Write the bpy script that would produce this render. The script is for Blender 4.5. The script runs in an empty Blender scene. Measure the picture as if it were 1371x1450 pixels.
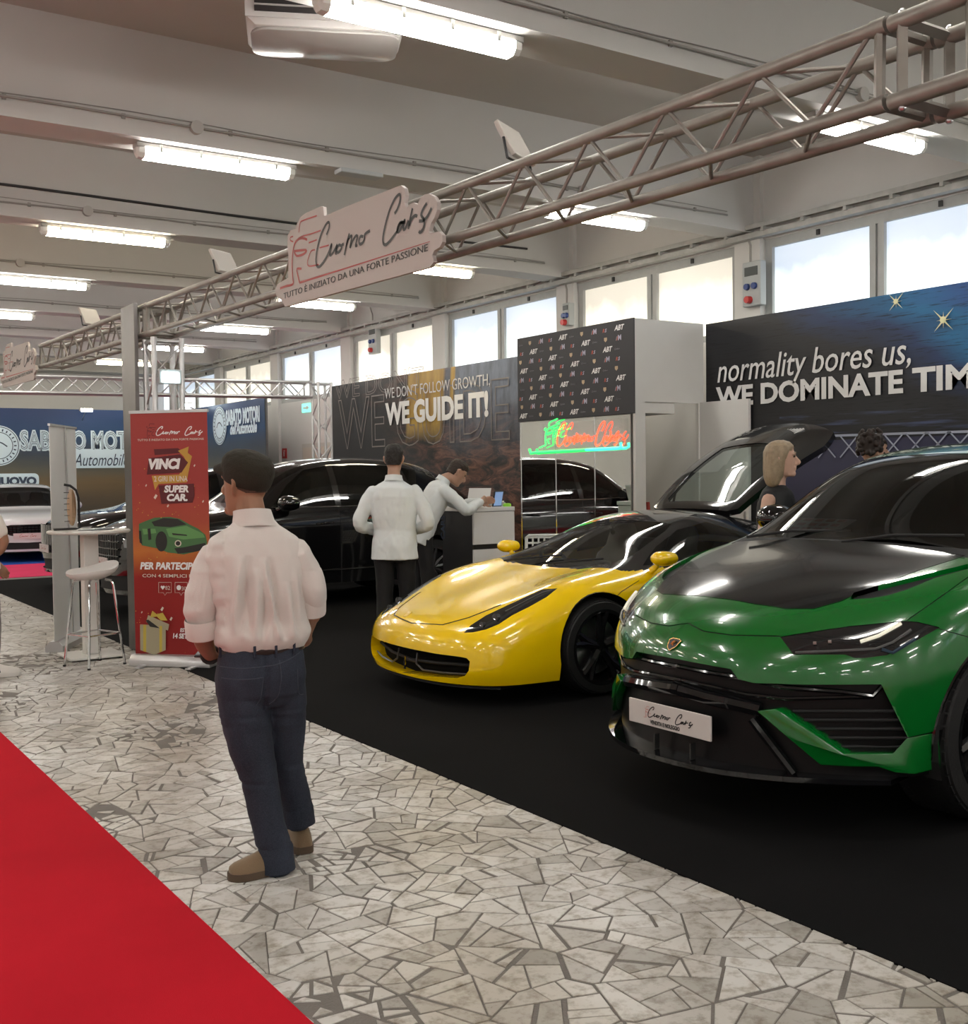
import bpy, bmesh, math, random
import numpy as np
from mathutils import Vector, Matrix, noise
from mathutils.bvhtree import BVHTree
random.seed(7)
S = bpy.context.scene
COL = S.collection
V = Vector
PI = math.pi

# ------------------------------------------------------------------ camera
CX, CY, F, H = 685.5, 725.0, 1600.0, 1.58
AX = np.array([[0.83280213, -0.02902233, 0.55280947],
               [-0.55343255, -0.0213359, 0.83262067],
               [-0.0123699, -0.99935103, -0.03383049]])   # world axes seen from the lens (right, down, forward)
cam_d = bpy.data.cameras.new('camera')
cam = bpy.data.objects.new('camera', cam_d)
COL.objects.link(cam)
cam_d.sensor_fit = 'HORIZONTAL'
cam_d.sensor_width = 36.0
cam_d.lens = F / 1371.0 * 36.0
cam_d.clip_start = 0.05
cam_d.clip_end = 200
r_, d_, f_ = AX[:, 0], AX[:, 1], AX[:, 2]
cam.matrix_world = Matrix(((r_[0], -d_[0], -f_[0], 0), (r_[1], -d_[1], -f_[1], 0), (r_[2], -d_[2], -f_[2], H), (0, 0, 0, 1)))
S.camera = cam
S.view_settings.view_transform = 'Standard'
S.view_settings.look = 'None'
S.view_settings.gamma = 1.0
S.view_settings.exposure = 0.72
S.view_settings.use_curve_mapping = False

# ------------------------------------------------------------------ sky outside the hall
W = bpy.data.worlds.new('sky')
S.world = W
W.use_nodes = True
W.node_tree.nodes['Background'].inputs[0].default_value = (0.75, 0.85, 1.0, 1)
W.node_tree.nodes['Background'].inputs[1].default_value = 1.0
WINDOW_GLOW = 0.82      # daylight through the frosted panes
TUBE_GLOW = 30.0       # fluorescent diffusers

# measuring: a pixel of the photograph -> a point on a plane of the hall
def _ray(px, py): return AX @ np.array([px - CX, py - CY, F])
def on_z(px, py, z=0.0):
    d = _ray(px, py); t = (z - H) / d[2]; return V((d[0] * t, d[1] * t, z))
def on_x(px, py, x):
    d = _ray(px, py); t = x / d[0]; return V((x, d[1] * t, H + d[2] * t))
def on_y(px, py, y):
    d = _ray(px, py); t = y / d[1]; return V((d[0] * t, y, H + d[2] * t))

# ------------------------------------------------------------------ materials
MATS = {}
def M(name, col, rough=0.5, metal=0.0, spec=0.5, coat=0.0, var=0.0, vscale=6.0, bump=0.0, bscale=60.0,
      emit=None, estr=0.0, trans=0.0, alpha=1.0, ior=1.45, island=0.0, sheen=0.0):
    if name in MATS: return MATS[name]
    m = bpy.data.materials.new(name); m.use_nodes = True
    nt = m.node_tree; b = nt.nodes['Principled BSDF']
    b.inputs['Base Color'].default_value = (*col, 1)
    b.inputs['Roughness'].default_value = rough
    b.inputs['Metallic'].default_value = metal
    b.inputs['Specular IOR Level'].default_value = spec
    b.inputs['Coat Weight'].default_value = coat
    b.inputs['Coat Roughness'].default_value = 0.03
    b.inputs['IOR'].default_value = ior
    b.inputs['Transmission Weight'].default_value = trans
    b.inputs['Alpha'].default_value = alpha
    b.inputs['Sheen Weight'].default_value = sheen
    if emit:
        b.inputs['Emission Color'].default_value = (*emit, 1)
        b.inputs['Emission Strength'].default_value = estr
    if var > 0 or bump > 0:
        tc = nt.nodes.new('ShaderNodeTexCoord')
    if var > 0:
        n = nt.nodes.new('ShaderNodeTexNoise'); n.inputs['Scale'].default_value = vscale; n.inputs['Detail'].default_value = 6
        nt.links.new(tc.outputs['Object'], n.inputs['Vector'])
        mx = nt.nodes.new('ShaderNodeMix'); mx.data_type = 'RGBA'
        mx.inputs['A'].default_value = (*[c * (1 - var) for c in col], 1)
        mx.inputs['B'].default_value = (*[min(1, c * (1 + var)) for c in col], 1)
        nt.links.new(n.outputs['Fac'], mx.inputs['Factor'])
        out = mx.outputs['Result']
        nt.links.new(out, b.inputs['Base Color'])
    if bump > 0:
        n2 = nt.nodes.new('ShaderNodeTexNoise'); n2.inputs['Scale'].default_value = bscale; n2.inputs['Detail'].default_value = 4
        nt.links.new(tc.outputs['Object'], n2.inputs['Vector'])
        bp = nt.nodes.new('ShaderNodeBump'); bp.inputs['Strength'].default_value = bump; bp.inputs['Distance'].default_value = 0.01
        nt.links.new(n2.outputs['Fac'], bp.inputs['Height'])
        nt.links.new(bp.outputs['Normal'], b.inputs['Normal'])
    MATS[name] = m
    return m

def nodes_of(m): return m.node_tree, m.node_tree.nodes['Principled BSDF']

WHITE = M('white_paint', (0.74, 0.74, 0.73), 0.45, var=0.04)
BLACKP = M('black_plastic', (0.012, 0.012, 0.013), 0.35)
GLOSSB = M('gloss_black', (0.005, 0.005, 0.006), 0.08, spec=0.5, coat=0.6)
MATTB = M('matt_black', (0.008, 0.008, 0.009), 0.7)
RUBBER = M('tyre_rubber', (0.008, 0.008, 0.0085), 0.6, bump=0.15, bscale=90)
CHROME = M('chrome', (0.75, 0.75, 0.76), 0.08, 1.0)
STEEL = M('brushed_steel', (0.55, 0.55, 0.56), 0.3, 1.0)
ALU = M('aluminium_truss', (0.30, 0.285, 0.26), 0.5, 0.6, var=0.3, vscale=9)
ALU_L = M('bright_aluminium', (0.62, 0.62, 0.63), 0.38, 0.8, var=0.1)
INK_W = M('white_ink', (0.80, 0.80, 0.79), 0.5)
INK_K = M('black_ink', (0.015, 0.014, 0.015), 0.5)
INK_R = M('red_ink', (0.36, 0.035, 0.03), 0.5)

# ------------------------------------------------------------------ mesh builder
class MB:
    def __init__(s): s.v = []; s.f = []
    def add(s, vs, fs):
        o = len(s.v); s.v += [V(p) for p in vs]; s.f += [[i + o for i in f] for f in fs]; return s
    def box(s, c, d, rz=0.0, rot=None):
        x, y, z = d[0] / 2, d[1] / 2, d[2] / 2
        R = rot if rot else Matrix.Rotation(rz, 3, 'Z')
        vs = [R @ V((sx * x, sy * y, sz * z)) + V(c) for sz in (-1, 1) for sy in (-1, 1) for sx in (-1, 1)]
        return s.add(vs, [(0, 2, 3, 1), (4, 5, 7, 6), (0, 1, 5, 4), (2, 6, 7, 3), (0, 4, 6, 2), (1, 3, 7, 5)])
    def bb(s, a, b):
        return s.box([(a[i] + b[i]) / 2 for i in range(3)], [abs(b[i] - a[i]) for i in range(3)])
    def loft(s, rings, cap=True, closed=True):
        o = len(s.v); n = len(rings[0])
        for r in rings: s.v += [V(p) for p in r]
        for k in range(len(rings) - 1):
            for i in range(n if closed else n - 1):
                j = (i + 1) % n
                s.f.append([o + k * n + i, o + k * n + j, o + (k + 1) * n + j, o + (k + 1) * n + i])
        if cap and closed:
            s.f.append([o + i for i in range(n)][::-1]); s.f.append([o + (len(rings) - 1) * n + i for i in range(n)])
        return s
    def path(s, pts, r, n=8, cap=True, up=None, flat=1.0):
        pts = [V(p) for p in pts]; m = len(pts); rr = r if isinstance(r, (list, tuple)) else [r] * m
        tg = []
        for i in range(m):
            t = (pts[min(i + 1, m - 1)] - pts[max(i - 1, 0)]); tg.append(t.normalized() if t.length > 1e-9 else V((0, 0, 1)))
        a = V(up) if up else (V((0, 0, 1)) if abs(tg[0].z) < 0.9 else V((1, 0, 0)))
        rings = []
        for i in range(m):
            a = (a - tg[i] * a.dot(tg[i])); a.normalize(); b = tg[i].cross(a)
            rings.append([pts[i] + (a * math.cos(2 * PI * k / n) + b * math.sin(2 * PI * k / n) * flat) * rr[i] for k in range(n)])
        return s.loft(rings, cap)
    def tube(s, p, q, r, n=8, r2=None): return s.path([p, q], [r, r2 if r2 else r], n)
    def lathe(s, prof, c=(0, 0, 0), axis='z', n=24):
        rings = []
        for (r, h) in prof:
            ring = []
            for k in range(n):
                a = 2 * PI * k / n; x, y = r * math.cos(a), r * math.sin(a)
                p = (x, y, h) if axis == 'z' else ((x, h, y) if axis == 'y' else (h, x, y))
                ring.append(V(p) + V(c))
            rings.append(ring)
        return s.loft(rings, True)
    def prism(s, poly, a, b, fn):
        """poly: 2-D outline; fn(u, v, t) -> point, extruded from t=a to t=b"""
        n = len(poly)
        s.add([fn(u, v, a) for u, v in poly] + [fn(u, v, b) for u, v in poly],
              [list(range(n))[::-1], [n + i for i in range(n)]] + [[i, (i + 1) % n, n + (i + 1) % n, n + i] for i in range(n)])
        return s
    def mesh(s, name):
        me = bpy.data.meshes.new(name); me.from_pydata([tuple(p) for p in s.v], [], s.f); me.update(); return me
    def build(s, name, mat, parent=None, smooth=False, bevel=0.0, ang=35, seg=2, fix=True):
        me = s.mesh(name)
        return finish(name, me, mat, parent, smooth, bevel, ang, seg, fix)

def finish(name, me, mat, parent=None, smooth=False, bevel=0.0, ang=35, seg=2, fix=True):
    if bevel > 0 or fix:
        bm = bmesh.new(); bm.from_mesh(me)
        if bevel > 0:
            es = [e for e in bm.edges if len(e.link_faces) == 2 and e.calc_face_angle(0) > 0.5]
            if es: bmesh.ops.bevel(bm, geom=es, offset=bevel, segments=seg, profile=0.5, affect='EDGES', clamp_overlap=True)
        if fix: bmesh.ops.recalc_face_normals(bm, faces=bm.faces)
        bm.to_mesh(me); bm.free()
    if smooth:
        me.polygons.foreach_set('use_smooth', [True] * len(me.polygons))
        me.set_sharp_from_angle(angle=math.radians(ang))
    me.materials.clear()
    for m in (mat if isinstance(mat, (list, tuple)) else [mat]): me.materials.append(m)
    o = bpy.data.objects.new(name, me); COL.objects.link(o)
    if parent: o.parent = parent
    return o

def thing(name, label, cat, loc=(0, 0, 0), rz=0.0, group=None):
    o = bpy.data.objects.new(name, None); COL.objects.link(o); o.empty_display_size = 0.1
    o.location = loc; o.rotation_euler = (0, 0, rz); return tag(o, label, cat, group)
def tag(o, label, cat, group=None):
    o['label'] = label; o['category'] = cat
    if group: o['group'] = group
    return o
def struct(o, label=None):
    o['kind'] = 'structure'
    if label: o['label'] = label
    return o
def plabel(o, label): o['label'] = label; return o
def copy_tree(o, parent=None):
    c = o.copy(); COL.objects.link(c); c.parent = parent
    for ch in list(o.children): copy_tree(ch, c)
    return c

# ------------------------------------------------------------------ lettering and strokes
TMP = bpy.data.scenes.new('workbench')      # scratch scene for evaluating curves and modifiers, removed at the end
def tmp_eval(ob):
    with bpy.context.temp_override(scene=TMP, view_layer=TMP.view_layers[0]):
        dg = bpy.context.evaluated_depsgraph_get(); dg.update()
        return bpy.data.meshes.new_from_object(ob.evaluated_get(dg))
def text_mesh(txt, width=None, height=None, shear=0.0, bold=0.0, depth=0.002, outline=0.0, space=1.0, align='LEFT', line=1.0):
    cu = bpy.data.curves.new('lettering', 'FONT'); cu.body = txt; cu.size = 1.0
    cu.shear = shear; cu.offset = bold; cu.space_character = space; cu.align_x = align; cu.space_line = line
    cu.resolution_u = 3
    if outline > 0: cu.fill_mode = 'NONE'; cu.bevel_depth = outline; cu.bevel_resolution = 0
    else: cu.fill_mode = 'BOTH'; cu.extrude = 0.0005
    ob = bpy.data.objects.new('lettering', cu); TMP.collection.objects.link(ob)
    me = tmp_eval(ob); bpy.data.objects.remove(ob); bpy.data.curves.remove(cu)
    n = len(me.vertices); co = np.zeros(n * 3); me.vertices.foreach_get('co', co); co = co.reshape(-1, 3)
    lo, hi = co.min(0), co.max(0)
    sx = width / (hi[0] - lo[0]) if width else None
    sy = height / (hi[1] - lo[1]) if height else None
    sx = sx or sy; sy = sy or sx
    co[:, 0] = (co[:, 0] - lo[0]) * sx; co[:, 1] = (co[:, 1] - lo[1]) * sy
    zr = max(hi[2] - lo[2], 1e-6); co[:, 2] = (co[:, 2] - lo[2]) / zr * depth
    faces = [list(p.vertices) for p in me.polygons]
    bpy.data.meshes.remove(me)
    return co, faces
def place_text(mb, txt, org, ux, uy, **kw):
    """org = lower left corner, ux / uy = unit directions of the writing"""
    co, fs = text_mesh(txt, **kw); ux, uy = V(ux), V(uy); nz = ux.cross(uy)
    mb.add([V(org) + ux * c[0] + uy * c[1] + nz * c[2] for c in co], fs)
    return mb
def smooth2(pts, sub=5):
    P = [np.array(p, float) for p in pts]
    if len(P) < 3: return P
    out = []
    for i in range(len(P) - 1):
        p0, p1, p2, p3 = P[max(i - 1, 0)], P[i], P[i + 1], P[min(i + 2, len(P) - 1)]
        for k in range(sub):
            t = k / sub
            out.append(0.5 * ((2 * p1) + (-p0 + p2) * t + (2 * p0 - 5 * p1 + 4 * p2 - p3) * t * t + (-p0 + 3 * p1 - 3 * p2 + p3) * t ** 3))
    out.append(P[-1]); return out
def ribbon(mb, pts, w, fn, taper=False):
    """flat inked stroke, pts in 2-D, fn(u, v, t) -> point"""
    P = [np.array(p, float) for p in pts]; L, R = [], []
    n = len(P)
    for i in range(n):
        t = P[min(i + 1, n - 1)] - P[max(i - 1, 0)]; l = np.hypot(*t)
        t = t / l if l > 1e-9 else np.array([1.0, 0]); nn = np.array([-t[1], t[0]])
        k = 1.0
        if taper: k = 1.0 - 0.75 * i / (n - 1)
        L.append(P[i] + nn * w / 2 * k); R.append(P[i] - nn * w / 2 * k)
    o = len(mb.v)
    mb.v += [fn(p[0], p[1], 0.0) for p in L] + [fn(p[0], p[1], 0.0) for p in R]
    mb.f += [[o + i, o + i + 1, o + n + i + 1, o + n + i] for i in range(n - 1)]
def poly2(mb, pts, fn, t=0.0):
    o = len(mb.v); mb.v += [fn(u, v, t) for u, v in pts]; mb.f.append([o + i for i in range(len(pts))])
def rrect(x0, y0, x1, y1, r, n=4):
    out = []
    for cx, cy, a in ((x1 - r, y1 - r, 0), (x0 + r, y1 - r, 90), (x0 + r, y0 + r, 180), (x1 - r, y0 + r, 270)):
        for k in range(n + 1):
            b = math.radians(a + 90 * k / n); out.append((cx + r * math.cos(b), cy + r * math.sin(b)))
    return out
# ================================================================== THE HALL
YB0, YBS = 5.78, 3.47                     # first beam in view and beam spacing
BEAMS = [YB0 + YBS * k for k in range(-4, 8)]
WALLX, CEIL, SOFFIT = 10.0, 5.2, 4.35
X0H, Y0H, Y1H = -12.0, -9.0, 31.0

# --- floor: mortar bed, broken marble pieces set in it
m_mortar = M('mortar', (0.17, 0.155, 0.138), 0.8, var=0.35, vscale=5, bump=0.5, bscale=120)
def stone_material():
    m = M('broken_marble', (0.6, 0.57, 0.52), 0.32, spec=0.5)
    nt, b = nodes_of(m); N = nt.nodes.new; L = nt.links.new
    geo = N('ShaderNodeNewGeometry'); oi = N('ShaderNodeObjectInfo')
    add = N('ShaderNodeMath'); add.operation = 'ADD'; L(geo.outputs['Random Per Island'], add.inputs[0]); L(oi.outputs['Random'], add.inputs[1])
    fr = N('ShaderNodeMath'); fr.operation = 'FRACT'; L(add.outputs[0], fr.inputs[0])
    cr = N('ShaderNodeValToRGB'); e = cr.color_ramp.elements
    e[0].position = 0.0; e[0].color = (0.36, 0.345, 0.315, 1); e[1].position = 1.0; e[1].color = (0.64, 0.63, 0.60, 1)
    e2 = cr.color_ramp.elements.new(0.35); e2.color = (0.545, 0.53, 0.50, 1)
    L(fr.outputs[0], cr.inputs[0])
    n = N('ShaderNodeTexNoise'); n.inputs['Scale'].default_value = 14; n.inputs['Detail'].default_value = 8; n.inputs['Roughness'].default_value = 0.7
    L(geo.outputs['Position'], n.inputs['Vector'])
    cr2 = N('ShaderNodeValToRGB'); cr2.color_ramp.elements[0].position = 0.33; cr2.color_ramp.elements[0].color = (0.50, 0.45, 0.38, 1); cr2.color_ramp.elements[1].position = 0.52; cr2.color_ramp.elements[1].color = (1, 1, 1, 1)
    L(n.outputs['Fac'], cr2.inputs[0])
    n3 = N('ShaderNodeTexNoise'); n3.inputs['Scale'].default_value = 1.3; n3.inputs['Detail'].default_value = 4; L(geo.outputs['Position'], n3.inputs['Vector'])
    cr3 = N('ShaderNodeValToRGB'); cr3.color_ramp.elements[0].position = 0.35; cr3.color_ramp.elements[0].color = (0.72, 0.68, 0.62, 1); cr3.color_ramp.elements[1].position = 0.6; cr3.color_ramp.elements[1].color = (1, 1, 1, 1)
    L(n3.outputs['Fac'], cr3.inputs[0])
    def mul(a, b_):
        x = N('ShaderNodeMix'); x.data_type = 'RGBA'; x.blend_type = 'MULTIPLY'; x.inputs['Factor'].default_value = 1.0
        L(a, x.inputs['A']); L(b_, x.inputs['B']); return x.outputs['Result']
    L(mul(mul(cr.outputs[0], cr2.outputs[0]), cr3.outputs[0]), b.inputs['Base Color'])
    mr = N('ShaderNodeMapRange'); mr.inputs['To Min'].default_value = 0.42; mr.inputs['To Max'].default_value = 0.2
    L(n.outputs['Fac'], mr.inputs['Value']); L(mr.outputs[0], b.inputs['Roughness'])
    return m
m_stone = stone_material()
def far_paving():
    nt, b = nodes_of(m_mortar); N = nt.nodes.new; L = nt.links.new
    old = b.inputs['Base Color'].links[0].from_socket
    g = N('ShaderNodeNewGeometry'); v = N('ShaderNodeTexVoronoi'); v.feature = 'DISTANCE_TO_EDGE'; v.inputs['Scale'].default_value = 6.5; L(g.outputs['Position'], v.inputs['Vector'])
    st_ = N('ShaderNodeMath'); st_.operation = 'GREATER_THAN'; st_.inputs[1].default_value = .05; L(v.outputs['Distance'], st_.inputs[0])
    sp = N('ShaderNodeSeparateXYZ'); L(g.outputs['Position'], sp.inputs[0])
    a = N('ShaderNodeMath'); a.operation = 'LESS_THAN'; a.inputs[1].default_value = 1.2; L(sp.outputs['X'], a.inputs[0])
    c = N('ShaderNodeMath'); c.operation = 'GREATER_THAN'; c.inputs[1].default_value = 19.5; L(sp.outputs['Y'], c.inputs[0])
    o = N('ShaderNodeMath'); o.operation = 'MAXIMUM'; L(a.outputs[0], o.inputs[0]); L(c.outputs[0], o.inputs[1])
    m = N('ShaderNodeMath'); m.operation = 'MULTIPLY'; L(o.outputs[0], m.inputs[0]); L(st_.outputs[0], m.inputs[1])
    mx = N('ShaderNodeMix'); mx.data_type = 'RGBA'; L(m.outputs[0], mx.inputs['Factor']); L(old, mx.inputs['A']); mx.inputs['B'].default_value = (.52, .505, .475, 1)
    L(mx.outputs['Result'], b.inputs['Base Color'])
far_paving()
floor = struct(MB().bb((X0H, Y0H, -0.1), (WALLX + 0.3, Y1H, 0.0)).build('floor', m_mortar), 'broken marble crazy paving floor')

def clip(poly, p, n):
    out = []
    for i in range(len(poly)):
        a, b = poly[i], poly[(i + 1) % len(poly)]
        da = (a[0] - p[0]) * n[0] + (a[1] - p[1]) * n[1]; db = (b[0] - p[0]) * n[0] + (b[1] - p[1]) * n[1]
        if da <= 0: out.append(a)
        if (da < 0 < db) or (db < 0 < da):
            t = da / (da - db); out.append((a[0] + (b[0] - a[0]) * t, a[1] + (b[1] - a[1]) * t))
    return out
def parea(p): return 0.5 * sum(p[i][0] * p[(i + 1) % len(p)][1] - p[(i + 1) % len(p)][0] * p[i][1] for i in range(len(p)))
def shrink(poly, gaps):
    if parea(poly) < 0: poly = poly[::-1]
    out = list(poly)
    for i in range(len(poly)):
        a, b = poly[i], poly[(i + 1) % len(poly)]
        ex, ey = b[0] - a[0], b[1] - a[1]; l = math.hypot(ex, ey)
        if l < 1e-5: continue
        n = (ey / l, -ex / l); g = gaps[i % len(gaps)]
        out = clip(out, (a[0] - n[0] * g, a[1] - n[1] * g), n)
        if len(out) < 3: return []
    return out
def paving():
    rnd = random.Random(11)
    sx, sy = 0.33, 0.26; ca, sa = math.cos(0.35), math.sin(0.35)
    grid = {}
    for i in range(-60, 80):
        for j in range(-60, 190):
            u, v = (i + (j % 2) * 0.5 + rnd.uniform(-.46, .46)) * sx, (j + rnd.uniform(-.46, .46)) * sy
            x, y = u * ca - v * sa, u * sa + v * ca
            if .5 < x < 3.9 and 1.0 < y < 20.2: grid.setdefault((int(x // .4), int(y // .4)), []).append((x, y))
    pieces = []
    for (gx, gy), pts in grid.items():
        for p in pts:
            if not (1.0 < p[0] < 3.4 and 1.6 < p[1] < 19.6): continue
            poly = [(p[0] - .5, p[1] - .5), (p[0] + .5, p[1] - .5), (p[0] + .5, p[1] + .5), (p[0] - .5, p[1] + .5)]
            for ax in (-2, -1, 0, 1, 2):
                for ay in (-2, -1, 0, 1, 2):
                    for q in grid.get((gx + ax, gy + ay), ()):
                        if q is p: continue
                        dx, dy = q[0] - p[0], q[1] - p[1]
                        if dx * dx + dy * dy < .7: poly = clip(poly, ((p[0] + q[0]) / 2, (p[1] + q[1]) / 2), (dx, dy))
            if len(poly) < 3: continue
            dirt = noise.noise(V((p[0] * 1.1 + 3.1, p[1] * 0.9, 0.3)))
            parts, todo = [], [poly]
            while todo:
                q = todo.pop(); ar = abs(parea(q))
                if len(q) < 3 or ar < 1e-5: continue
                lim = rnd.uniform(.010, .030) if dirt < .25 else rnd.uniform(.004, .014)
                if ar < lim: parts.append(q); continue
                n = len(q); cx, cy = sum(v[0] for v in q) / n, sum(v[1] for v in q) / n
                A = np.array(q) - (cx, cy); w_, ev = np.linalg.eigh(A.T @ A); ax_ = ev[:, 1]
                th = math.atan2(ax_[1], ax_[0]) + rnd.gauss(0, .38); nn = (math.cos(th), math.sin(th))
                o_ = rnd.uniform(-.035, .035); pc = (cx + nn[0] * o_, cy + nn[1] * o_)
                todo += [clip(q, pc, nn), clip(q, pc, (-nn[0], -nn[1]))]
            for q in parts:
                if len(q) < 3: continue
                g0 = 0.0016 if dirt < .25 else 0.005
                q = shrink(q, [g0 + abs(rnd.gauss(0, 0.0026)) + (0.01 if rnd.random() < .06 else 0) for _ in q])
                if len(q) < 3 or abs(parea(q)) < 0.0009: continue
                if dirt > .3 and rnd.random() < .25: continue
                cx = sum(v[0] for v in q) / len(q)
                if 1.08 < cx < 3.34: pieces.append(q)
    pieces.sort(key=lambda q: sum(v[1] for v in q) / len(q) - 6 * abs(parea(q)))
    def stone(mb, q, z):
        n = len(q); cx, cy = sum(v[0] for v in q) / n, sum(v[1] for v in q) / n
        t = [(cx + (x - cx) * .965, cy + (y - cy) * .965) for x, y in q]
        mb.add([(x, y, 0) for x, y in q] + [(x, y, z - .0015) for x, y in q] + [(x, y, z) for x, y in t],
               [[i, (i + 1) % n, n + (i + 1) % n, n + i] for i in range(n)] + [[n + i, n + (i + 1) % n, 2 * n + (i + 1) % n, 2 * n + i] for i in range(n)] + [[2 * n + i for i in range(n)]])
    vis = []
    for q in pieces:
        cx = sum(v[0] for v in q) / len(q); cy = sum(v[1] for v in q) / len(q)
        w = AX.T @ np.array([cx, cy, -H]); px, py = CX + F * w[0] / w[2], CY + F * w[1] / w[2]
        vis.append((0 < px < 1371 and 0 < py < 1450 and 1.34 < cx < 3.05, abs(parea(q)) * 1e3 / w[2] ** 3, q))
    show = sorted([v for v in vis if v[0]], key=lambda v: -v[1])
    ids = set(id(v[2]) for v in show[:300])
    rest = MB(); rnd = random.Random(5)
    for q in pieces:
        z = 0.0036 + rnd.uniform(-.0008, .0012)
        if id(q) in ids:
            mb = MB(); stone(mb, q, z); mb.build('stone', m_stone, floor, fix=False)
        else: stone(rest, q, z)
    o = rest.build('small_paving_stones', m_stone, floor, fix=False); o['kind'] = 'stuff'
paving()

# --- carpets
def carpet_mat(name, col, dirt=0.25):
    m = M(name, col, 0.95, spec=0.1, var=dirt, vscale=2.2, bump=0.35, bscale=420); return m
tag(MB().bb((3.04, -4.0, 0.0), (9.93, 18.9, 0.007)).build('carpet', carpet_mat('black_carpet', (0.0062, 0.0062, 0.0066), .2)), 'black exhibition carpet under the cars', 'carpet')
tag(MB().bb((-1.6, -5.0, 0.0), (1.345, 16.0, 0.007)).build('carpet', carpet_mat('red_carpet', (0.50, 0.010, 0.022), .12)), 'red carpet runner along the aisle', 'carpet')
tag(MB().bb((3.2, 19.3, 0.0), (9.92, 22.2, 0.007)).build('carpet', carpet_mat('pink_carpet', (0.66, 0.05, 0.13), .1)), 'pink carpet strip in front of the white car', 'carpet')
tag(MB().bb((3.2, 22.22, 0.0), (9.92, 25.6, 0.007)).build('carpet', carpet_mat('blue_carpet', (0.03, 0.10, 0.42), .1)), 'blue carpet under the white car', 'carpet')

# --- walls
m_wall = M('wall_paint', (0.66, 0.65, 0.63), 0.7, var=0.06, vscale=1.5)
struct(MB().bb((X0H - .2, Y0H, 0), (X0H, Y1H, CEIL)).build('wall_left', m_wall))
struct(MB().bb((X0H, Y1H, 0), (WALLX, Y1H + .2, CEIL)).build('wall_back', m_wall))
struct(MB().bb((X0H, Y0H - .2, 0), (WALLX, Y0H, CEIL)).build('wall_front', m_wall))
wr = MB(); wr.bb((WALLX, Y0H, 0), (WALLX + .3, Y1H, 3.16)); wr.bb((WALLX, Y0H, 4.24), (WALLX + .3, Y1H, CEIL))
PIERS = [y + 0.1 for y in BEAMS]
for y in PIERS: wr.bb((WALLX - .06, y - .20, 0), (WALLX + .3, y + .20, CEIL))
struct(wr.build('wall_right', m_wall), 'white side wall with clerestory window openings between piers')
tr = MB(); tr.bb((WALLX - .17, Y0H, 4.25), (WALLX - .06, Y1H, 4.31)); tr.bb((WALLX - .20, Y0H, 4.345), (WALLX - .14, Y1H, 4.40))
for k in range(70): tr.bb((WALLX - .2, Y0H + .3 + k * .57, 4.30), (WALLX - .06, Y0H + .34 + k * .57, 4.35))
struct(tr.build('trim_1', M('rail_grey', (0.45, 0.45, 0.43), .6, var=.3, vscale=9)), 'grey cable rail above the windows')

# --- windows: one per bay, two frosted panes each
m_frame = M('window_frame_paint', (0.40, 0.41, 0.40), 0.5, var=0.12, vscale=8)
def pane_mat(name, top, bot):
    m = M(name, (0.6, 0.6, 0.6), 0.25); nt, b = nodes_of(m); N = nt.nodes.new; L = nt.links.new
    tc = N('ShaderNodeTexCoord'); sp = N('ShaderNodeSeparateXYZ'); L(tc.outputs['Generated'], sp.inputs[0])
    n = N('ShaderNodeTexNoise'); n.inputs['Scale'].default_value = 2.2; n.inputs['Detail'].default_value = 5
    mp = N('ShaderNodeMapping'); mp.inputs['Scale'].default_value = (1, 1.6, .8); L(tc.outputs['Object'], mp.inputs[0]); L(mp.outputs[0], n.inputs['Vector'])
    ma = N('ShaderNodeMath'); ma.operation = 'MULTIPLY_ADD'; ma.inputs[1].default_value = .5; L(n.outputs['Fac'], ma.inputs[0]); L(sp.outputs['Z'], ma.inputs[2])
    cr = N('ShaderNodeValToRGB'); cr.color_ramp.elements[0].position = .62; cr.color_ramp.elements[0].color = (*bot, 1); cr.color_ramp.elements[1].position = 1.3; cr.color_ramp.elements[1].color = (*top, 1)
    L(ma.outputs[0], cr.inputs[0]); L(cr.outputs[0], b.inputs['Emission Color']); b.inputs['Emission Strength'].default_value = WINDOW_GLOW
    return m
pm = [pane_mat('frosted_daylight_blue', (0.34, 0.42, 0.52), (0.9, 1.0, 1.0)), pane_mat('frosted_daylight_warm', (0.45, 0.41, 0.33), (1.0, 0.95, 0.78))]
m_catch = M('dark_catch', (0.03, 0.03, 0.03), .5)
wn = 0
for k, y in enumerate(PIERS[:-1]):
    wn += 1
    fr = MB(); a, b = y + .21, y + YBS - .21
    x0, x1 = WALLX + .02, WALLX + .10
    fr.bb((x0, a, 3.16), (x1, a + .10, 4.24)); fr.bb((x0, b - .10, 3.16), (x1, b, 4.24)); mid = (a + b) / 2
    fr.bb((x0, mid - .09, 3.16), (x1, mid - .015, 4.24)); fr.bb((x0, mid + .015, 3.16), (x1, mid + .09, 4.24)); fr.bb((x0 + .03, mid - .015, 3.16), (x1, mid + .015, 4.24))
    fr.bb((x0 + .001, a, 4.14), (x1, b, 4.24)); fr.bb((x0 + .001, a, 3.16), (x1, b, 3.24))
    root = struct(fr.build('window_%d' % wn, m_frame), 'frosted clerestory window, two sashes in a grey frame')
    for s, (p, q) in enumerate(((a + .10, mid - .09), (mid + .09, b - .10))):
        MB().bb((x0 + .045, p, 3.24), (x0 + .055, q, 4.14)).build('pane', pm[k % 2], root)
        c = (p + q) / 2
        MB().bb((x0 - .02, c - .02, 4.16), (x0 + .001, c + .02, 4.22)).build('catch', m_catch, root)
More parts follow.
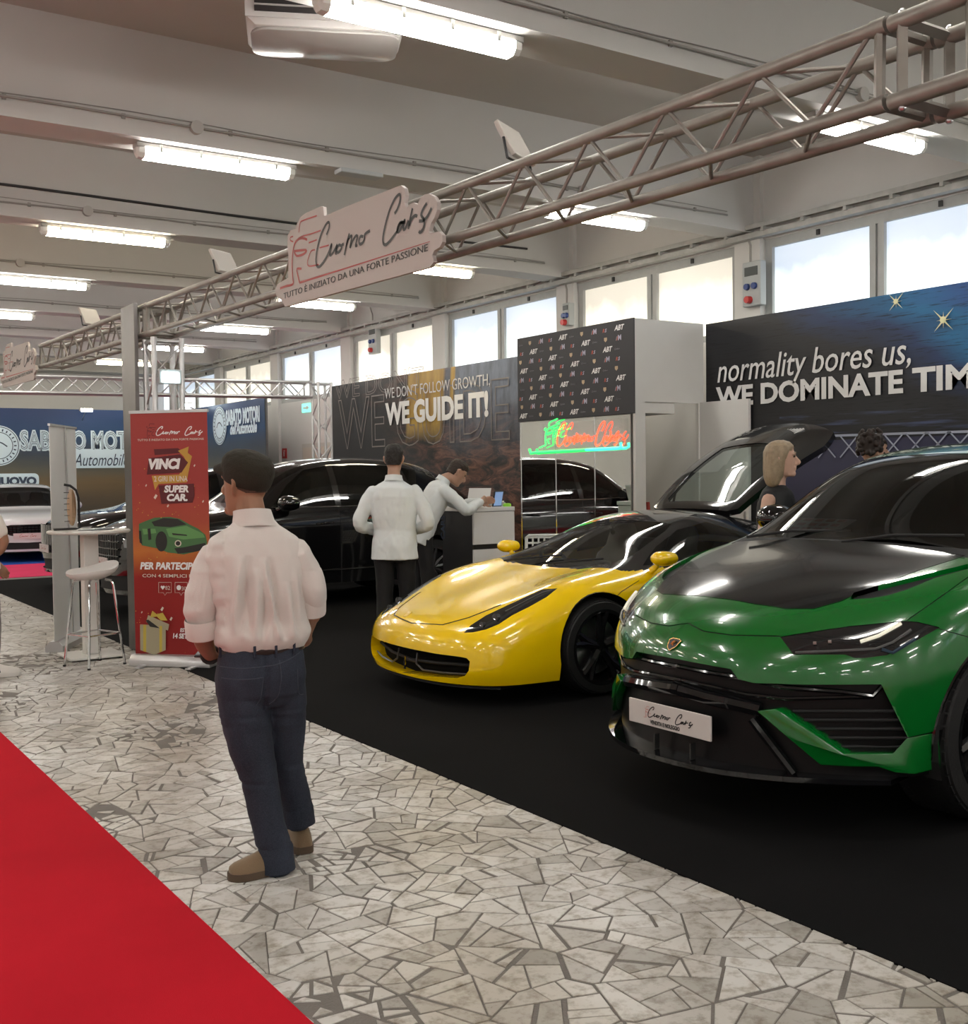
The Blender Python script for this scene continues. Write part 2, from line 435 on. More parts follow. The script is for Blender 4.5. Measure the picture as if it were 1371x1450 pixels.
# --- door at the far end of the window wall
dr = MB(); dr.bb((WALLX - .03, 19.7, 0), (WALLX - .001, 21.9, 2.25)); 
d1 = struct(dr.build('door_1', M('door_frame_paint', (0.55, 0.53, .49), .5)), 'cream double door in the far white wall')
for a in (19.78, 20.82): MB().bb((WALLX - .055, a, .02), (WALLX - .031, a + .98, 2.17)).build('door_leaf', M('door_cream', (0.60, .55, .47), .5), d1)

# --- ceiling slab, beams, conduits
m_ceil = M('ceiling_plaster', (0.49, 0.465, 0.43), 0.85, var=0.10, vscale=0.7)
m_beam = M('beam_plaster', (0.61, 0.605, 0.59), 0.8, var=0.08, vscale=0.9)
ceiling = struct(MB().bb((X0H, Y0H, CEIL), (WALLX, Y1H, CEIL + .2)).build('ceiling', m_ceil))
for y in BEAMS:
    b = MB()
    # beam with a haunch where it meets the window wall
    prof = [(X0H, SOFFIT), (WALLX - 1.3, SOFFIT), (WALLX, SOFFIT - .02), (WALLX, CEIL), (X0H, CEIL)]
    b.prism(prof, y, y + .40, lambda u, v, t: V((u, t, v)))
    b.build('beam', m_beam, ceiling)
m_cond = M('grey_conduit', (0.33, 0.32, 0.30), .5, var=.2)
for k, y in enumerate(BEAMS[3:10]):
    mb = MB(); rnd = random.Random(k)
    z0 = SOFFIT + .14
    pts = [(x, y - .016 - rnd.uniform(0, .004), z0 + rnd.uniform(-.008, .008)) for x in np.arange(-4, 9.7, .9)]
    mb.path(pts, .011, 6)
    pts = [(x, y - .014, z0 + .035 + .012 * math.sin(x * 2.1 + k)) for x in np.arange(-4, 9.7, .45)]
    mb.path(pts, .005, 5)
    for x in np.arange(-3.6, 9.4, .9): mb.box((x, y - .012, z0), (.03, .02, .04))
    root = mb.build('cable_conduit', m_cond, ceiling, smooth=True)
    for x in (3.3, 7.4): MB().lathe([(.0, -.05), (.055, -.05), (.055, .0)], (x, y - .0, z0), 'y', 14).build('junction_box', M('pvc_grey', (.5, .49, .47), .5), root, smooth=True)
    if k == 3:
        mb = MB(); mb.path([(x, y - .02, SOFFIT + .30 + .02 * math.sin(x * .8)) for x in np.arange(-4, 9.7, .6)], .015, 6)
        mb.build('dark_cable', M('cable_black', (.03, .03, .03), .5), root, smooth=True)
o = MB().bb((4.62, YB0 + YBS - .05, SOFFIT - .045), (5.05, YB0 + YBS + .10, SOFFIT - .004)).build('access_point', M('pale_blue_plastic', (.5, .53, .55), .5), bevel=.01); tag(o, 'small pale rectangular box under the beam beside the sign', 'ceiling box')

# --- fluorescent fittings
m_tray = M('fitting_tray', (.32, .31, .29), .5)
def tube_mat(name, c): return M(name, (.8, .8, .78), .3, emit=c, estr=TUBE_GLOW)
m_tw = tube_mat('diffuser_warm', (1.0, .88, .66)); m_tc = tube_mat('diffuser_white', (1.0, .965, .90))
m_clear = M('diffuser_end', (.75, .75, .72), .2)
def fitting(x, y, mat, label, L=1.42):
    t = thing('tube_light', label, 'light', (x, y, SOFFIT - .11), 0, 'ceiling tube lights')
    MB().bb((-L / 2, -.065, .065), (L / 2, .065, .105)).build('tray', m_tray, t, bevel=.008)
    prof = [(-.07, .064), (-.066, .015), (-.035, -.018), (.035, -.018), (.066, .015), (.07, .064)]
    MB().prism(prof, -L / 2 + .07, L / 2 - .07, lambda u, v, w: V((w, u, v))).build('diffuser', mat, t)
    for s in (-1, 1):
        MB().loft([[V((s * (L / 2 - .069), u, v)) for u, v in prof], [V((s * (L / 2 - .02), u * .92, v * .9 + .004)) for u, v in prof], [V((s * L / 2, u * .6, .03 + v * .5)) for u, v in prof]]).build('end_cap', m_clear, t)
    for u in np.linspace(-L / 2 + .2, L / 2 - .2, 4):
        for s in (-1, 1): MB().bb((u - .012, s * .072 - .004, .035), (u + .012, s * .072 + .004, .10)).build('clip', M('fitting_clip', (.5, .5, .48), .3, .6), t)
    return t
cols = [(3.55, 'left column'), (7.72, 'right column by the windows'), (-.7, ''), (-4.9, ''), (-9.1, '')]
names = {(3.55, 3): 'large bright tube light beside the ceiling air conditioner', (3.55, 4): 'tube light on the second beam, left of the car-logo sign',
         (3.55, 5): 'warm yellowish tube light on the third beam', (3.55, 6): 'tube light on the fourth beam, cut by the left edge', (3.55, 7): 'small tube light on the fifth beam at the left edge',
         (7.72, 3): 'tube light behind the truss, upper right', (7.72, 4): 'tube light behind the truss, middle right', (7.72, 5): 'tube light just right of the car-logo sign', (7.72, 6): 'tube light just below the car-logo sign',
         (7.72, 7): 'tube light behind the truss, left of the sign', (7.72, 8): 'distant tube light right of the steel column'}
for (x, _) in cols:
    for k, y in enumerate(BEAMS[:-1]):
        lab = names.get((x, k + 0 - 1), 'unseen tube light on a ceiling beam, added to brighten the hall')  # fittings not listed in names are unseen, added to raise the light level
        fitting(x, y + .17, m_tw if (k in (6, 10)) else m_tc, lab)

# --- ceiling air conditioner between the first two beams
ac = thing('air_conditioner', 'white ceiling air conditioner with louvred intake beside the bright tube light', 'air conditioner', (3.42, 7.02, 4.50), math.radians(-24))
m_ac = M('ac_white', (.55, .53, .51), .35)
MB().prism([(-.52, .06), (-.50, .40), (.50, .40), (.52, .06), (.46, 0), (-.46, 0)], -.26, .26, lambda u, v, t: V((u, t, v))).build('body', m_ac, ac, bevel=.015, smooth=True)
MB().bb((-.52, -.272, .05), (.52, -.262, .40)).build('intake_frame', m_ac, ac)
for k in range(5): MB().box((-.05, -.280, .10 + k * .052), (.82, .012, .034), rot=Matrix.Rotation(.6, 3, 'X')).build('louvre', M('ac_dark', (.02, .02, .02), .5), ac)
MB().prism(rrect(-.49, -.25, .49, .25, .12), -.022, 0, lambda u, v, t: V((u, v, t))).build('bottom_panel', M('ac_panel', (.42, .40, .38), .15), ac, bevel=.008, smooth=True)
for sx in (-.4, .4):
    for sy in (-.2, .2): MB().tube((sx, sy, .40), (sx, sy, .695), .008).build('hanger_rod', STEEL, ac)
# ================================================================== TRUSSES
def on_plane(px, py, P, n):
    d = V(_ray(px, py)); o = V((0, 0, H)); n = V(n); t = (V(P) - o).dot(n) / d.dot(n); return o + d * t
def truss(label, p0, p1, side, up, w=.245, h=.245, r=.0245, rb=.0085, pitch=.5, mat=None, frames=True, name='truss', group=None, off=0.0):
    mat = mat or ALU
    p0, p1 = V(p0), V(p1); side, up = V(side).normalized(), V(up).normalized()
    t = thing(name, label, 'truss', p0, 0, group)
    L = (p1 - p0).length; ax = (p1 - p0).normalized(); up = (up - ax * up.dot(ax)).normalized()
    cs = [(0, 0), (w, 0), (w, h), (0, h)]
    P = lambda a, b, c: ax * a + side * b + up * c
    for b, c in cs: MB().tube(P(0, b, c), P(L, b, c), r, 12).build('chord', mat, t, smooth=True)
    n = max(1, round((L - .1) / pitch)); st = (L - .12) / n
    for fi in range(4):
        (b0, c0), (b1, c1) = cs[fi], cs[(fi + 1) % 4]
        if fi % 2 == 0:      # top and bottom faces: a cross bar and one diagonal each bay
            for k in range(n):
                a = .06 + k * st
                MB().tube(P(a + st * .5, b0, c0), P(a + st, b1, c1), rb, 7).build('brace', mat, t, smooth=True)
            continue
        for k in range(n):
            a = .06 + k * st
            MB().tube(P(a, b0, c0), P(a + st * .5, b1, c1), rb, 7).build('brace', mat, t, smooth=True)
            MB().tube(P(a + st * .5, b1, c1), P(a + st, b0, c0), rb, 7).build('brace', mat, t, smooth=True)
    if frames:
        for a in (.03, L - .03):
            f = MB()
            for i in range(4):
                (b0, c0), (b1, c1) = cs[i], cs[(i + 1) % 4]
                f.path([P(a, b0, c0), P(a, b1, c1)], .018, 6)
            for b, c in cs: f.path([P(a - .029, b, c), P(a + .029, b, c)], r * 1.16, 12)
            f.build('end_frame', mat, t, smooth=True)
    return t
tz = lambda y: 2.712 + .0148 * y
XT = 3.10
truss('scuffed aluminium box truss running from the corner block to the car-logo sign', (XT, 2.315, tz(2.315)), (XT, 6.295, tz(6.295)), (1, 0, 0), (0, 0, 1), group='overhead truss along the stand edge')
truss('aluminium box truss between the car-logo sign and the steel column', (XT, 6.31, tz(6.31)), (XT, 10.045, tz(10.05)), (1, 0, 0), (0, 0, 1), group='overhead truss along the stand edge')
truss('far aluminium box truss beyond the steel column, ending at the distant sign', (XT, 10.565, tz(10.565)), (XT, 14.2, tz(14.2)), (1, 0, 0), (0, 0, 1), group='overhead truss along the stand edge')
truss('end piece of overhead truss cut by the right edge', (XT, 0.6, tz(.6)), (XT, 1.98, tz(1.98)), (1, 0, 0), (0, 0, 1), group='overhead truss along the stand edge')
# corner block at the near end
cb = thing('truss_corner_block', 'square bolted corner block joining the overhead trusses, upper right', 'truss', (XT, 1.98, tz(1.98)))
for b in (0, .245):
    for c in (0, .245): MB().tube((b, 0, c), (b, .32, c), .027, 12).build('chord', ALU, cb, smooth=True)
for yy in (.04, .28):
    for a, b in (((0, 0), (.245, 0)), ((.245, 0), (.245, .245)), ((.245, .245), (0, .245)), ((0, .245), (0, 0))):
        MB().path([(a[0], yy, a[1]), (b[0], yy, b[1])], .021, 4).build('plate', ALU, cb)
for b in (0, .245):
    for c in (0, .245):
        for yy in (.04, .28): MB().lathe([(.008, -.036), (.012, -.03), (.012, .03), (.008, .036)], (b, yy, c), 'z', 6).build('bolt', STEEL, cb)
# tower truss and flat steel upright
truss('upright truss tower behind the red roll-up banner', (XT + .02, 9.92, 0.008), (XT + .02, 9.92, 2.82), (1, 0, 0), (0, 1, 0), mat=ALU_L, name='truss_tower', pitch=.5)
pl = MB(); pl.prism([(10.16, .008), (10.52, .008), (10.55, 3.14), (10.14, 3.14)], 3.015, 3.05, lambda u, v, t: V((t, u, v)))
tag(pl.build('steel_upright', M('upright_grey', (.19, .18, .175), .45, .5, var=.15), bevel=.004), 'flat grey steel upright plate standing against the overhead truss', 'upright')
ju = thing('truss_corner_block', 'bolted truss junction on top of the tower beside the steel upright', 'truss', (XT, 10.05, tz(10.05)))
for b in (0, .245):
    for c in (0, .245): MB().tube((b, 0, c), (b, .50, c), .027, 10).build('chord', ALU, ju, smooth=True)
for yy in (.06, .25, .44):
    for a, b in (((0, 0), (.245, 0)), ((.245, 0), (.245, .245)), ((.245, .245), (0, .245)), ((0, .245), (0, 0))):
        MB().path([(a[0], yy, a[1]), (b[0], yy, b[1])], .019, 5).build('plate', ALU, ju)
# cross truss at the far side of the stand and its leg
truss('slim aluminium ladder truss crossing the hall behind the steel column', (1.2, 18.0, 2.86), (8.40, 18.0, 2.95), (0, 1, 0), (0, 0, 1), w=.25, h=.25, mat=ALU_L, pitch=.52, rb=.012)
truss('upright truss leg beside the canyon-print backdrop', (8.45, 17.85, .008), (8.45, 17.85, 3.2), (1, 0, 0), (0, 1, 0), mat=ALU_L, pitch=.5, rb=.012, name='truss_upright')
# lamps clamped on the trusses
def truss_lamp(px, py, x, label, yaw):
    p = on_x(px, py, x)
    t = thing('flood_lamp', label, 'lamp', (x, p.y, tz(p.y) + .305), yaw, 'lamps on the overhead truss')
    MB().box((0, 0, .10), (.24, .025, .20), rot=Matrix.Rotation(-.5, 3, 'X')).build('housing', M('lamp_housing', (.55, .52, .48), .5), t, bevel=.006)
    MB().box((0, .02, .10), (.2, .006, .16), rot=Matrix.Rotation(-.5, 3, 'X')).build('lens', M('lamp_glass', (.5, .5, .5), .15), t)
    MB().path([(-.13, 0, .10), (-.13, -.02, .0), (.13, -.02, .0), (.13, 0, .10)], .007, 6).build('bracket', BLACKP, t)
    MB().tube((0, -.02, -.03), (0, -.02, .0), .02, 8).build('clamp', STEEL, t)
truss_lamp(730, 215, 3.22, 'flood lamp seen from behind on the truss right of the sign', .5)
truss_lamp(318, 375, 3.22, 'flood lamp on the truss left of the car-logo sign', .5)
truss_lamp(128, 452, 3.22, 'flood lamp on the far truss left of the steel upright', .5)
# small bright work light on the tower
wl = thing('work_light', 'small bright work light fixed to the truss tower', 'lamp', (3.24, 9.872, 2.47))
MB().box((0, 0, 0), (.20, .04, .13)).build('housing', M('lamp_housing2', (.4, .45, .46), .4), wl, bevel=.006)
MB().box((0, -.024, -.005), (.15, .006, .085)).build('lens', M('work_light_lens', (.9, .95, 1), .3, emit=(.8, .95, 1), estr=14), wl)
wl2 = []
for nm, p, dr_ in (('small flood light above the blue lettered backdrop', on_y(122, 581, 27.2), (0, .37, -.22)), ('small flood light above the blue backdrop beside the red roll-up', on_x(265, 574, 8.65), (.33, .0, -.16))):
    t = thing('flood_lamp', nm, 'lamp', (p.x, p.y, p.z), 0, 'lamps on the far backdrops')
    MB().box((0, 0, .02), (.30, .1, .08)).build('housing', M('lamp_housing', (.55, .52, .48), .5), t, bevel=.01)
    MB().box((0, -.052, .0), (.26, .006, .07)).build('lens', MATS['work_light_lens'], t)
    MB().tube((0, .04, .0), dr_, .012).build('arm', STEEL, t)

# ================================================================== THE SIGN STROKES (traced once, reused)
def zs(pts, ox=380, oy=240, k=260 / 1371.0): return [(ox + x * k, oy + y * k) for x, y in pts]
XS = 3.005
def flat(pts): return [(-on_x(px, py, XS).y, on_x(px, py, XS).z) for px, py in pts]
HAND = [[(437, 488), (455, 440), (458, 402), (447, 396), (425, 425), (395, 490), (370, 580), (358, 660), (362, 712), (378, 728), (400, 710), (430, 665), (455, 615), (468, 575), (476, 560), (468, 600), (462, 632), (470, 640), (490, 615), (517, 562), (508, 600), (505, 625), (515, 625)],
        [(548, 570), (530, 565), (515, 590), (515, 618), (530, 615), (548, 590), (553, 565), (566, 556)],
        [(608, 478), (590, 545), (570, 640)], [(585, 570), (600, 520), (620, 498), (626, 505), (618, 550), (614, 582), (632, 535), (655, 498), (668, 500), (660, 540), (655, 570), (668, 565)],
        [(712, 502), (692, 500), (680, 530), (685, 556), (705, 550), (720, 520), (722, 490), (738, 472), (762, 457)],
        [(945, 330), (965, 300), (985, 240), (988, 195), (975, 190), (945, 225), (910, 300), (880, 400), (860, 500), (862, 550), (880, 562), (910, 535), (945, 490), (965, 460), (978, 425), (1000, 395), (1010, 397)],
        [(1010, 397), (988, 398), (970, 430), (965, 463), (980, 462), (1005, 420), (1022, 375), (1012, 430), (1016, 450), (1030, 432), (1050, 380)],
        [(1080, 290), (1062, 370), (1048, 445)], [(1055, 420), (1072, 372), (1098, 345), (1116, 350)],
        [(1187, 252), (1165, 285), (1145, 330), (1150, 352), (1166, 375), (1168, 410), (1156, 448), (1136, 470), (1127, 460)], [(1222, 288), (1192, 348), (1162, 380), (1128, 386)]]
LOGO = [[(230, 470), (240, 400), (265, 380), (365, 345)], [(188, 500), (168, 508), (168, 530), (188, 540)],
        [(292, 525), (270, 515), (235, 517), (205, 545), (188, 600), (180, 700), (184, 800), (187, 855), (140, 870), (90, 888)], [(228, 515), (262, 498), (330, 478), (395, 455)],
        [(195, 610), (285, 602), (265, 632), (215, 645), (197, 612)], [(305, 548), (365, 525)],
        [(352, 600), (322, 610), (302, 660), (294, 700), (310, 722), (380, 710)], [(385, 585), (455, 565)], [(250, 742), (216, 745), (225, 800), (236, 845)]]
UNDER = [[(236, 845), (600, 732), (1210, 538)]]
OUTL = [(125, 1025), (105, 985), (60, 945), (50, 900), (70, 855), (110, 830), (150, 810), (150, 640), (140, 560), (145, 490), (165, 455), (205, 440), (215, 400), (240, 355), (280, 325), (390, 275), (410, 280), (415, 345), (430, 345), (600, 270), (990, 118), (1015, 140), (1025, 190), (1015, 250), (1030, 290), (1055, 260), (1085, 248), (1115, 260), (1135, 215), (1170, 185), (1200, 182), (1235, 200), (1260, 240), (1262, 300), (1240, 360), (1215, 400), (1200, 460), (1205, 478), (1275, 462), (1298, 490), (1300, 540), (1280, 580), (1240, 605), (1225, 640), (1235, 690), (1205, 730)]
HAND2 = [smooth2(flat(zs(s))) for s in HAND]; LOGO2 = [smooth2(flat(zs(s)), 4) for s in LOGO]; UNDER2 = [flat(zs(s)) for s in UNDER]
_a = np.array([p for s in HAND2 for p in s]); HU0, HV0 = _a.min(0); HW = _a[:, 0].max() - HU0; HVH = _a[:, 1].max() - HV0
def script_strokes(which, x, y, width):
    """the traced strokes scaled so that the writing is `width` wide with its lower left corner at (x, y)"""
    k = width / HW
    return [[((p[0] - HU0) * k + x, (p[1] - HV0) * k + y) for p in s] for s in which]
m_board = M('sign_board', (.49, .445, .42), .6)
def car_sign(dy, dz, label):
    t = thing('hanging_sign', label, 'sign', (XS, 5.9 + dy, 2.9 + dz))
    loc = lambda u, v, q: V((-q, -u - 5.9, v - 2.9))
    MB().prism(flat(zs(OUTL)), -.022, 0, loc).build('board', m_board, t)
    f = lambda u, v, q: loc(u, v, .0025)
    mb = MB()
    for s in HAND2[:5]: ribbon(mb, s, .0175, f)
    mb.build('script_word', INK_K, t, fix=False); mb = MB()
    for s in HAND2[5:]: ribbon(mb, s, .0175, f)
    mb.build('script_word', INK_K, t, fix=False)
    mb = MB()
    for i, s in enumerate(LOGO2): ribbon(mb, s, .015 if i in (2, 8, 4) else .009, f)
    for s in UNDER2: ribbon(mb, s, .014, f, taper=True)
    mb.build('car_emblem', INK_R, t, fix=False)
    a, b = flat(zs([(118, 972)]))[0], flat(zs([(1195, 668)]))[0]
    mb = MB(); place_text(mb, "TUTTO \u00c8 INIZIATO DA UNA FORTE PASSIONE", loc(a[0], a[1] + .004, .0025), (0, -1, 0), (0, 0, 1), width=b[0] - a[0], height=.047, depth=.001)
    mb.build('slogan_lettering', INK_K, t, fix=False)['kind'] = 'stuff'
    for u in (a[0] + .45, b[0] - .35): MB().box(loc(u, 2.80 + (tz(6) - 2.79), -.042), (.04, .04, .05)).build('clamp', STEEL, t)
    return t
car_sign(0, 0, 'white cut-out sign with car outline and script lettering hung on the truss')
car_sign(9.15, .12, 'small distant copy of the script sign at the left edge')

# ================================================================== BACKDROPS
def print_mat(name, build):
    m = M(name, (.02, .02, .02), .42, spec=.4); nt, b = nodes_of(m)
    tc = nt.nodes.new('ShaderNodeTexCoord'); sp = nt.nodes.new('ShaderNodeSeparateXYZ'); nt.links.new(tc.outputs['Object'], sp.inputs[0])
    build(nt, b, tc, sp); return m
def ramp(nt, fac, stops):
    cr = nt.nodes.new('ShaderNodeValToRGB'); el = cr.color_ramp.elements
    el[0].position, el[0].color = stops[0][0], (*stops[0][1], 1); el[1].position, el[1].color = stops[-1][0], (*stops[-1][1], 1)
    for p, c in stops[1:-1]: e = el.new(p); e.color = (*c, 1)
    if fac is not None: nt.links.new(fac, cr.inputs[0])
    return cr.outputs[0]
def mth(nt, op, a, b=None, c=None):
    n = nt.nodes.new('ShaderNodeMath'); n.operation = op
    for i, x in enumerate((a, b, c)):
        if x is None: continue
        if isinstance(x, (int, float)): n.inputs[i].default_value = x
        else: nt.links.new(x, n.inputs[i])
    return n.outputs[0]
def mixc(nt, f, a, b, mode='MIX'):
    x = nt.nodes.new('ShaderNodeMix'); x.data_type = 'RGBA'; x.blend_type = mode
    for s, v in (('Factor', f), ('A', a), ('B', b)):
        if isinstance(v, (int, float)): x.inputs[s].default_value = v
        elif isinstance(v, tuple): x.inputs[s].default_value = (*v, 1)
        else: nt.links.new(v, x.inputs[s])
    return x.outputs['Result']
def noi(nt, vec, scale, detail=5, rough=.55, mscale=None, rot=None, dist=0):
    n = nt.nodes.new('ShaderNodeTexNoise'); n.inputs['Scale'].default_value = scale; n.inputs['Detail'].default_value = detail; n.inputs['Roughness'].default_value = rough; n.inputs['Distortion'].default_value = dist
    if mscale or rot:
        mp = nt.nodes.new('ShaderNodeMapping')
        if mscale: mp.inputs['Scale'].default_value = mscale
        if rot: mp.inputs['Rotation'].default_value = rot
        nt.links.new(vec, mp.inputs[0]); vec = mp.outputs[0]
    nt.links.new(vec, n.inputs['Vector']); return n.outputs['Fac']
def backdrop(name, label, a, b, z, mat, th=.05):
    """cloth panel standing on the floor from a to b (xy); local x runs along it, local z up, printed face on local -y"""
    a, b = V((*a, 0)), V((*b, 0)); L = (b - a).length
    t = thing(name, label, 'backdrop', (a.x, a.y, .008), math.atan2(b.y - a.y, b.x - a.x))
    n = 40; g = MB(); vs, fs = [], []
    rnd = noise.noise
    for j in range(21):
        for i in range(n + 1):
            u, v = i / n * L, j / 20 * z
            vs.append((u, rnd(V((u * 1.3, v * 1.1, a.x))) * .009 - .009, v))
    for j in range(20):
        for i in range(n): k = j * (n + 1) + i; fs.append((k, k + 1, k + n + 2, k + n + 1))
    g.add(vs, fs).build('printed_cloth', mat, t, smooth=True, fix=False)
    MB().bb((0, .004, 0), (L, th, z - .005)).build('panel', M('panel_core', (.1, .1, .1), .6), t)
    return t, L
# --- black and blue: normality bores us
def b1(nt, b, tc, sp):
    x, z = sp.outputs['X'], sp.outputs['Z']
    n1 = noi(nt, tc.outputs['Object'], 1.2, 3, mscale=(.5, 1, 2.2), rot=(0, .35, 0))
    f = mth(nt, 'ADD', mth(nt, 'MULTIPLY', x, .30), mth(nt, 'MULTIPLY', z, .62)); f = mth(nt, 'ADD', f, mth(nt, 'MULTIPLY', n1, .55))
    base = ramp(nt, mth(nt, 'MULTIPLY_ADD', f, .62, -1.20), [(0, (.010, .010, .012)), (.34, (.012, .013, .017)), (.5, (.012, .03, .09)), (.62, (.012, .11, .24)), (.74, (.02, .07, .21)), (1, (.02, .04, .13))])
    st = noi(nt, tc.outputs['Object'], 6, 4, .7, mscale=(.5, 1, 9), rot=(0, .42, 0))
    dark = ramp(nt, st, [(.36, (.25, .25, .25)), (.46, (1, 1, 1))])
    c = mixc(nt, 1.0, base, dark, 'MULTIPLY')
    low = ramp(nt, mth(nt, 'MULTIPLY_ADD', z, 1.0, 0), [(.0, (.035, .036, .075)), (1, (.035, .036, .075))])
    kz = mth(nt, 'LESS_THAN', z, 1.86); kx = mth(nt, 'GREATER_THAN', x, 1.05)
    c = mixc(nt, mth(nt, 'MULTIPLY', kz, kx), c, low)
    gl = noi(nt, tc.outputs['Object'], 3, 4, .6, mscale=(.4, 1, 8))
    kz2 = mth(nt, 'MULTIPLY', mth(nt, 'LESS_THAN', z, 2.12), mth(nt, 'GREATER_THAN', z, 1.86))
    c = mixc(nt, mth(nt, 'MULTIPLY', mth(nt, 'MULTIPLY', kz2, kx), ramp_f(nt, gl, .52, .72)), c, (.05, .065, .14))
    nt.links.new(c, b.inputs['Base Color'])
def ramp_f(nt, fac, lo, hi):
    r = nt.nodes.new('ShaderNodeMapRange'); r.inputs['From Min'].default_value = lo; r.inputs['From Max'].default_value = hi; nt.links.new(fac, r.inputs['Value']); return r.outputs[0]
XN = 9.0
nb, L = backdrop('printed_backdrop', 'black and blue printed backdrop lettered normality bores us', (XN, 9.07), (XN, 2.4), 3.19, print_mat('print_normality', b1))
def nloc(px, py, dx=.02): p = on_x(px, py, XN - dx); return V((9.07 - p.y, -dx, p.z - .008))
def btext(parent, fn, txt, p0, p1, h, nm='lettering', mat=INK_W, **kw):
    a, b = fn(*p0), fn(*p1); mb = MB()
    place_text(mb, txt, a, (1, 0, 0), (0, 0, 1), width=b.x - a.x, height=h, depth=.001, **kw)
    return mb.build(nm, mat, parent, fix=False)
INK_S = M('silver_ink', (.62, .62, .62), .5)
def nz(px, py): z = nloc(px, py).z; return lambda qx, qy: V((nloc(qx, py).x, -.02, z + qy))
btext(nb, nz(1279, 516.5), 'normality bores us,', (1016, -.075), (1290, 0), .335, shear=.22, bold=.004, mat=INK_S)
btext(nb, nz(1278, 557), 'WE DOMINATE', (1014, 0), (1279, 0), .222, bold=.035, mat=INK_S)
btext(nb, nz(1278, 557), 'TIME', (1292, 0), (1409, 0), .222, bold=.035, mat=INK_S)
mb = MB(); f = lambda u, v, t: V((u, -.021, v))
ln = [nloc(1146, 618), nloc(1371, 611), nloc(1500, 606)]
ribbon(mb, [(p.x, p.z) for p in ln], .022, f)
for k in range(9):
    px = 1171 + k * 31.5; c = nloc(px, 633 - k * .9); d = .105
    for s in (-1, 1): ribbon(mb, [(c.x - d, c.z - s * d), (c.x, c.z), (c.x + d, c.z + s * d)], .014, f)
a, b = nloc(1150, 694), nloc(1205, 664)
ribbon(mb, [(nloc(1150, 697).x, nloc(1150, 697).z), (nloc(1330, 690).x, nloc(1330, 690).z)], .02, f)
mb.build('line_print', M('pale_line_ink', (.30, .33, .42), .5), nb, fix=False)
mb = MB()
for px, py, s in ((1270, 427, .11), (1337, 453, .14)):
    c = nloc(px, py)
    for a in (45, 135, 0, 90):
        k = s * (1 if a % 90 else .55); dx, dz = math.cos(math.radians(a)) * k, math.sin(math.radians(a)) * k
        poly2(mb, [(c.x - dx, c.z - dz), (c.x - dz * .07, c.z + dx * .07), (c.x + dx, c.z + dz), (c.x + dz * .07, c.z - dx * .07)], lambda u, v, t: V((u, -.021 - a * .0001, v)))
    poly2(mb, [(c.x + math.cos(q) * s * .22, c.z + math.sin(q) * s * .22) for q in np.linspace(0, 2 * PI, 14)[:-1]], lambda u, v, t: V((u, -.036, v)))
mb.build('starburst_print', M('star_ink', (.62, .60, .36), .5), nb, fix=False)
# --- canyon print: we guide it
def b2(nt, b, tc, sp):
    x, z = sp.outputs['X'], sp.outputs['Z']
    rock = noi(nt, tc.outputs['Object'], 3.2, 10, .72, mscale=(.55, 1, 1.9), rot=(0, .55, 0), dist=1.2)
    c = ramp(nt, rock, [(.38, (.008, .008, .011)), (.46, (.035, .026, .025)), (.54, (.12, .058, .042)), (.63, (.24, .12, .085)), (.76, (.05, .04, .045))])
    big = noi(nt, tc.outputs['Object'], .9, 3)
    dk = ramp_f(nt, mth(nt, 'ADD', mth(nt, 'MULTIPLY', x, .30), mth(nt, 'MULTIPLY', big, 1.4)), 1.15, 2.1)
    c = mixc(nt, dk, (.016, .017, .021), c)
    sky = noi(nt, tc.outputs['Object'], 1.6, 5, .6, mscale=(3, 1, 1))
    blue = ramp(nt, sky, [(.3, (.06, .07, .095)), (.6, (.15, .18, .24))])
    kb = mth(nt, 'MULTIPLY', ramp_f(nt, z, 1.7, 2.6), ramp_f(nt, x, 3.4, 4.0)); c = mixc(nt, kb, c, blue)
    ye = ramp(nt, sky, [(.3, (.30, .17, .045)), (.6, (.46, .30, .06))])
    xz = mth(nt, 'ADD', x, mth(nt, 'MULTIPLY', z, -.10))
    ky = mth(nt, 'MULTIPLY', ramp_f(nt, xz, 2.28, 2.36), mth(nt, 'SUBTRACT', 1.0, ramp_f(nt, xz, 3.32, 3.4))); ky = mth(nt, 'MULTIPLY', ky, ramp_f(nt, mth(nt, 'ADD', z, mth(nt, 'MULTIPLY', sky, .3)), 2.2, 2.5))
    ky2 = mth(nt, 'MULTIPLY', mth(nt, 'MULTIPLY', ramp_f(nt, xz, 3.52, 3.56), mth(nt, 'SUBTRACT', 1.0, ramp_f(nt, xz, 3.64, 3.68))), ramp_f(nt, z, 2.5, 2.6))
    c = mixc(nt, mth(nt, 'MAXIMUM', ky, ky2), c, ye)
    nt.links.new(c, b.inputs['Base Color'])
XG = 8.6
gb, L = backdrop('printed_backdrop', 'canyon-print backdrop lettered we guide it behind the white-shirted men', (XG, 17.6), (XG, 11.5), 3.10, print_mat('print_canyon', b2))
def gloc(px, py, dx=.02): p = on_x(px, py, XG - dx); return V((17.6 - p.y, -dx, p.z - .008))
btext(gb, gloc, "WE DON'T FOLLOW GROWTH,", (545, 567), (694, 548), .19, mat=INK_S)
btext(gb, gloc, 'WE GUIDE IT!', (546, 603), (692, 596), .36, bold=.045, mat=INK_W)
o1 = M('outline_ink', (.20, .18, .17), .5)
btext(gb, gloc, "WE DON'T", (474, 566), (600, 538), .33, nm='outline_lettering', mat=o1, outline=.012)
btext(gb, gloc, 'WE GUIDE', (480, 637), (722, 618), .85, nm='outline_lettering', mat=o1, outline=.008)
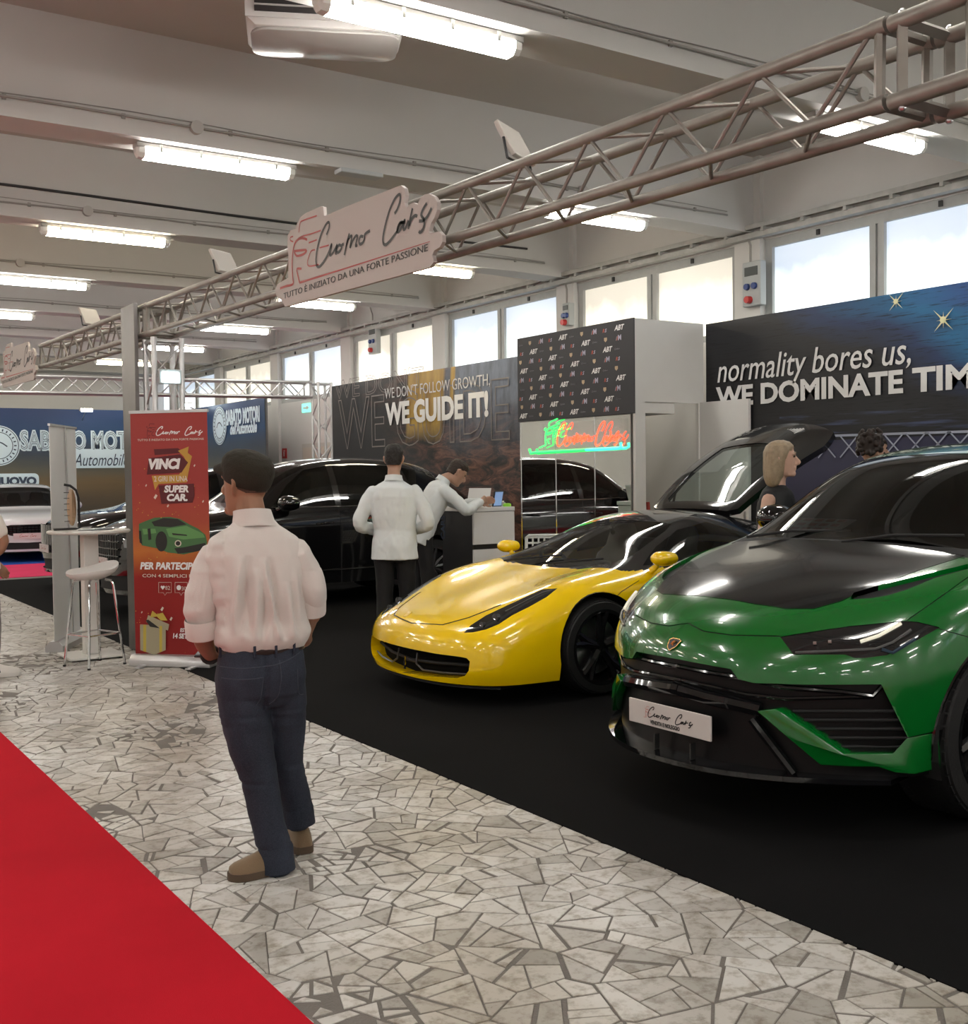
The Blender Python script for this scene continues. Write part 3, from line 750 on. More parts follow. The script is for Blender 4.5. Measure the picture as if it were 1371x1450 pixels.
# --- logo tower with mirror below
XL = 8.0
def lp(px, py): return on_x(px, py, XL)
tw = thing('display_tower', 'white display tower with a dark logo-print head above the mirror', 'display stand', (XL, 9.12, .008))
WP = M('white_panel', (.62, .615, .60), .5, var=.03)
MB().bb((.0, .02, 2.20), (.58, 2.13, 3.20)).build('head', WP, tw)
MB().bb((-.012, .0, 2.195), (-.0005, 2.135, 3.205)).build('logo_board', M('logo_board', (.028, .028, .034), .55), tw)
MB().bb((.0, .0, .0), (.14, .04, 3.20)).build('corner_post', WP, tw)
MB().bb((.14, .0, 2.32), (1.0, .04, 3.20)).build('side_panel', WP, tw)
MB().bb((.92, .0, .0), (.99, .04, 2.32)).build('side_panel', WP, tw)
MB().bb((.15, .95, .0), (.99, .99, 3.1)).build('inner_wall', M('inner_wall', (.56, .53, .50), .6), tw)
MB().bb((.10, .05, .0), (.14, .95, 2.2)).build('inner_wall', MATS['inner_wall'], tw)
MB().bb((.94, -.72, .02), (.975, .0, 2.33)).build('door', WP, tw)
MB().bb((.928, -.68, 1.0), (.94, -.66, 1.14)).build('door_handle', STEEL, tw)
st = tag(MB().path([(0, 0, 0.005), (-.06, .05, 1.25)], .02, 8).build('red_pole', M('red_pole', (.35, .03, .02), .4), smooth=True), 'red pole leaning inside the open white doorway', 'pole'); st.location = (8.36, 9.22, .0)
logos = {'abt': MB(), 'm': MB(), 'red': MB(), 'shield': MB(), 'name': MB()}
k = 0
for r in range(9):
    for c in range(11):
        u = .03 + c * .198 + (r % 2) * .02; v = 2.235 + r * .108
        if u > 2.0: continue
        org = V((-.0135, 2.13 - u, v)); q = (c + r * 2) % 5; ux, uy = (0, -1, 0), (0, 0, 1)
        if q == 0: place_text(logos['abt'], 'ABT', org, ux, uy, height=.058, shear=.3, bold=.03, depth=.0008)
        elif q == 1: place_text(logos['name'], 'Carbon', org + V((0, 0, .01)), ux, uy, height=.02, shear=.4, depth=.0008)
        elif q == 2:
            g = lambda a, b, t: org + V((0, -a, b))
            poly2(logos['shield'], [(.03, 0), (.055, .02), (.055, .05), (.005, .05), (.005, .02)], g)
        elif q == 3:
            for i in range(2): g = lambda a, b, t: org + V((0, -a, b)); poly2(logos['red' if i else 'name'], [(i * .014, 0), (i * .014 + .011, 0), (i * .014 + .027, .045), (i * .014 + .016, .045)], g)
            place_text(logos['m'], 'M', org + V((0, -.04, 0)), ux, uy, height=.058, bold=.04, depth=.0008)
        else:
            place_text(logos['red'], 'R', org, ux, uy, height=.04, shear=.3, bold=.03, depth=.0008); place_text(logos['m'], 'S', org + V((0, -.04, 0)), ux, uy, height=.04, shear=.3, bold=.03, depth=.0008)
for kk, mt in (('abt', INK_W), ('m', M('violet_white_ink', (.45, .44, .55), .5)), ('red', M('logo_red', (.45, .09, .06), .5)), ('shield', M('shield_ink', (.5, .38, .24), .5)), ('name', M('grey_ink', (.2, .2, .22), .5))):
    logos[kk].build('logo_print', mt, tw, fix=False)['kind'] = 'stuff'
MIR = M('mirror_glass', (.82, .85, .85), .015, 1.0)
mr = thing('mirror_wall', 'tall mirror panels under the logo-print tower', 'mirror', (XL + .02, 9.2, .008))
ys = [.02] + [lp(p, 650).y - 9.2 for p in (840, 785)] + [2.05]
for i in range(3): MB().bb((0, ys[i] + .006, .0), (.02, ys[i + 1] - .006, 2.19)).build('mirror_panel', MIR, mr)
for y in ys: MB().bb((-.006, y - .006, 0), (.02, y + .006, 2.19)).build('mirror_strip', CHROME, mr)
# --- neon sign in front of the mirror
XNE = 7.965
ne = thing('neon_sign', 'green and red neon sign of a car and script before the mirror', 'neon sign', (XNE, 10.2, 1.8))
nf = lambda px, py: on_x(px, py, XNE) - V((XNE, 10.2, 1.8))
NG = M('neon_green', (.2, .9, .4), .3, emit=(.0, .9, .07), estr=1.5); NR = M('neon_red', (.9, .2, .1), .3, emit=(1, .05, .02), estr=1.9)
NC = M('neon_cyan', (.2, .9, .8), .3, emit=(.03, .9, .40), estr=1.4)
p0, p1 = nf(789, 634), nf(879, 616); w = abs(p1.y - p0.y)
mb = MB()
for s in script_strokes(HAND2, 0, 0, w):
    mb.path([V((0, p0.y - u, p0.z + v * 1.35)) for u, v in s[::2] + [s[-1]]], .008, 6)
mb.build('red_script_tube', NR, ne, smooth=True)
mb = MB(); sc = [zs(s) for s in LOGO]
def remap(s):
    return [nf(763 + (x - 398) * 1.02, 602 + (y - 300) * .33) for x, y in s]
allp = np.array([p for s in sc for p in s]); lo, hi = allp.min(0), allp.max(0)
for s in sc: mb.path([nf(764 + (x - lo[0]) / (hi[0] - lo[0]) * 34, 598 + (y - lo[1]) / (hi[1] - lo[1]) * 36 + .10 * (398 - x)) for x, y in s], .0075, 6)
mb.build('green_car_tube', NG, ne, smooth=True)
MB().path([nf(750, 636), nf(752, 642), nf(757, 641), nf(830, 637)], .016, 8).build('green_base_tube', NG, ne, smooth=True)
MB().path([nf(830, 637), nf(876, 634.5), nf(880, 632), nf(879, 627)], .016, 8).build('cyan_base_tube', NC, ne, smooth=True)
MB().bb(nf(760, 643) + V((.012, 0, 0)), nf(880, 592) + V((.016, 0, 0))).build('clear_back', M('acrylic', (1, 1, 1), .05, alpha=.06), ne)
for px, py in ((770, 605), (870, 605)): MB().tube(nf(px, py) + V((.024, 0, 0)), nf(px, py) + V((.034, 0, 0)), .008).build('standoff', STEEL, ne)
# --- blue backdrops of the next stand
def b3(nt, b, tc, sp):
    z = sp.outputs['Z']; n = noi(nt, tc.outputs['Object'], 1.0, 5, .6, mscale=(.5, 1, 2))
    f = mth(nt, 'ADD', z, mth(nt, 'MULTIPLY', n, .5))
    c = ramp(nt, mth(nt, 'MULTIPLY', f, .3), [(.30, (.06, .055, .045)), (.52, (.16, .11, .055)), (.62, (.10, .10, .08)), (.72, (.045, .06, .08)), (.85, (.02, .06, .14)), (1.0, (.02, .045, .13))])
    nt.links.new(c, b.inputs['Base Color'])
pm3 = print_mat('print_blue_field', b3)
YS = 27.6
sb, L = backdrop('printed_backdrop', 'blue landscape backdrop with big white motor-dealer lettering at far left', (1.0, YS), (8.6, YS), 3.21, pm3)
sl = lambda px, py, d=.02: V((on_y(px, py, YS - d).x - 1.0, -d, on_y(px, py, YS - d).z - .008))
def sticker(parent, fn, p0, p1, h, txt, shear=0, bold=.05, nm='lettering', halo=.06, inkh=None):
    a, b = fn(*p0), fn(*p1)
    mb = MB(); place_text(mb, txt, a, (1, 0, 0), (0, 0, 1), width=b.x - a.x, height=h, depth=.001, bold=bold, shear=shear)
    mb.build('lettering_halo', M('sticker_blue_white', (.62, .76, .84), .5), parent, fix=False)
btext(sb, sl, 'SABATO MOTORI', (28, 639), (218, 634), .50, bold=.075, nm='lettering_halo', mat=M('sticker_blue_white', (.62, .76, .84), .5), space=1.05)
o = btext(sb, lambda px, py: sl(px, py) + V((.03, -.006, .04)), 'SABATO MOTORI', (28, 639), (216, 634), .42, bold=-.01, nm='lettering', mat=M('navy_ink', (.03, .05, .09), .5), outline=.012, space=1.05)
mb = MB(); f = lambda u, v, t: V((u, -.022 - t, v))
a, b = sl(72, 662), sl(188, 644); poly2(mb, rrect(a.x, a.z - .02, b.x, b.z + .14, .16), f); a, b = sl(0, 690), sl(55, 672); poly2(mb, rrect(a.x - .3, a.z, b.x, b.z + .03, .1), f)
mb.build('sticker_shape', MATS['sticker_blue_white'], sb, fix=False)
btext(sb, lambda px, py: sl(px, py, .028), "dell'Automobile", (80, 660), (182, 656), .30, nm='lettering', mat=MATS['navy_ink'], shear=.35)
btext(sb, lambda px, py: sl(px, py, .028), 'NUOVO', (-12, 688), (52, 688), .20, nm='lettering', mat=MATS['navy_ink'], bold=.06)
def roundel(parent, c, R, fn):
    mb = MB(); poly2(mb, [(c.x + math.cos(q) * R, c.z + math.sin(q) * R) for q in np.linspace(0, 2 * PI, 40)[:-1]], fn); mb.build('roundel', MATS['sticker_blue_white'], parent, fix=False)
    mb = MB(); g = lambda u, v, t: fn(u, v, .004)
    for k in (.93, .66): ribbon(mb, [(c.x + math.cos(q) * R * k, c.z + math.sin(q) * R * k) for q in np.linspace(0, 2 * PI, 41)], R * .035, g)
    for q in np.linspace(0, 2 * PI, 25)[:-1]:
        a, b = R * .72, R * .84; ribbon(mb, [(c.x + math.cos(q) * a, c.z + math.sin(q) * a), (c.x + math.cos(q) * b, c.z + math.sin(q) * b)], R * .06, g)
    ribbon(mb, smooth2([(c.x - R * .4, c.z - R * .1), (c.x - R * .2, c.z + R * .12), (c.x + R * .1, c.z + R * .15), (c.x + R * .4, c.z - R * .05)]), R * .06, g)
    mb.build('roundel_print', MATS['navy_ink'], parent, fix=False)
roundel(sb, sl(-2, 631), .46, f)
rb, L = backdrop('printed_backdrop', 'smaller blue backdrop with white roundel beside the far door', (9.0, 28.5), (9.0, 21.5), 3.17, pm3)
rl = lambda px, py, d=.02: V((28.5 - on_x(px, py, 9.0 - d).y, -d, on_x(px, py, 9.0 - d).z - .008))
roundel(rb, rl(311, 603), .42, f)
btext(rb, rl, 'SABATO MOTORI', (320, 603), (368, 597), .34, bold=.06, nm='lettering', mat=MATS['sticker_blue_white'])
btext(rb, rl, "dell'Automobile", (326, 616), (364, 610), .26, bold=.04, nm='lettering', mat=MATS['sticker_blue_white'], shear=.3)
# wall signs by the far door
def wall_sign(px0, py0, px1, py1, mat, nm, lab, cat, tx=None):
    a, b = on_x(px0, py0, 9.97), on_x(px1, py1, 9.97)
    t = thing(nm, lab, cat, (9.985, (a.y + b.y) / 2, (a.z + b.z) / 2)); w, h = abs(a.y - b.y), abs(a.z - b.z)
    MB().box((0, 0, 0), (.02, w, h)).build('plate', mat, t)
    mb = MB(); g = lambda u, v, q: V((-.012, -u, v))
    if tx == 'hose': poly2(mb, [(math.cos(q) * w * .28, h * .1 + math.sin(q) * w * .28) for q in np.linspace(0, 6.28, 14)[:-1]], g)
    elif tx == 'ext': poly2(mb, [(-w * .12, -h * .3), (w * .12, -h * .3), (w * .12, h * .15), (-w * .12, h * .15)], g); poly2(mb, [(-w * .12, h * .2), (w * .25, h * .2), (w * .25, h * .28), (-w * .12, h * .28)], g)
    else: poly2(mb, [(-w * .35, -h * .1), (0, -h * .1), (0, -h * .3), (w * .35, 0), (0, h * .3), (0, h * .1), (-w * .35, h * .1)], g)
    mb.build('pictogram', INK_W, t, fix=False)
RS = M('fire_red', (.5, .03, .03), .4)
wall_sign(386, 619, 392, 633, RS, 'fire_sign', 'upper red fire-hose sign on the far white wall', 'sign', 'hose')
wall_sign(399, 635, 405, 649, RS, 'fire_sign', 'lower red extinguisher sign on the far white wall', 'sign', 'ext')
wall_sign(427, 572, 440, 583, M('exit_green', (.1, .5, .35), .4, emit=(.25, .9, .7), estr=.9), 'exit_sign', 'lit green exit sign above the far door', 'sign', 'run')
# power distribution boxes on the piers
def power_box(px0, py0, px1, py1, lab):
    a, b = on_x(px0, py0, 9.84), on_x(px1, py1, 9.84)
    t = thing('power_box', lab, 'power box', (9.94, (a.y + b.y) / 2, (a.z + b.z) / 2), 0, 'socket boxes on the window piers'); w, h = abs(a.y - b.y), abs(a.z - b.z)
    MB().box((-.05, 0, 0), (.10, w, h)).build('case', M('box_grey', (.42, .44, .44), .5), t, bevel=.012)
    MB().box((-.104, 0, h * .28), (.008, w * .7, h * .2)).build('breaker_window', M('smoked', (.10, .11, .11), .2), t)
    for s in (-1, 1): MB().lathe([(.0, 0), (.035, 0), (.04, .03), (.0, .032)], (-.135, s * w * .2, -h * .06), 'x', 12).build('blue_socket', M('blue_socket', (.03, .06, .22), .4), t, smooth=True)
    MB().lathe([(.0, 0), (.04, 0), (.045, .06), (.0, .062)], (-.16, w * .08, -h * .36), 'x', 12).build('red_plug', RS, t, smooth=True)
    MB().path([(-.05, w * .2, h / 2), (-.05, w * .2, h / 2 + .2), (-.08, w * .3, h / 2 + .34)], .014, 6).build('cable', m_cond, t, smooth=True)
power_box(1051, 373, 1077, 431, 'grey socket box with blue sockets on the pier above the white tower')
power_box(521, 462, 533, 500, 'small socket box on the pier above the canyon backdrop')
power_box(796, 430, 806, 460, 'narrow dark socket box on the pier behind the logo print')
# ================================================================== CARS
def glass(name, tint, refl=.06):
    if name in MATS: return MATS[name]
    m = bpy.data.materials.new(name); m.use_nodes = True; nt = m.node_tree; nt.nodes.clear()
    o = nt.nodes.new('ShaderNodeOutputMaterial'); mx = nt.nodes.new('ShaderNodeMixShader'); tr = nt.nodes.new('ShaderNodeBsdfTransparent'); gl = nt.nodes.new('ShaderNodeBsdfGlossy')
    tr.inputs[0].default_value = (*tint, 1); gl.inputs['Roughness'].default_value = .02
    fr = nt.nodes.new('ShaderNodeFresnel'); fr.inputs['IOR'].default_value = 1.5
    ad = nt.nodes.new('ShaderNodeMath'); ad.operation = 'ADD'; ad.inputs[1].default_value = refl; nt.links.new(fr.outputs[0], ad.inputs[0])
    nt.links.new(ad.outputs[0], mx.inputs[0]); nt.links.new(tr.outputs[0], mx.inputs[1]); nt.links.new(gl.outputs[0], mx.inputs[2]); nt.links.new(mx.outputs[0], o.inputs[0])
    MATS[name] = m; return m
G_DARK = glass('tinted_glass', (.10, .105, .105)); G_CLEAR = glass('windscreen_glass', (.42, .45, .44)); G_BLACK = glass('black_glass', (.02, .02, .02))

def subdivide(verts, faces, level, creases=None):
    me = bpy.data.meshes.new('cage'); me.from_pydata([tuple(v) for v in verts], [], faces); me.update()
    if creases:
        at = me.attributes.new('crease_edge', 'FLOAT', 'EDGE'); idx = {}
        for e in me.edges: idx[tuple(sorted(e.vertices))] = e.index
        for k, c in creases.items():
            if k in idx: at.data[idx[k]].value = c
    return evaluate(me, lambda o: setattr(o.modifiers.new('s', 'SUBSURF'), 'levels', level))
def evaluate(me, setup):
    ob = bpy.data.objects.new('tmp', me); TMP.collection.objects.link(ob); setup(ob)
    for md in ob.modifiers:
        if md.type == 'SUBSURF': md.render_levels = md.levels
    out = tmp_eval(ob)
    bpy.data.objects.remove(ob); bpy.data.meshes.remove(me); return out

def pip(poly, x, y):
    c = False; n = len(poly)
    for i in range(n):
        (x0, y0), (x1, y1) = poly[i], poly[(i + 1) % n]
        if (y0 > y) != (y1 > y) and x < (x1 - x0) * (y - y0) / (y1 - y0) + x0: c = not c
    return c

class Car:
    """shell lofted from half sections; local x = 0 at the nose and grows to the tail, y sideways, z up"""
    def __init__(s, name, label, loc, spec, rz=0.0, level=3, group=None):
        s.root = thing(name, label, 'car', loc, rz, group)
        s.inv = (Matrix.Translation(V(loc)) @ Matrix.Rotation(rz, 4, 'Z')).inverted()
        s.eye = s.inv @ V((0, 0, H))
        vs, ids, fs = [], {}, []
        T = spec['stations']; K = len(T); R = len(T[0]['rows'])
        fr = (0, .36, .70, 1.0)
        def top(k, j):
            st = T[k]; ey, ez = st['edge']; t = fr[j]
            x = st['x'] + st.get('sw', 0) * t ** 2
            z = st['zc'] + (ez - st['zc']) * t ** st.get('p', 2.2)
            if 'zm' in st and j in (1, 2): z += st['zm'][j - 1]
            return V((x, ey * t, z))
        def side(k, r):
            st = T[k]; y, z = st['rows'][r - 1][:2]; dx = st['rows'][r - 1][2] if len(st['rows'][r - 1]) > 2 else 0
            return V((st['x'] + st.get('sw', 0) + dx, y, z))
        def endp(E, k, j, r):
            xc, sw, zc = E[r - 1][:3]; y, z = T[k]['rows'][r - 1][:2]; t = fr[j]; pw = E[r - 1][3] if len(E[r - 1]) > 3 else 2.0
            return V((xc + sw * t ** pw, y * t, zc + (z - zc) * t ** 2))
        def vid(key, p):
            if key not in ids: ids[key] = len(vs); vs.append(p)
            return ids[key]
        F_, B_ = spec['front'], spec['back']
        for sg in (1, -1):
            def g(kind, a, b):
                if kind == 't': p = top(a, b); key = ('t', a, b)
                elif kind == 's':
                    if b == 0: return g('t', a, 3)
                    if a == 0: p = endp(F_, 0, 3, b)
                    elif a == K - 1: p = endp(B_, K - 1, 3, b)
                    else: p = side(a, b)
                    key = ('s', a, b)
                elif kind == 'f':
                    if b == 0: return g('t', 0, a)
                    if a == 3: return g('s', 0, b)
                    p = endp(F_, 0, a, b); key = ('f', a, b)
                else:
                    if b == 0: return g('t', K - 1, a)
                    if a == 3: return g('s', K - 1, b)
                    p = endp(B_, K - 1, a, b); key = ('b', a, b)
                p = p.copy()
                if abs(p.y) < 1e-6: return vid(key + (0,), p)
                p.y *= sg; return vid(key + (sg,), p)
            def q(*f): fs.append(list(f) if sg == 1 else list(f)[::-1])
            for k in range(K - 1):
                for j in range(3): q(g('t', k, j), g('t', k + 1, j), g('t', k + 1, j + 1), g('t', k, j + 1))
                for r in range(R): q(g('s', k, r), g('s', k + 1, r), g('s', k + 1, r + 1), g('s', k, r + 1))
            for j in range(3):
                for r in range(R):
                    q(g('f', j, r), g('f', j + 1, r), g('f', j + 1, r + 1), g('f', j, r + 1))
                    q(g('b', j + 1, r), g('b', j, r), g('b', j, r + 1), g('b', j + 1, r + 1))
        me = subdivide(vs, fs, level)
        s.bm = bmesh.new(); s.bm.from_mesh(me); bpy.data.meshes.remove(me)
        bmesh.ops.recalc_face_normals(s.bm, faces=s.bm.faces)
        zt = .8 * max(v.co.z for v in s.bm.verts)
        up = sum(f.normal.z for f in s.bm.faces if f.calc_center_median().z > zt)
        if up < 0: bmesh.ops.reverse_faces(s.bm, faces=s.bm.faces)
        s.bvh = BVHTree.FromBMesh(s.bm)
        s.lay = s.bm.faces.layers.int.new('part')
        s.n = 0; s.tags = {}
    def raydir(s, px, py): return (s.inv.to_3x3() @ V(_ray(px, py))).normalized()
    def hit(s, px, py, miss=None):
        p, n, i, d = s.bvh.ray_cast(s.eye, s.raydir(px, py))
        if p is None and miss is not None:
            d = s.raydir(px, py); p = s.eye + d * ((miss - s.eye.x) / d.x); n = V((-1, 0, 0))
        return p, n
    def cut(s, tagname, poly, axis, filt=None, mirror=False, over=None):
        """cut a 2-D outline into the shell and mark the faces inside; axis: 'x','y','z' or 'cam' (outline measured in the photograph)"""
        for mi in ((1, -1) if mirror else (1,)):
            eye = V((s.eye.x, s.eye.y * mi, s.eye.z))
            if axis == 'cam':
                rays = [s.raydir(*p) for p in poly]
                if mi < 0: rays = [V((r.x, -r.y, r.z)) for r in rays]
                c = sum(rays, V()) / len(rays); c.normalize(); e1 = c.cross(V((0, 0, 1))).normalized(); e2 = e1.cross(c)
                pr = lambda v: ((v - eye).dot(e1) / (v - eye).dot(c), (v - eye).dot(e2) / (v - eye).dot(c))
                P2 = [(r.dot(e1) / r.dot(c), r.dot(e2) / r.dot(c)) for r in rays]
                pl = [(eye, rays[i].cross(rays[(i + 1) % len(rays)]).normalized()) for i in range(len(rays))]
            else:
                ia = {'x': (1, 2), 'y': (0, 2), 'z': (0, 1)}[axis]
                P2 = [tuple(p) for p in poly]
                if mi < 0 and axis in 'xz': P2 = [(-u, v) if axis == 'x' else (u, -v) for u, v in P2]
                pr = lambda v: (v[ia[0]], v[ia[1]]); pl = []
                for i in range(len(P2)):
                    a, b = P2[i], P2[(i + 1) % len(P2)]; nn = V((0, 0, 0)); nn[ia[0]] = b[1] - a[1]; nn[ia[1]] = -(b[0] - a[0])
                    co = V((0, 0, 0)); co[ia[0]], co[ia[1]] = a; pl.append((co, nn.normalized()))
            fl = (lambda c, n: filt(V((c.x, c.y * mi, c.z)), V((n.x, n.y * mi, n.z)))) if filt else (lambda c, n: True)
            lo = [min(p[i] for p in P2) for i in (0, 1)]; hi = [max(p[i] for p in P2) for i in (0, 1)]
            cand = []
            for f in s.bm.faces:
                if not fl(f.calc_center_median(), f.normal): continue
                q = [pr(v.co) for v in f.verts]
                if max(a for a, b in q) < lo[0] or min(a for a, b in q) > hi[0] or max(b for a, b in q) < lo[1] or min(b for a, b in q) > hi[1]: continue
                cand.append(f)
            for i, (co, no) in enumerate(pl):
                a, b = P2[i], P2[(i + 1) % len(P2)]
                if math.hypot(a[0] - b[0], a[1] - b[1]) < 1e-7: continue
                bx = (min(a[0], b[0]), max(a[0], b[0]), min(a[1], b[1]), max(a[1], b[1]))
                near, far = [], []
                for f in cand:
                    q = [pr(v.co) for v in f.verts]
                    (far if (max(u for u, w in q) < bx[0] or min(u for u, w in q) > bx[1] or max(w for u, w in q) < bx[2] or min(w for u, w in q) > bx[3]) else near).append(f)
                if not near: continue
                geom = list({e for f in near for e in f.edges}) + list({v for f in near for v in f.verts}) + near
                r = bmesh.ops.bisect_plane(s.bm, geom=geom, dist=1e-5, plane_co=co, plane_no=no)
                cand = far + list({f for f in near if f.is_valid} | {g for e in r['geom_cut'] if isinstance(e, (bmesh.types.BMEdge, bmesh.types.BMVert)) for g in e.link_faces if fl(g.calc_center_median(), g.normal)} - set(far))
            if tagname not in s.tags: s.n += 1; s.tags[tagname] = s.n
            for f in cand:
                if not f.is_valid: continue
                cm = f.calc_center_median()
                if not fl(cm, f.normal): continue
                if over is not None and f[s.lay] not in [0 if o == '' else s.tags.get(o, -1) for o in over]: continue
                if pip(P2, *pr(cm)): f[s.lay] = s.tags[tagname]
    def drop(s, tagname):
        fs = [f for f in s.bm.faces if f[s.lay] == s.tags[tagname]]; bmesh.ops.delete(s.bm, geom=fs, context='FACES')
    def take(s, tagname, name, mat, shift=(0, 0, 0), inset=0.0, lip=0.0, parent=None, thick=0.0, label=None, offset=0.0, sides=False, lipdir=None):
        """move the marked faces into a part of their own; lip folds the shell edge inwards around the opening"""
        fs = [f for f in s.bm.faces if f[s.lay] == s.tags[tagname]]
        if not fs: return []
        if lip or lipdir:
            es = [e for e in s.bm.edges if len(e.link_faces) == 2 and (e.link_faces[0][s.lay] == s.tags[tagname]) != (e.link_faces[1][s.lay] == s.tags[tagname])]
        groups = {0: fs}
        if sides: groups = {1: [f for f in fs if f.calc_center_median().y > 0], -1: [f for f in fs if f.calc_center_median().y <= 0]}
        outs = []
        for sd, gfs in groups.items():
            if not gfs: continue
            me = bpy.data.meshes.new(name); idx = {}; vv, ff, nn = [], [], []
            for f in gfs:
                w = []
                for v in f.verts:
                    if v.index not in idx or True:
                        k = v
                    if k not in idx: idx[k] = len(vv); vv.append(v.co + V(shift) + v.normal * offset)
                    w.append(idx[k])
                ff.append(w)
            me.from_pydata([tuple(p) for p in vv], [], ff); me.update()
            if thick:
                def st(o):
                    m = o.modifiers.new('t', 'SOLIDIFY'); m.thickness = thick; m.offset = -1
                me = evaluate(me, st)
            o = finish(name, me, mat, parent or s.root, True, 0, 50, 2, False)
            if label: plabel(o, label)
            outs.append(o)
        if lip or lipdir:
            r = bmesh.ops.extrude_edge_only(s.bm, edges=es)
            nv = [g for g in r['geom'] if isinstance(g, bmesh.types.BMVert)]
            nf = [g for g in r['geom'] if isinstance(g, bmesh.types.BMFace)]
            for f in nf: f[s.lay] = 0
            for v in nv:
                v.co += V(lipdir) if lipdir else V((lip, 0, 0))
        bmesh.ops.delete(s.bm, geom=fs, context='FACES')
        return outs
    def body(s, mat, name='body'):
        me = bpy.data.meshes.new(name); s.bm.to_mesh(me); s.bm.free()
        return finish(name, me, mat, s.root, True, 0, 40, 2, False)
    def pad(s, poly, name, mat, out=.02, back=.03, mirror=True, label=None, direction=(-1, 0, 0), bevel=0.0, parent=None, miss=None):
        """solid piece whose outline was measured in the photograph, laid on the shell"""
        P = [s.hit(x, y, miss)[0] for x, y in poly]; d = V(direction); res = []
        if any(p is None for p in P): print('pad miss', name, [i for i, p in enumerate(P) if p is None]); P = [p for p in P if p is not None]
        for mi in ((1, -1) if mirror else (1,)):
            Q = [V((p.x, p.y * mi, p.z)) for p in P]; dd = V((d.x, d.y * mi, d.z)); n = len(Q)
            mb = MB().add([p + dd * out for p in Q] + [p - dd * back for p in Q], [list(range(n)), [n + i for i in range(n)][::-1]] + [[i, n + i, n + (i + 1) % n, (i + 1) % n] for i in range(n)])
            o = mb.build(name, mat, parent or s.root, smooth=True, bevel=bevel, ang=30)
            if label: plabel(o, label)
            res.append(o)
        return res
def arch_poly(cx, cz, r, n=28, low=-.3):
    return [(cx + r * math.cos(a), cz + r * math.sin(a)) for a in np.linspace(-.25, PI + .25, n)] + [(cx - r * 1.0, low), (cx + r * 1.0, low)]
def wheel(car, x, y, R, w, rim_r, style, mat, tread=True, disc=True):
    """y < 0: outer face looks towards -y"""
    s = -1 if y < 0 else 1
    t = bpy.data.objects.new('wheel', None); COL.objects.link(t); t.parent = car.root; t.location = (x, y, R); t.empty_display_size = .1
    o = s * w / 2
    prof = [(rim_r, -w / 2), (rim_r + .012, -w / 2), (R * .93, -w / 2 + .004), (R * .985, -w / 2 + .03), (R, -w / 2 + .06), (R, w / 2 - .06), (R * .985, w / 2 - .03), (R * .93, w / 2 - .004), (rim_r + .012, w / 2), (rim_r, w / 2)]
    n = 56; mb = MB(); rings = [[V((r * math.cos(a), h, r * math.sin(a))) for a in np.linspace(0, 2 * PI, n + 1)[:-1]] for r, h in prof]
    mb.loft(rings, cap=False)
    if tread:
        for k in range(44):
            a = 2 * PI * k / 44
            for h0, h1 in ((-w / 2 + .012, -.035), (.035, w / 2 - .012)):
                c, q = math.cos(a), math.sin(a); tn = V((-q, 0, c)); rd = V((c, 0, q))
                b0, b1 = rd * (R * .975) + V((0, h0, 0)), rd * (R * 1.0) + V((0, h1, 0))
                wd = R * PI / 44 * .80
                A = [rd * (R * .965) - tn * wd + V((0, h0, 0)), rd * (R * .965) + tn * wd + V((0, h0, 0)), rd * (R + .005) + tn * (wd + .02) + V((0, h1, 0)), rd * (R + .005) - tn * (wd - .02) + V((0, h1, 0))]
                B = [p - rd * .012 for p in A]
                mb.add(A + B, [(0, 1, 2, 3), (0, 4, 5, 1), (1, 5, 6, 2), (2, 6, 7, 3), (3, 7, 4, 0)])
    mb.build('tyre', RUBBER, t, smooth=True, fix=False)
    mb = MB(); mb.lathe([(rim_r, -w / 2 + .0), (rim_r + .005, -w / 2 + .01), (rim_r - .02, 0), (rim_r + .005, w / 2 - .01), (rim_r, w / 2)], n=48, axis='y')
    mb.f = [f for f in mb.f if len(f) == 4]
    mb.lathe([(rim_r - .012, o), (rim_r + .012, o * 1.01), (rim_r + .012, o * .93), (rim_r - .012, o * .93)], n=48, axis='y'); mb.f = [f for f in mb.f if len(f) == 4]
    mb.build('rim', mat, t, smooth=True)
    for k in range(style):
        a = 2 * PI * (k + .25) / style; sp = MB()
        for da in ((-.10, .10) if style <= 5 else (0,)):
            p = [V((r * math.cos(a + d), o * yy, r * math.sin(a + d))) for r, d, yy in ((rim_r * .14, 0, .62), (rim_r * .55, da * .7, .72), (rim_r * .99, da * 1.6, .90))]
            sp.path(p, [.034, .026, .022], 6, up=(0, 1, 0))
        sp.build('spoke', mat, t, smooth=True)
    MB().lathe([(.0, o * .5), (.075, o * .55), (.07, o * .74), (.03, o * .78), (.0, o * .78)], n=20, axis='y').build('hub', mat, t, smooth=True)
    if disc: MB().lathe([(.05, o * .1), (rim_r * .78, o * .1), (rim_r * .78, o * .2), (.05, o * .2)], n=32, axis='y').build('brake_disc', STEEL, t, smooth=True)
    return t
def liner(car, x, yo, z, r, w):
    for s in (-1, 1):
        mb = MB(); a = np.linspace(-.35, PI + .35, 22)
        mb.loft([[V((x + r * math.cos(q), s * yo, z + r * math.sin(q))) for q in a], [V((x + r * math.cos(q), s * (yo - w), z + r * math.sin(q))) for q in a]], cap=False, closed=False)
        c = [V((x + r * math.cos(q), s * (yo - w), z + r * math.sin(q))) for q in a]; mb.add(c, [list(range(len(c)))])
        mb.build('wheel_arch_liner', MATTB, car.root, fix=False)
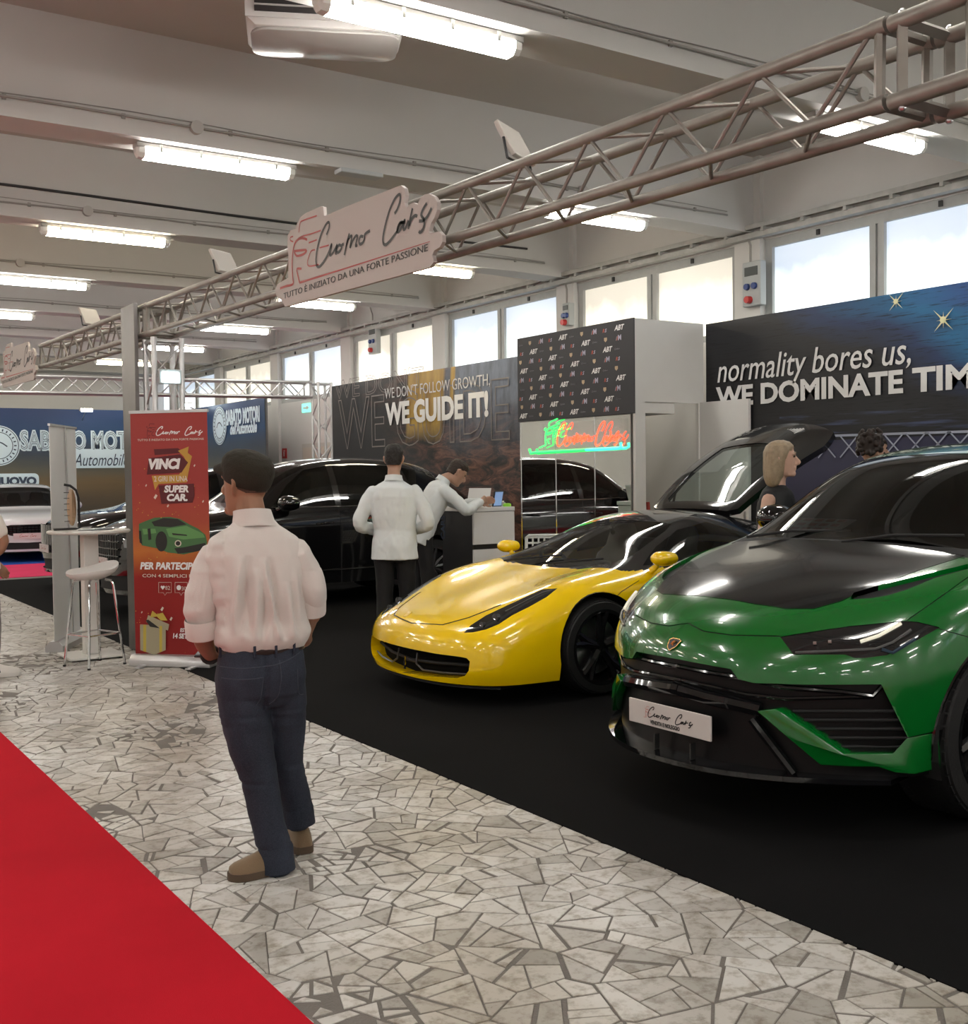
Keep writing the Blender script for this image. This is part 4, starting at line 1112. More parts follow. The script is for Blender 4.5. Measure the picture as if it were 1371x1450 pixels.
def seats(car, rows, mat, steer=None):
    for (x, y, z, h) in rows:
        MB().loft([[V((x + dx, y + dy, z + dz)) for dx, dy in rrect(-.24, -.24, .26, .24, .06, 2)] for dz in (0, .10, .14)]).build('seat_cushion', mat, car.root, smooth=True, bevel=.02)
        rings = []
        for t, wd, th in ((0, .24, .09), (.35, .25, .10), (.62, .22, .08), (.72, .14, .07), (.86, .13, .07), (.95, .09, .05)):
            c = V((x + .22 + t * h * .32, y, z + .1 + t * h)); rings.append([c + V((dx, dy, 0)) for dx, dy in rrect(-th, -wd, th, wd, .05, 2)])
        MB().loft(rings).build('seat_back', mat, car.root, smooth=True)
    if steer:
        x, y, z = steer; mb = MB(); tl = Matrix.Rotation(-.45, 3, 'Y')
        mb.path([V(steer) + tl @ V((0, .18 * math.cos(a), .18 * math.sin(a))) for a in np.linspace(0, 2 * PI, 25)], .016, 7, cap=False)
        for a in (0, PI, -PI / 2): mb.path([V(steer), V(steer) + tl @ V((0, .18 * math.cos(a), .18 * math.sin(a)))], .018, 6)
        mb.build('steering_wheel', BLACKP, car.root, smooth=True)
def mirror_pod(car, p, mat, foot, size=(.13, .11, .075), name='side_mirror'):
    for s in (-1, 1):
        t = bpy.data.objects.new(name, None); COL.objects.link(t); t.parent = car.root; t.location = (p[0], s * p[1], p[2]); t.empty_display_size = .05
        a, b, c = size; rings = []
        for u, k in ((-1, .25), (-.85, .62), (-.5, .92), (0, 1), (.55, .93), (1, .78)):
            rings.append([V((u * a * .6, s * (b * k * math.cos(q)) + 0, c * k * math.sin(q))) for q in np.linspace(0, 2 * PI, 21)[:-1]])
        MB().loft(rings).build('mirror_cap', mat, t, smooth=True, ang=60)
        MB().loft([[V((a * .602, s * b * .7 * math.cos(q), c * .7 * math.sin(q))) for q in np.linspace(0, 2 * PI, 17)[:-1]], [V((a * .61, s * b * .66 * math.cos(q), c * .66 * math.sin(q))) for q in np.linspace(0, 2 * PI, 17)[:-1]]]).build('mirror_glass', CHROME, t)
        f = V(foot); q = V((f.x - p[0], s * (f.y - p[1]), f.z - p[2]))
        MB().path([q, q * .5 + V((0, 0, -.01)), V((0, -s * b * .6, -c * .5))], [.03, .022, .022], 8, flat=.7).build('mirror_arm', mat, t, smooth=True)
# ------------------------------------------------------------------ the green sports SUV
def z6(pts): return [(830 + x * .3946, 620 + y * .3946) for x, y in pts]
GREEN = M('green_metallic', (0.0, .118, .013), .20, .0, .5, coat=1.0)
def st(x, zc, edge, rows, sw=0, p=2.2, **k): return dict(x=x, zc=zc, edge=edge, rows=rows, sw=sw, p=p, **k)
urus_spec = dict(
    stations=[
        st(.26, .940, (.74, .925), [(.86, .84), (.90, .72), (.915, .60), (.91, .42), (.89, .26)], .30, zm=(.0, .0)),
        st(.55, 1.035, (.80, 1.035), [(.93, .96), (.985, .83), (1.0, .64), (.985, .44), (.95, .27)], .20, zm=(-.004, -.004)),
        st(.92, 1.120, (.82, 1.125), [(.955, 1.06), (1.015, .90), (1.03, .64), (1.01, .44), (.97, .27)], .15, zm=(-.006, -.008)),
        st(1.24, 1.180, (.81, 1.175), [(.95, 1.11), (1.005, .93), (1.01, .64), (.99, .44), (.97, .27)], .20),
        st(1.60, 1.43, (.765, 1.385), [(.945, 1.13), (.985, .95), (.975, .64), (.965, .44), (.97, .27)], .18, p=2.6),
        st(2.00, 1.655, (.70, 1.61), [(.935, 1.14), (.975, .96), (.965, .64), (.955, .44), (.965, .27)], .12, p=2.8),
        st(2.65, 1.735, (.66, 1.69), [(.935, 1.15), (.975, .97), (.965, .64), (.955, .44), (.965, .27)], .0, p=2.8),
        st(3.40, 1.71, (.63, 1.67), [(.95, 1.17), (.995, .99), (.985, .64), (.965, .44), (.965, .27)], .0, p=2.8),
        st(4.10, 1.60, (.60, 1.56), [(.965, 1.18), (1.025, .98), (1.03, .64), (1.0, .44), (.97, .27)], -.02),
        st(4.65, 1.29, (.68, 1.27), [(.93, 1.16), (.99, .95), (1.0, .64), (.98, .44), (.94, .27)], -.05),
        st(5.02, 1.14, (.70, 1.11), [(.83, 1.06), (.87, .90), (.88, .62), (.88, .44), (.86, .30)], -.16)],
    front=[(.165, .36, .85, 2.2), (.095, .40, .74, 2.3), (.085, .42, .60, 2.4), (.075, .44, .42, 2.4), (.05, .46, .25, 2.4)],
    back=[(5.08, -.16, 1.03), (5.12, -.16, .88), (5.12, -.16, .62), (5.1, -.16, .44), (5.05, -.16, .3)])
uc = Car('sports_suv', 'green sports SUV with black carbon bonnet at the right edge', (3.50, 3.85, .014), urus_spec, level=4)
FA, RA = 1.12, 4.02
for ax in (FA, RA): uc.cut('arch', arch_poly(ax, .40, .435), 'y', lambda c, n: abs(c.y) > .62)
uc.drop('arch')
near = lambda c, n: c.y <= .0005
front = lambda c, n: c.y <= .0005 and c.x < .95
# headlights
HLT = [(697, 714), (760, 703), (950, 675), (1140, 657), (1190, 660), (1270, 680), (1190, 725), (1080, 780), (1000, 790), (965, 790), (930, 778), (745, 778)]
uc.cut('hl', z6(HLT), 'cam', front, True)
# black lower face
uc.cut('low', z6([(296, 788), (420, 812), (520, 830), (545, 865), (600, 880), (800, 886), (1060, 885), (1155, 1075), (1262, 1050), (1290, 1400), (296, 1400)]), 'cam', front, True)
# windscreen, side glass, carbon bonnet panel
uc.cut('carbon', [(.36, -.0), (.37, .25), (.40, .40), (.46, .51), (.56, .575), (.80, .645), (1.26, .72), (1.22, -.0)], 'z', lambda c, n: n.z > .5 and c.y >= 0, True)
uc.cut('vent', z6([(945, 580), (962, 556), (1060, 527), (1150, 505), (1371, 452), (1371, 470), (1250, 503), (1150, 545), (1080, 566), (1020, 576)]), 'cam', lambda c, n: n.z > .4 and c.y < -.35 and c.x < 1.5, True)
uc.cut('ws', [(0, 1.205), (.30, 1.20), (.55, 1.19), (.735, 1.18), (.72, 1.30), (.69, 1.45), (.655, 1.60), (.40, 1.638), (.0, 1.648)], 'x', lambda c, n: c.x < 2.3 and c.x > 1.1 and c.y >= 0, True)
uc.cut('cowl', [(0, 1.165), (.40, 1.16), (.76, 1.15), (.76, 1.21), (.0, 1.21)], 'x', lambda c, n: c.x < 2.3 and c.x > 1.18 and c.y >= 0, True, over=[''])
SW = [(1.64, 1.175), (2.0, 1.41), (2.3, 1.575), (2.75, 1.655), (3.4, 1.635), (4.0, 1.50), (4.25, 1.36), (4.2, 1.24), (3.4, 1.205), (2.6, 1.18)]
uc.cut('sg', SW, 'y', lambda c, n: abs(n.y) > .4)
uc.cut('apil', [(1.30, 1.165), (1.64, 1.175), (2.0, 1.41), (2.3, 1.575), (2.75, 1.655), (3.4, 1.635), (3.4, 1.66), (2.7, 1.685), (2.22, 1.615), (1.86, 1.44), (1.42, 1.20)], 'y', lambda c, n: abs(n.y) > .30 and c.x > 1.3, over=[''])
# shut lines
def shut(car, pts, w, filt, nm='shut_line'):
    P = [np.array(p, float) for p in pts]; L = []; Rr = []
    for i in range(len(P)):
        t = P[min(i + 1, len(P) - 1)] - P[max(i - 1, 0)]; t /= np.hypot(*t); n = np.array([-t[1], t[0]]) * w / 2; L.append(tuple(P[i] + n)); Rr.append(tuple(P[i] - n))
    for i in range(len(P) - 1): car.cut('gap', [L[i], L[i + 1], Rr[i + 1], Rr[i]], 'cam', filt, True, over=[''])
shut(uc, z6([(296, 668), (320, 667), (365, 664), (420, 694), (520, 708), (697, 712)]), 1.6, front)
shut(uc, z6([(1150, 657), (1260, 580), (1371, 500), (1500, 420)]), 1.4, lambda c, n: c.y < -.5 and c.x < 1.5)
shut(uc, z6([(1262, 684), (1371, 715)]), 1.2, lambda c, n: c.y < -.5 and c.x < 1.5)
uc.take('hl', 'headlight', M('headlight_dark', (.012, .013, .014), .06, coat=.8), label='dark smoked headlight', sides=True, lip=.0, offset=-.003)
uc.take('low', 'lower_fascia', M('fascia_black', (.0025, .0025, .003), .38, spec=.25), shift=(.05, 0, 0), lip=.06, label='gloss black grille and lower bumper')
uc.take('carbon', 'bonnet_panel', M('carbon_black', (.009, .009, .010), .13, spec=.25, coat=.25), label='satin carbon bonnet panel', offset=.0015)
uc.take('vent', 'bonnet_vent', MATTB, shift=(0, 0, -.022), lipdir=(0, 0, -.025), sides=True)
uc.take('ws', 'windscreen', glass('urus_windscreen', (.13, .13, .13), .02), offset=-.002)
uc.take('cowl', 'cowl', MATTB)
uc.take('sg', 'side_window', G_DARK, sides=True, offset=-.002)
uc.take('apil', 'pillar_trim', GLOSSB, sides=True)
uc.take('gap', 'shut_line', MATTB, offset=-.004)
uc.body(GREEN)
for ax in (FA, RA): liner(uc, ax, .98, .40, .442, .40)
for s in (-1, 1):
    for ax in (FA, RA): wheel(uc, ax, s * .835, .393, .285, .285, 10, GLOSSB, tread=(s < 0))
# wheel-arch lips
for ax in (FA, RA):
    for s in (-1, 1):
        mb = MB(); pts = []
        for a in np.linspace(-.15, PI + .15, 26):
            x, z = ax + 0.437 * math.cos(a), .40 + 0.437 * math.sin(a); p, n, i, d = uc.bvh.ray_cast(V((x, s * 2.0, z)), V((0, -s, 0)))
            if p and abs(p.y) > .7: pts.append(V((x, p.y - s * .004, z)))
        mb.path(pts, .011, 6).build('arch_lip', GLOSSB, uc.root, smooth=True)
# lamps inside the headlights: light bars
def on_shell(car, pts, out=.004):
    r = []
    for x, y in pts:
        p, n = car.hit(x, y)
        if p is not None: r.append(p + n * out)
    return r
def strip(car, pts, name, mat, r=.006, out=.004, mirror=True, parent=None):
    P = on_shell(car, pts, out); outs = []
    for mi in ((1, -1) if mirror else (1,)):
        outs.append(MB().path([V((p.x, p.y * mi, p.z)) for p in P], r, 6).build(name, mat, parent or car.root, smooth=True))
    return outs
LED = M('led_bar', (.75, .73, .62), .15, emit=(1, .95, .75), estr=.25); DGREY = M('lamp_grey', (.09, .09, .095), .25)
strip(uc, z6([(985, 733), (1050, 712), (1130, 668)]), 'light_bar', LED, .008)
strip(uc, z6([(752, 772), (900, 766), (1040, 758), (1100, 735), (1165, 690)]), 'light_bar', DGREY, .006)
strip(uc, z6([(1060, 760), (1100, 772), (1180, 722)]), 'light_bar', M('lamp_blue', (.03, .05, .08), .2), .008)
for px, py in ((822, 738), (875, 733)): strip(uc, z6([(px - 6, py), (px + 6, py)]), 'lens', M('lamp_silver', (.4, .4, .38), .15, .6), .007)
# badge shield
P = [uc.hit(*z6([q])[0])[0] for q in ((296, 748), (305, 722), (318, 718), (340, 723), (345, 728), (325, 750), (302, 762))]
mb = MB(); n = len(P); mb.add([p + V((-.006, 0, 0)) for p in P] + [p + V((.004, 0, 0)) for p in P], [list(range(n))] + [[i, (i + 1) % n, n + (i + 1) % n, n + i] for i in range(n)])
bd = mb.build('badge', M('badge_black', (.01, .01, .01), .2), uc.root); plabel(bd, 'small black and gold shield badge')
mb = MB(); mb.path([p + V((-.007, 0, 0)) for p in P] + [P[0] + V((-.007, 0, 0))], .0022, 5, cap=False); c = sum(P, V()) / n
mb.path([c + V((-.008, .012, -.006)), c + V((-.008, .0, .006)), c + V((-.008, -.012, .010))], .006, 6); mb.path([c + V((-.008, .004, -.012)), c + V((-.008, .002, 0))], .004, 5)
mb.build('badge_emblem', M('gold', (.75, .5, .18), .25, .9), bd, smooth=True)
# grille bars, bumper bar, splitter and fins
def bar(car, pts, name, mat, r, out, mirror=True, flat=1.0, label=None):
    P = on_shell(car, pts, 0)
    P = [p + V((-out, 0, 0)) for p in P]
    res = []
    full = P if not mirror else [V((p.x, -p.y, p.z)) for p in P[::-1]] + P[0:]
    o = MB().path(full, r, 8, up=(0, 0, 1), flat=flat).build(name, mat, car.root, smooth=True)
    if label: plabel(o, label)
    return o
bar(uc, z6([(310, 822), (420, 845), (530, 862), (700, 900), (900, 915), (1010, 930), (1045, 892)]), 'grille_bar', GLOSSB, .012, -.035)
bar(uc, z6([(305, 868), (420, 893), (560, 925), (700, 940), (1010, 932)]), 'grille_bar', GLOSSB, .010, -.035)
bar(uc, z6([(300, 900), (420, 935), (520, 958), (612, 980)]), 'bumper_bar', GLOSSB, .034, -.03)
for k in range(5): bar(uc, z6([(720 + k * 40, 985 + k * 32), (900, 985 + k * 32), (1085 + k * 16, 985 + k * 32)]), 'intake_slat', MATTB, .008, -.04, mirror=False)
bar(uc, z6([(590, 1010), (640, 1075), (740, 1205), (800, 1225), (1000, 1235), (1110, 1232)]), 'bumper_blade', GLOSSB, .022, -.01, mirror=False)
uc.pad(z6([(620, 978), (690, 970), (800, 1042), (930, 1130), (1110, 1130), (1160, 1075), (1240, 1060), (1246, 1130), (1262, 1150), (1262, 1188), (1190, 1205), (1120, 1200), (1060, 1180), (960, 1178), (850, 1172), (740, 1080)]), 'aero_blade', GREEN, out=.018, back=.05, label='green lower bumper blade', bevel=.006)
# lower splitter: plan outline extruded
front_c = uc.hit(*z6([(300, 1150)])[0], miss=.05)[0]
SPz = .262
pts = []
for y in np.linspace(-1, 1, 31):
    pts.append((.0 + .50 * abs(y) ** 2.3, y * .88))
mb = MB(); n = len(pts)
inner = [(x + .30, y * .96) for x, y in pts]
for z in (0, -.022): mb.v += [V((x, y, SPz + z)) for x, y in pts] + [V((x, y, SPz + z + .02)) for x, y in inner]
for i in range(n - 1):
    mb.f += [[i, i + 1, n + i + 1, n + i], [2 * n + i + 1, 2 * n + i, 3 * n + i, 3 * n + i + 1], [i + 1, i, 2 * n + i, 2 * n + i + 1]]
plabel(mb.build('splitter', GLOSSB, uc.root, smooth=True), 'black front splitter lip')
for y in (.09, -.15): MB().box((.07, y, .305), (.03, .010, .07)).build('splitter_fin', M('satin_black', (.02, .02, .02), .25), uc.root)
# plate
PZ = 1.58 - (1.58 - .205) * (3.575 / 4.28) - .008
pt = bpy.data.objects.new('number_plate', None); COL.objects.link(pt); pt.parent = uc.root; pt.location = (.075, 0.01, PZ); pt.empty_display_size = .05; plabel(pt, 'white dealer plate with script lettering')
MB().box((0, 0, 0), (.012, .545, .113)).build('plate', M('plate_white', (.60, .56, .54), .45), pt, bevel=.003)
pf = lambda u, v, t: V((-.0075, -u, v))
mb = MB()
for s in script_strokes(HAND2, -.135, -.018, .30): ribbon(mb, s, .005, pf)
mb.build('plate_script', INK_K, pt, fix=False)['kind'] = 'stuff'
mb = MB(); place_text(mb, 'VENDITA E NOLEGGIO', V((-.0075, .12, -.045)), (0, -1, 0), (0, 0, 1), width=.20, height=.020, bold=.03, depth=.0005); mb.build('plate_lettering', INK_K, pt, fix=False)['kind'] = 'stuff'
mb = MB(); lo_ = np.array([p for s in LOGO2 for p in s]); l0, l1 = lo_.min(0), lo_.max(0)
for s in LOGO2: ribbon(mb, [(-.165 + (u - l0[0]) / (l1[0] - l0[0]) * .05, -.02 + (v - l0[1]) / (l1[1] - l0[1]) * .055) for u, v in s], .002, pf)
mb.build('plate_emblem', M('pale_red', (.6, .2, .18), .5), pt, fix=False)['kind'] = 'stuff'
mirror_pod(uc, (2.0, 1.10, 1.265), GLOSSB, (1.86, .93, 1.18), (.17, .115, .085))
for s in (.35, -.30):
    MB().path([(1.22, s + .25, 1.195), (1.30, s, 1.235), (1.36, s - .35, 1.245)], .008, 6, up=(0, 0, 1)).build('wiper', MATTB, uc.root, smooth=True)
# cabin
MB().loft([[V((x, y, z)) for y, z in ((-.80, .9), (.80, .9), (.76, 1.16), (.3, 1.21), (-.3, 1.21), (-.76, 1.16))] for x in (1.42, 1.75)]).build('dashboard', MATTB, uc.root, bevel=.02)
seats(uc, [(2.25, -.38, .62, .85), (2.25, .38, .62, .85)], MATTB, (1.90, .38, 1.02))
MB().bb((1.3, -.88, .3), (4.6, .88, .62)).build('cabin_floor', MATTB, uc.root)
MB().prism([(1.45, 1.0), (1.6, 1.0), (1.6, 1.02)], -.01, .01, lambda u, v, t: V((u, t, v))).build('dash_vent', BLACKP, uc.root)
cam_mb = MB().prism([(1.95, 1.52), (2.0, 1.585), (2.08, 1.60), (2.02, 1.51)], -.06, .06, lambda u, v, t: V((u, t, v))); cam_mb.build('mirror_base', BLACKP, uc.root)
# card with red print, standing in for papers reflected in the windscreen
MB().box((1.60, .46, 1.25), (.20, .46, .004), rot=Matrix.Rotation(-.35, 3, 'Y')).build('reflection_card', M('paper', (.7, .68, .66), .6), uc.root)
mb = MB()
for i in range(5):
    for j in range(3): mb.box((1.54 + j * .06, .30 + i * .08, 1.228 + j * .022 + .006), (.03, .05, .003), rot=Matrix.Rotation(-.35, 3, 'Y'))
mb.build('reflection_print', M('reflection_red', (.55, .12, .10), .6), uc.root)['kind'] = 'stuff'
# ------------------------------------------------------------------ the yellow mid-engined sports car
def z7(pts): return [(480 + x * .30635, 680 + y * .30635) for x, y in pts]
YELLOW = M('yellow_paint', (.93, .62, .0), .22, 0, .5, coat=.9)
f_spec = dict(
    stations=[
        st(.20, .555, (.62, .555), [(.80, .515), (.865, .42), (.885, .32), (.89, .22), (.87, .14)], .15, zm=(.0, .0)),
        st(.52, .655, (.71, .70), [(.875, .63), (.925, .50), (.935, .36), (.93, .24), (.91, .14)], .12, zm=(-.02, -.012)),
        st(.92, .765, (.735, .85), [(.925, .76), (.965, .60), (.965, .42), (.955, .26), (.93, .14)], .10, zm=(-.025, -.02)),
        st(1.28, .835, (.715, .885), [(.915, .80), (.945, .62), (.93, .42), (.92, .26), (.92, .14)], .18, zm=(-.01, -.01)),
        st(1.66, 1.02, (.670, 1.01), [(.90, .815), (.915, .62), (.90, .42), (.90, .26), (.91, .14)], .20, p=2.6),
        st(2.08, 1.20, (.585, 1.165), [(.89, .835), (.90, .62), (.885, .42), (.89, .26), (.91, .14)], .12, p=2.6),
        st(2.55, 1.262, (.545, 1.215), [(.895, .87), (.91, .64), (.89, .42), (.89, .26), (.91, .14)], .0, p=2.6),
        st(3.00, 1.22, (.56, 1.165), [(.93, .91), (.955, .68), (.93, .42), (.91, .26), (.91, .14)], .0),
        st(3.55, 1.06, (.70, 1.02), [(.955, .90), (.985, .68), (.975, .42), (.95, .26), (.92, .14)], .0),
        st(4.10, .95, (.74, .93), [(.93, .84), (.965, .66), (.96, .42), (.93, .28), (.90, .18)], -.05),
        st(4.42, .89, (.70, .86), [(.82, .81), (.86, .66), (.86, .44), (.84, .30), (.80, .2)], -.12)],
    front=[(.115, .20, .495, 2.6), (.055, .21, .405, 2.9), (.045, .22, .31, 2.9), (.02, .24, .215, 2.9), (.03, .27, .135, 2.9)],
    back=[(4.48, -.12, .80), (4.52, -.12, .66), (4.5, -.12, .44), (4.48, -.12, .3), (4.42, -.12, .2)])
fc = Car('sports_car', 'yellow low sports car with black roof and raised engine cover', (3.92, 7.06, .0165), f_spec, level=4)
FA2, RA2 = 1.13, 3.72
for ax, rr in ((FA2, .375), (RA2, .385)): fc.cut('arch', arch_poly(ax, .345, rr), 'y', lambda c, n: abs(c.y) > .55)
fc.drop('arch')
ffront = lambda c, n: c.y <= .0005 and c.x < 1.1
fc.cut('hl', z7([(578, 705), (610, 670), (680, 625), (750, 592), (850, 545), (940, 505), (1010, 500), (960, 540), (880, 585), (800, 625), (740, 665), (680, 690), (620, 703)]), 'cam', ffront, True)
fc.cut('grille', z7([(258, 762), (350, 783), (450, 802), (560, 816), (590, 822), (606, 838), (600, 880), (582, 905), (545, 915), (400, 906), (258, 884)]), 'cam', ffront, True)
fc.cut('ws', [(1.265, 0), (1.285, .25), (1.34, .45), (1.44, .62), (1.60, .665), (1.84, .61), (2.08, .56), (2.18, .515), (2.11, .30), (2.08, 0)], 'z', lambda c, n: n.z > .2 and c.y >= 0, True)
BELT = [(1.36, .84), (1.60, .835), (2.0, .85), (2.5, .88), (3.0, .93), (3.30, .97), (3.25, 1.02), (3.0, 1.055), (2.5, 1.13), (2.1, 1.10), (1.75, .98), (1.5, .90)]
fc.cut('sg', [(1.64, .875), (2.0, .88), (2.5, .905), (2.86, .95), (2.80, 1.06), (2.50, 1.16), (2.17, 1.11), (1.88, .995)], 'y', lambda c, n: abs(n.y) > .35)
fc.cut('upper', [(1.22, .0), (1.24, .25), (1.29, .46), (1.36, .70), (1.50, .90), (2.2, 1.0), (3.35, 1.0), (3.6, .72), (4.2, .66), (4.2, 0)], 'z', lambda c, n: c.y >= 0 and c.z > .845 + .04 * max(0, c.x - 1.6), True, over=[''])
shut(fc, z7([(258, 642), (330, 660), (480, 668), (600, 635), (690, 600), (750, 575)]), 1.3, ffront)
shut(fc, [(905, 822), (880, 838), (868, 850)], 1.0, lambda c, n: c.y < 0)
fc.take('hl', 'headlight', M('headlight_dark', (.012, .013, .014), .06, coat=.8), label='long smoked headlight', sides=True, offset=.0)
fc.take('grille', 'grille', M('intake_black', (.002, .002, .002), .8, spec=.1), shift=(.12, 0, 0), lip=.12, label='black air intake')
fc.take('ws', 'windscreen', glass('ferrari_windscreen', (.66, .70, .68), .03), offset=-.001)
fc.take('sg', 'side_window', glass('ferrari_side_glass', (.30, .32, .32), .03), sides=True, offset=-.001)
fc.take('upper', 'roof', M('black_paint', (.006, .006, .007), .12, coat=.9), label='gloss black roof and pillars')
fc.take('gap', 'shut_line', MATTB, offset=-.003)
fc.body(YELLOW)
for ax, rr in ((FA2, .38), (RA2, .39)): liner(fc, ax, .93, .345, rr, .36)
for s in (-1, 1):
    for ax in (FA2, RA2): wheel(fc, ax, s * .83, .338, .245, .255, 5, M('rim_black', (.01, .01, .011), .2, .3, coat=.4), tread=(s < 0))
# lamp interiors
for px, py, r in ((722, 640, .032), (660, 672, .022)):
    p, n = fc.hit(*z7([(px, py)])[0])
    for mi in (1, -1):
        q = V((p.x - .004, p.y * mi, p.z + .003)); MB().add([q + V((0, r * math.cos(a), r * math.sin(a))) for a in np.linspace(0, 2 * PI, 19)[:-1]] + [q + V((.03, r * .8 * math.cos(a), r * .8 * math.sin(a))) for a in np.linspace(0, 2 * PI, 19)[:-1]], [list(range(18))] + [[i, (i + 1) % 18, 18 + (i + 1) % 18, 18 + i] for i in range(18)]).build('projector', M('projector', (.10, .10, .105), .1, .6), fc.root)
strip(fc, z7([(770, 606), (860, 560), (940, 520), (990, 505)]), 'led_row', M('led_dots', (.10, .10, .10), .3), .005, .001)
# intake dividers, prancing emblem, plate bar
bar(fc, z7([(258, 830), (400, 850), (595, 865)]), 'grille_bar', MATTB, .012, -.09)
P = on_shell(fc, z7([(258, 770), (258, 870)]), 0)
for mi in (1, -1):
    pp = on_shell(fc, z7([(335, 800), (330, 850), (360, 880), (450, 893), (560, 900)]), 0)
    MB().path([V((p.x + .05, p.y * mi, p.z)) for p in pp], .007, 6).build('intake_frame', M('intake_trim', (.05, .05, .05), .3), fc.root, smooth=True)
pc, n = fc.hit(*z7([(250, 835)])[0])
mb = MB(); hs = [(-.010, -.045), (.0, -.02), (-.014, .0), (-.004, .02), (.006, .045), (.012, .035), (.006, .018), (.016, .004), (.008, -.018), (.014, -.045)]
mb.prism(hs, 0, .008, lambda u, v, t: V((pc.x + .03 + t, -u, pc.z + v))); plabel(mb.build('horse_emblem', CHROME, fc.root), 'small chrome horse emblem in the intake')
pb, n = fc.hit(*z7([(318, 622)])[0]); mb = MB().prism([(-.022, -.03), (.022, -.03), (.022, .03), (-.022, .03)], 0, .003, lambda u, v, t: pb + V((v * .8, u, v * .55)) + V((-.2, 0, .9)) * t * 2)
plabel(mb.build('badge', M('badge_yellow', (.75, .5, .05), .3), fc.root), 'small rectangular nose badge')
# lip under the intake
pts = [(.06 + .28 * abs(y) ** 2.8, y * .82) for y in np.linspace(-1, 1, 31)]; mb = MB(); n = len(pts)
inner = [(x + .25, y * .95) for x, y in pts]
for z in (0, -.016): mb.v += [V((x, y, .125 + z)) for x, y in pts] + [V((x, y, .125 + z)) for x, y in inner]
for i in range(n - 1): mb.f += [[i, i + 1, n + i + 1, n + i], [2 * n + i + 1, 2 * n + i, 3 * n + i, 3 * n + i + 1], [i + 1, i, 2 * n + i, 2 * n + i + 1]]
mb.build('lip', MATTB, fc.root, smooth=True)
mirror_pod(fc, (1.66, .985, .935), YELLOW, (1.66, .86, .84), (.14, .09, .055))
for mi, a in ((1, .35), (1, -.15)):
    MB().path([(1.24, a + .08, .862), (1.36, a - .25, .905), (1.42, a - .45, .925)], .007, 6, up=(0, 0, 1)).build('wiper', MATTB, fc.root, smooth=True)
SEAT = M('seat_leather', (.16, .15, .14), .45)
seats(fc, [(2.02, -.37, .28, .78), (2.02, .37, .28, .78)], SEAT, (1.72, .37, .80))
MB().loft([[V((x, y, z)) for y, z in ((-.78, .5), (.78, .5), (.72, .84), (.3, .87), (-.3, .87), (-.72, .84))] for x in (1.46, 1.72)]).build('dashboard', MATTB, fc.root, bevel=.02)
MB().bb((1.3, -.84, .15), (3.0, .84, .30)).build('cabin_floor', MATTB, fc.root)
MB().bb((2.55, -.70, .30), (2.62, .70, 1.0)).build('rear_bulkhead', MATTB, fc.root)
MB().path([(1.94, -.10, 1.08), (2.0, -.0, 1.12)], .02, 6).build('rear_view_mirror', MATTB, fc.root, smooth=True)
# raised engine cover: frame, glass, louvred tail, stays
ec = bpy.data.objects.new('engine_cover', None); COL.objects.link(ec); ec.parent = fc.root; ec.location = (2.88, 0, 1.245); ec.rotation_euler = (0, -math.radians(32), 0); ec.empty_display_size = .1; plabel(ec, 'raised black engine cover with rear glass')
outer = [(0, .50), (.0, -.50), (.55, -.60), (1.05, -.66), (1.30, -.60), (1.38, -.40), (1.40, 0), (1.38, .40), (1.30, .60), (1.05, .66), (.55, .60)]
win = [(.10, .40), (.10, -.40), (.55, -.46), (.98, -.44), (1.0, 0), (.98, .44), (.55, .46)]
def zc_(u, v): return .05 * math.sin(u / 1.4 * PI) - .10 * (abs(v) / .66) ** 2.2 * (.4 + .6 * u / 1.4)
mb = MB(); N_ = 28
def ringpts(poly, n):
    P = [np.array(p) for p in poly] + [np.array(poly[0])]; d = [0]
    for i in range(len(P) - 1): d.append(d[-1] + np.hypot(*(P[i + 1] - P[i])))
    out = []
    for t in np.linspace(0, d[-1], n + 1)[:-1]:
        i = max(k for k in range(len(d) - 1) if d[k] <= t + 1e-9); s_ = (t - d[i]) / max(1e-9, d[i + 1] - d[i]); out.append(P[i] + (P[i + 1] - P[i]) * s_)
    return out
def byang(poly, c, n):
    res = []
    for a in np.linspace(0, 2 * PI, n + 1)[:-1]:
        dx, dy = math.cos(a), math.sin(a); best = None
        for i in range(len(poly)):
            (x0, y0), (x1, y1) = poly[i], poly[(i + 1) % len(poly)]; den = dx * (y1 - y0) - dy * (x1 - x0)
            if abs(den) < 1e-9: continue
            t = ((x0 - c[0]) * (y1 - y0) - (y0 - c[1]) * (x1 - x0)) / den; u = ((x0 - c[0]) * dy - (y0 - c[1]) * dx) / den
            if t > 0 and -1e-6 <= u <= 1 + 1e-6: best = t if best is None else min(best, t)
        res.append((c[0] + dx * best, c[1] + dy * best))
    return res
A = byang(win, (.55, 0), 48); Bq = byang(outer, (.55, 0), 48); Mid = [((a[0] + b[0]) / 2, (a[1] + b[1]) / 2) for a, b in zip(A, Bq)]
rings = [[V((u, v, zc_(u, v) - .035)) for u, v in A], [V((u, v, zc_(u, v))) for u, v in A], [V((u, v, zc_(u, v) + .008)) for u, v in Mid], [V((u, v, zc_(u, v))) for u, v in Bq], [V((u, v, zc_(u, v) - .05)) for u, v in Bq], [V((u, v, zc_(u, v) - .045)) for u, v in Mid], [V((u, v, zc_(u, v) - .035)) for u, v in A]]
mb.loft(rings, cap=False); mb.build('cover_frame', MATS['black_paint'], ec, smooth=True)
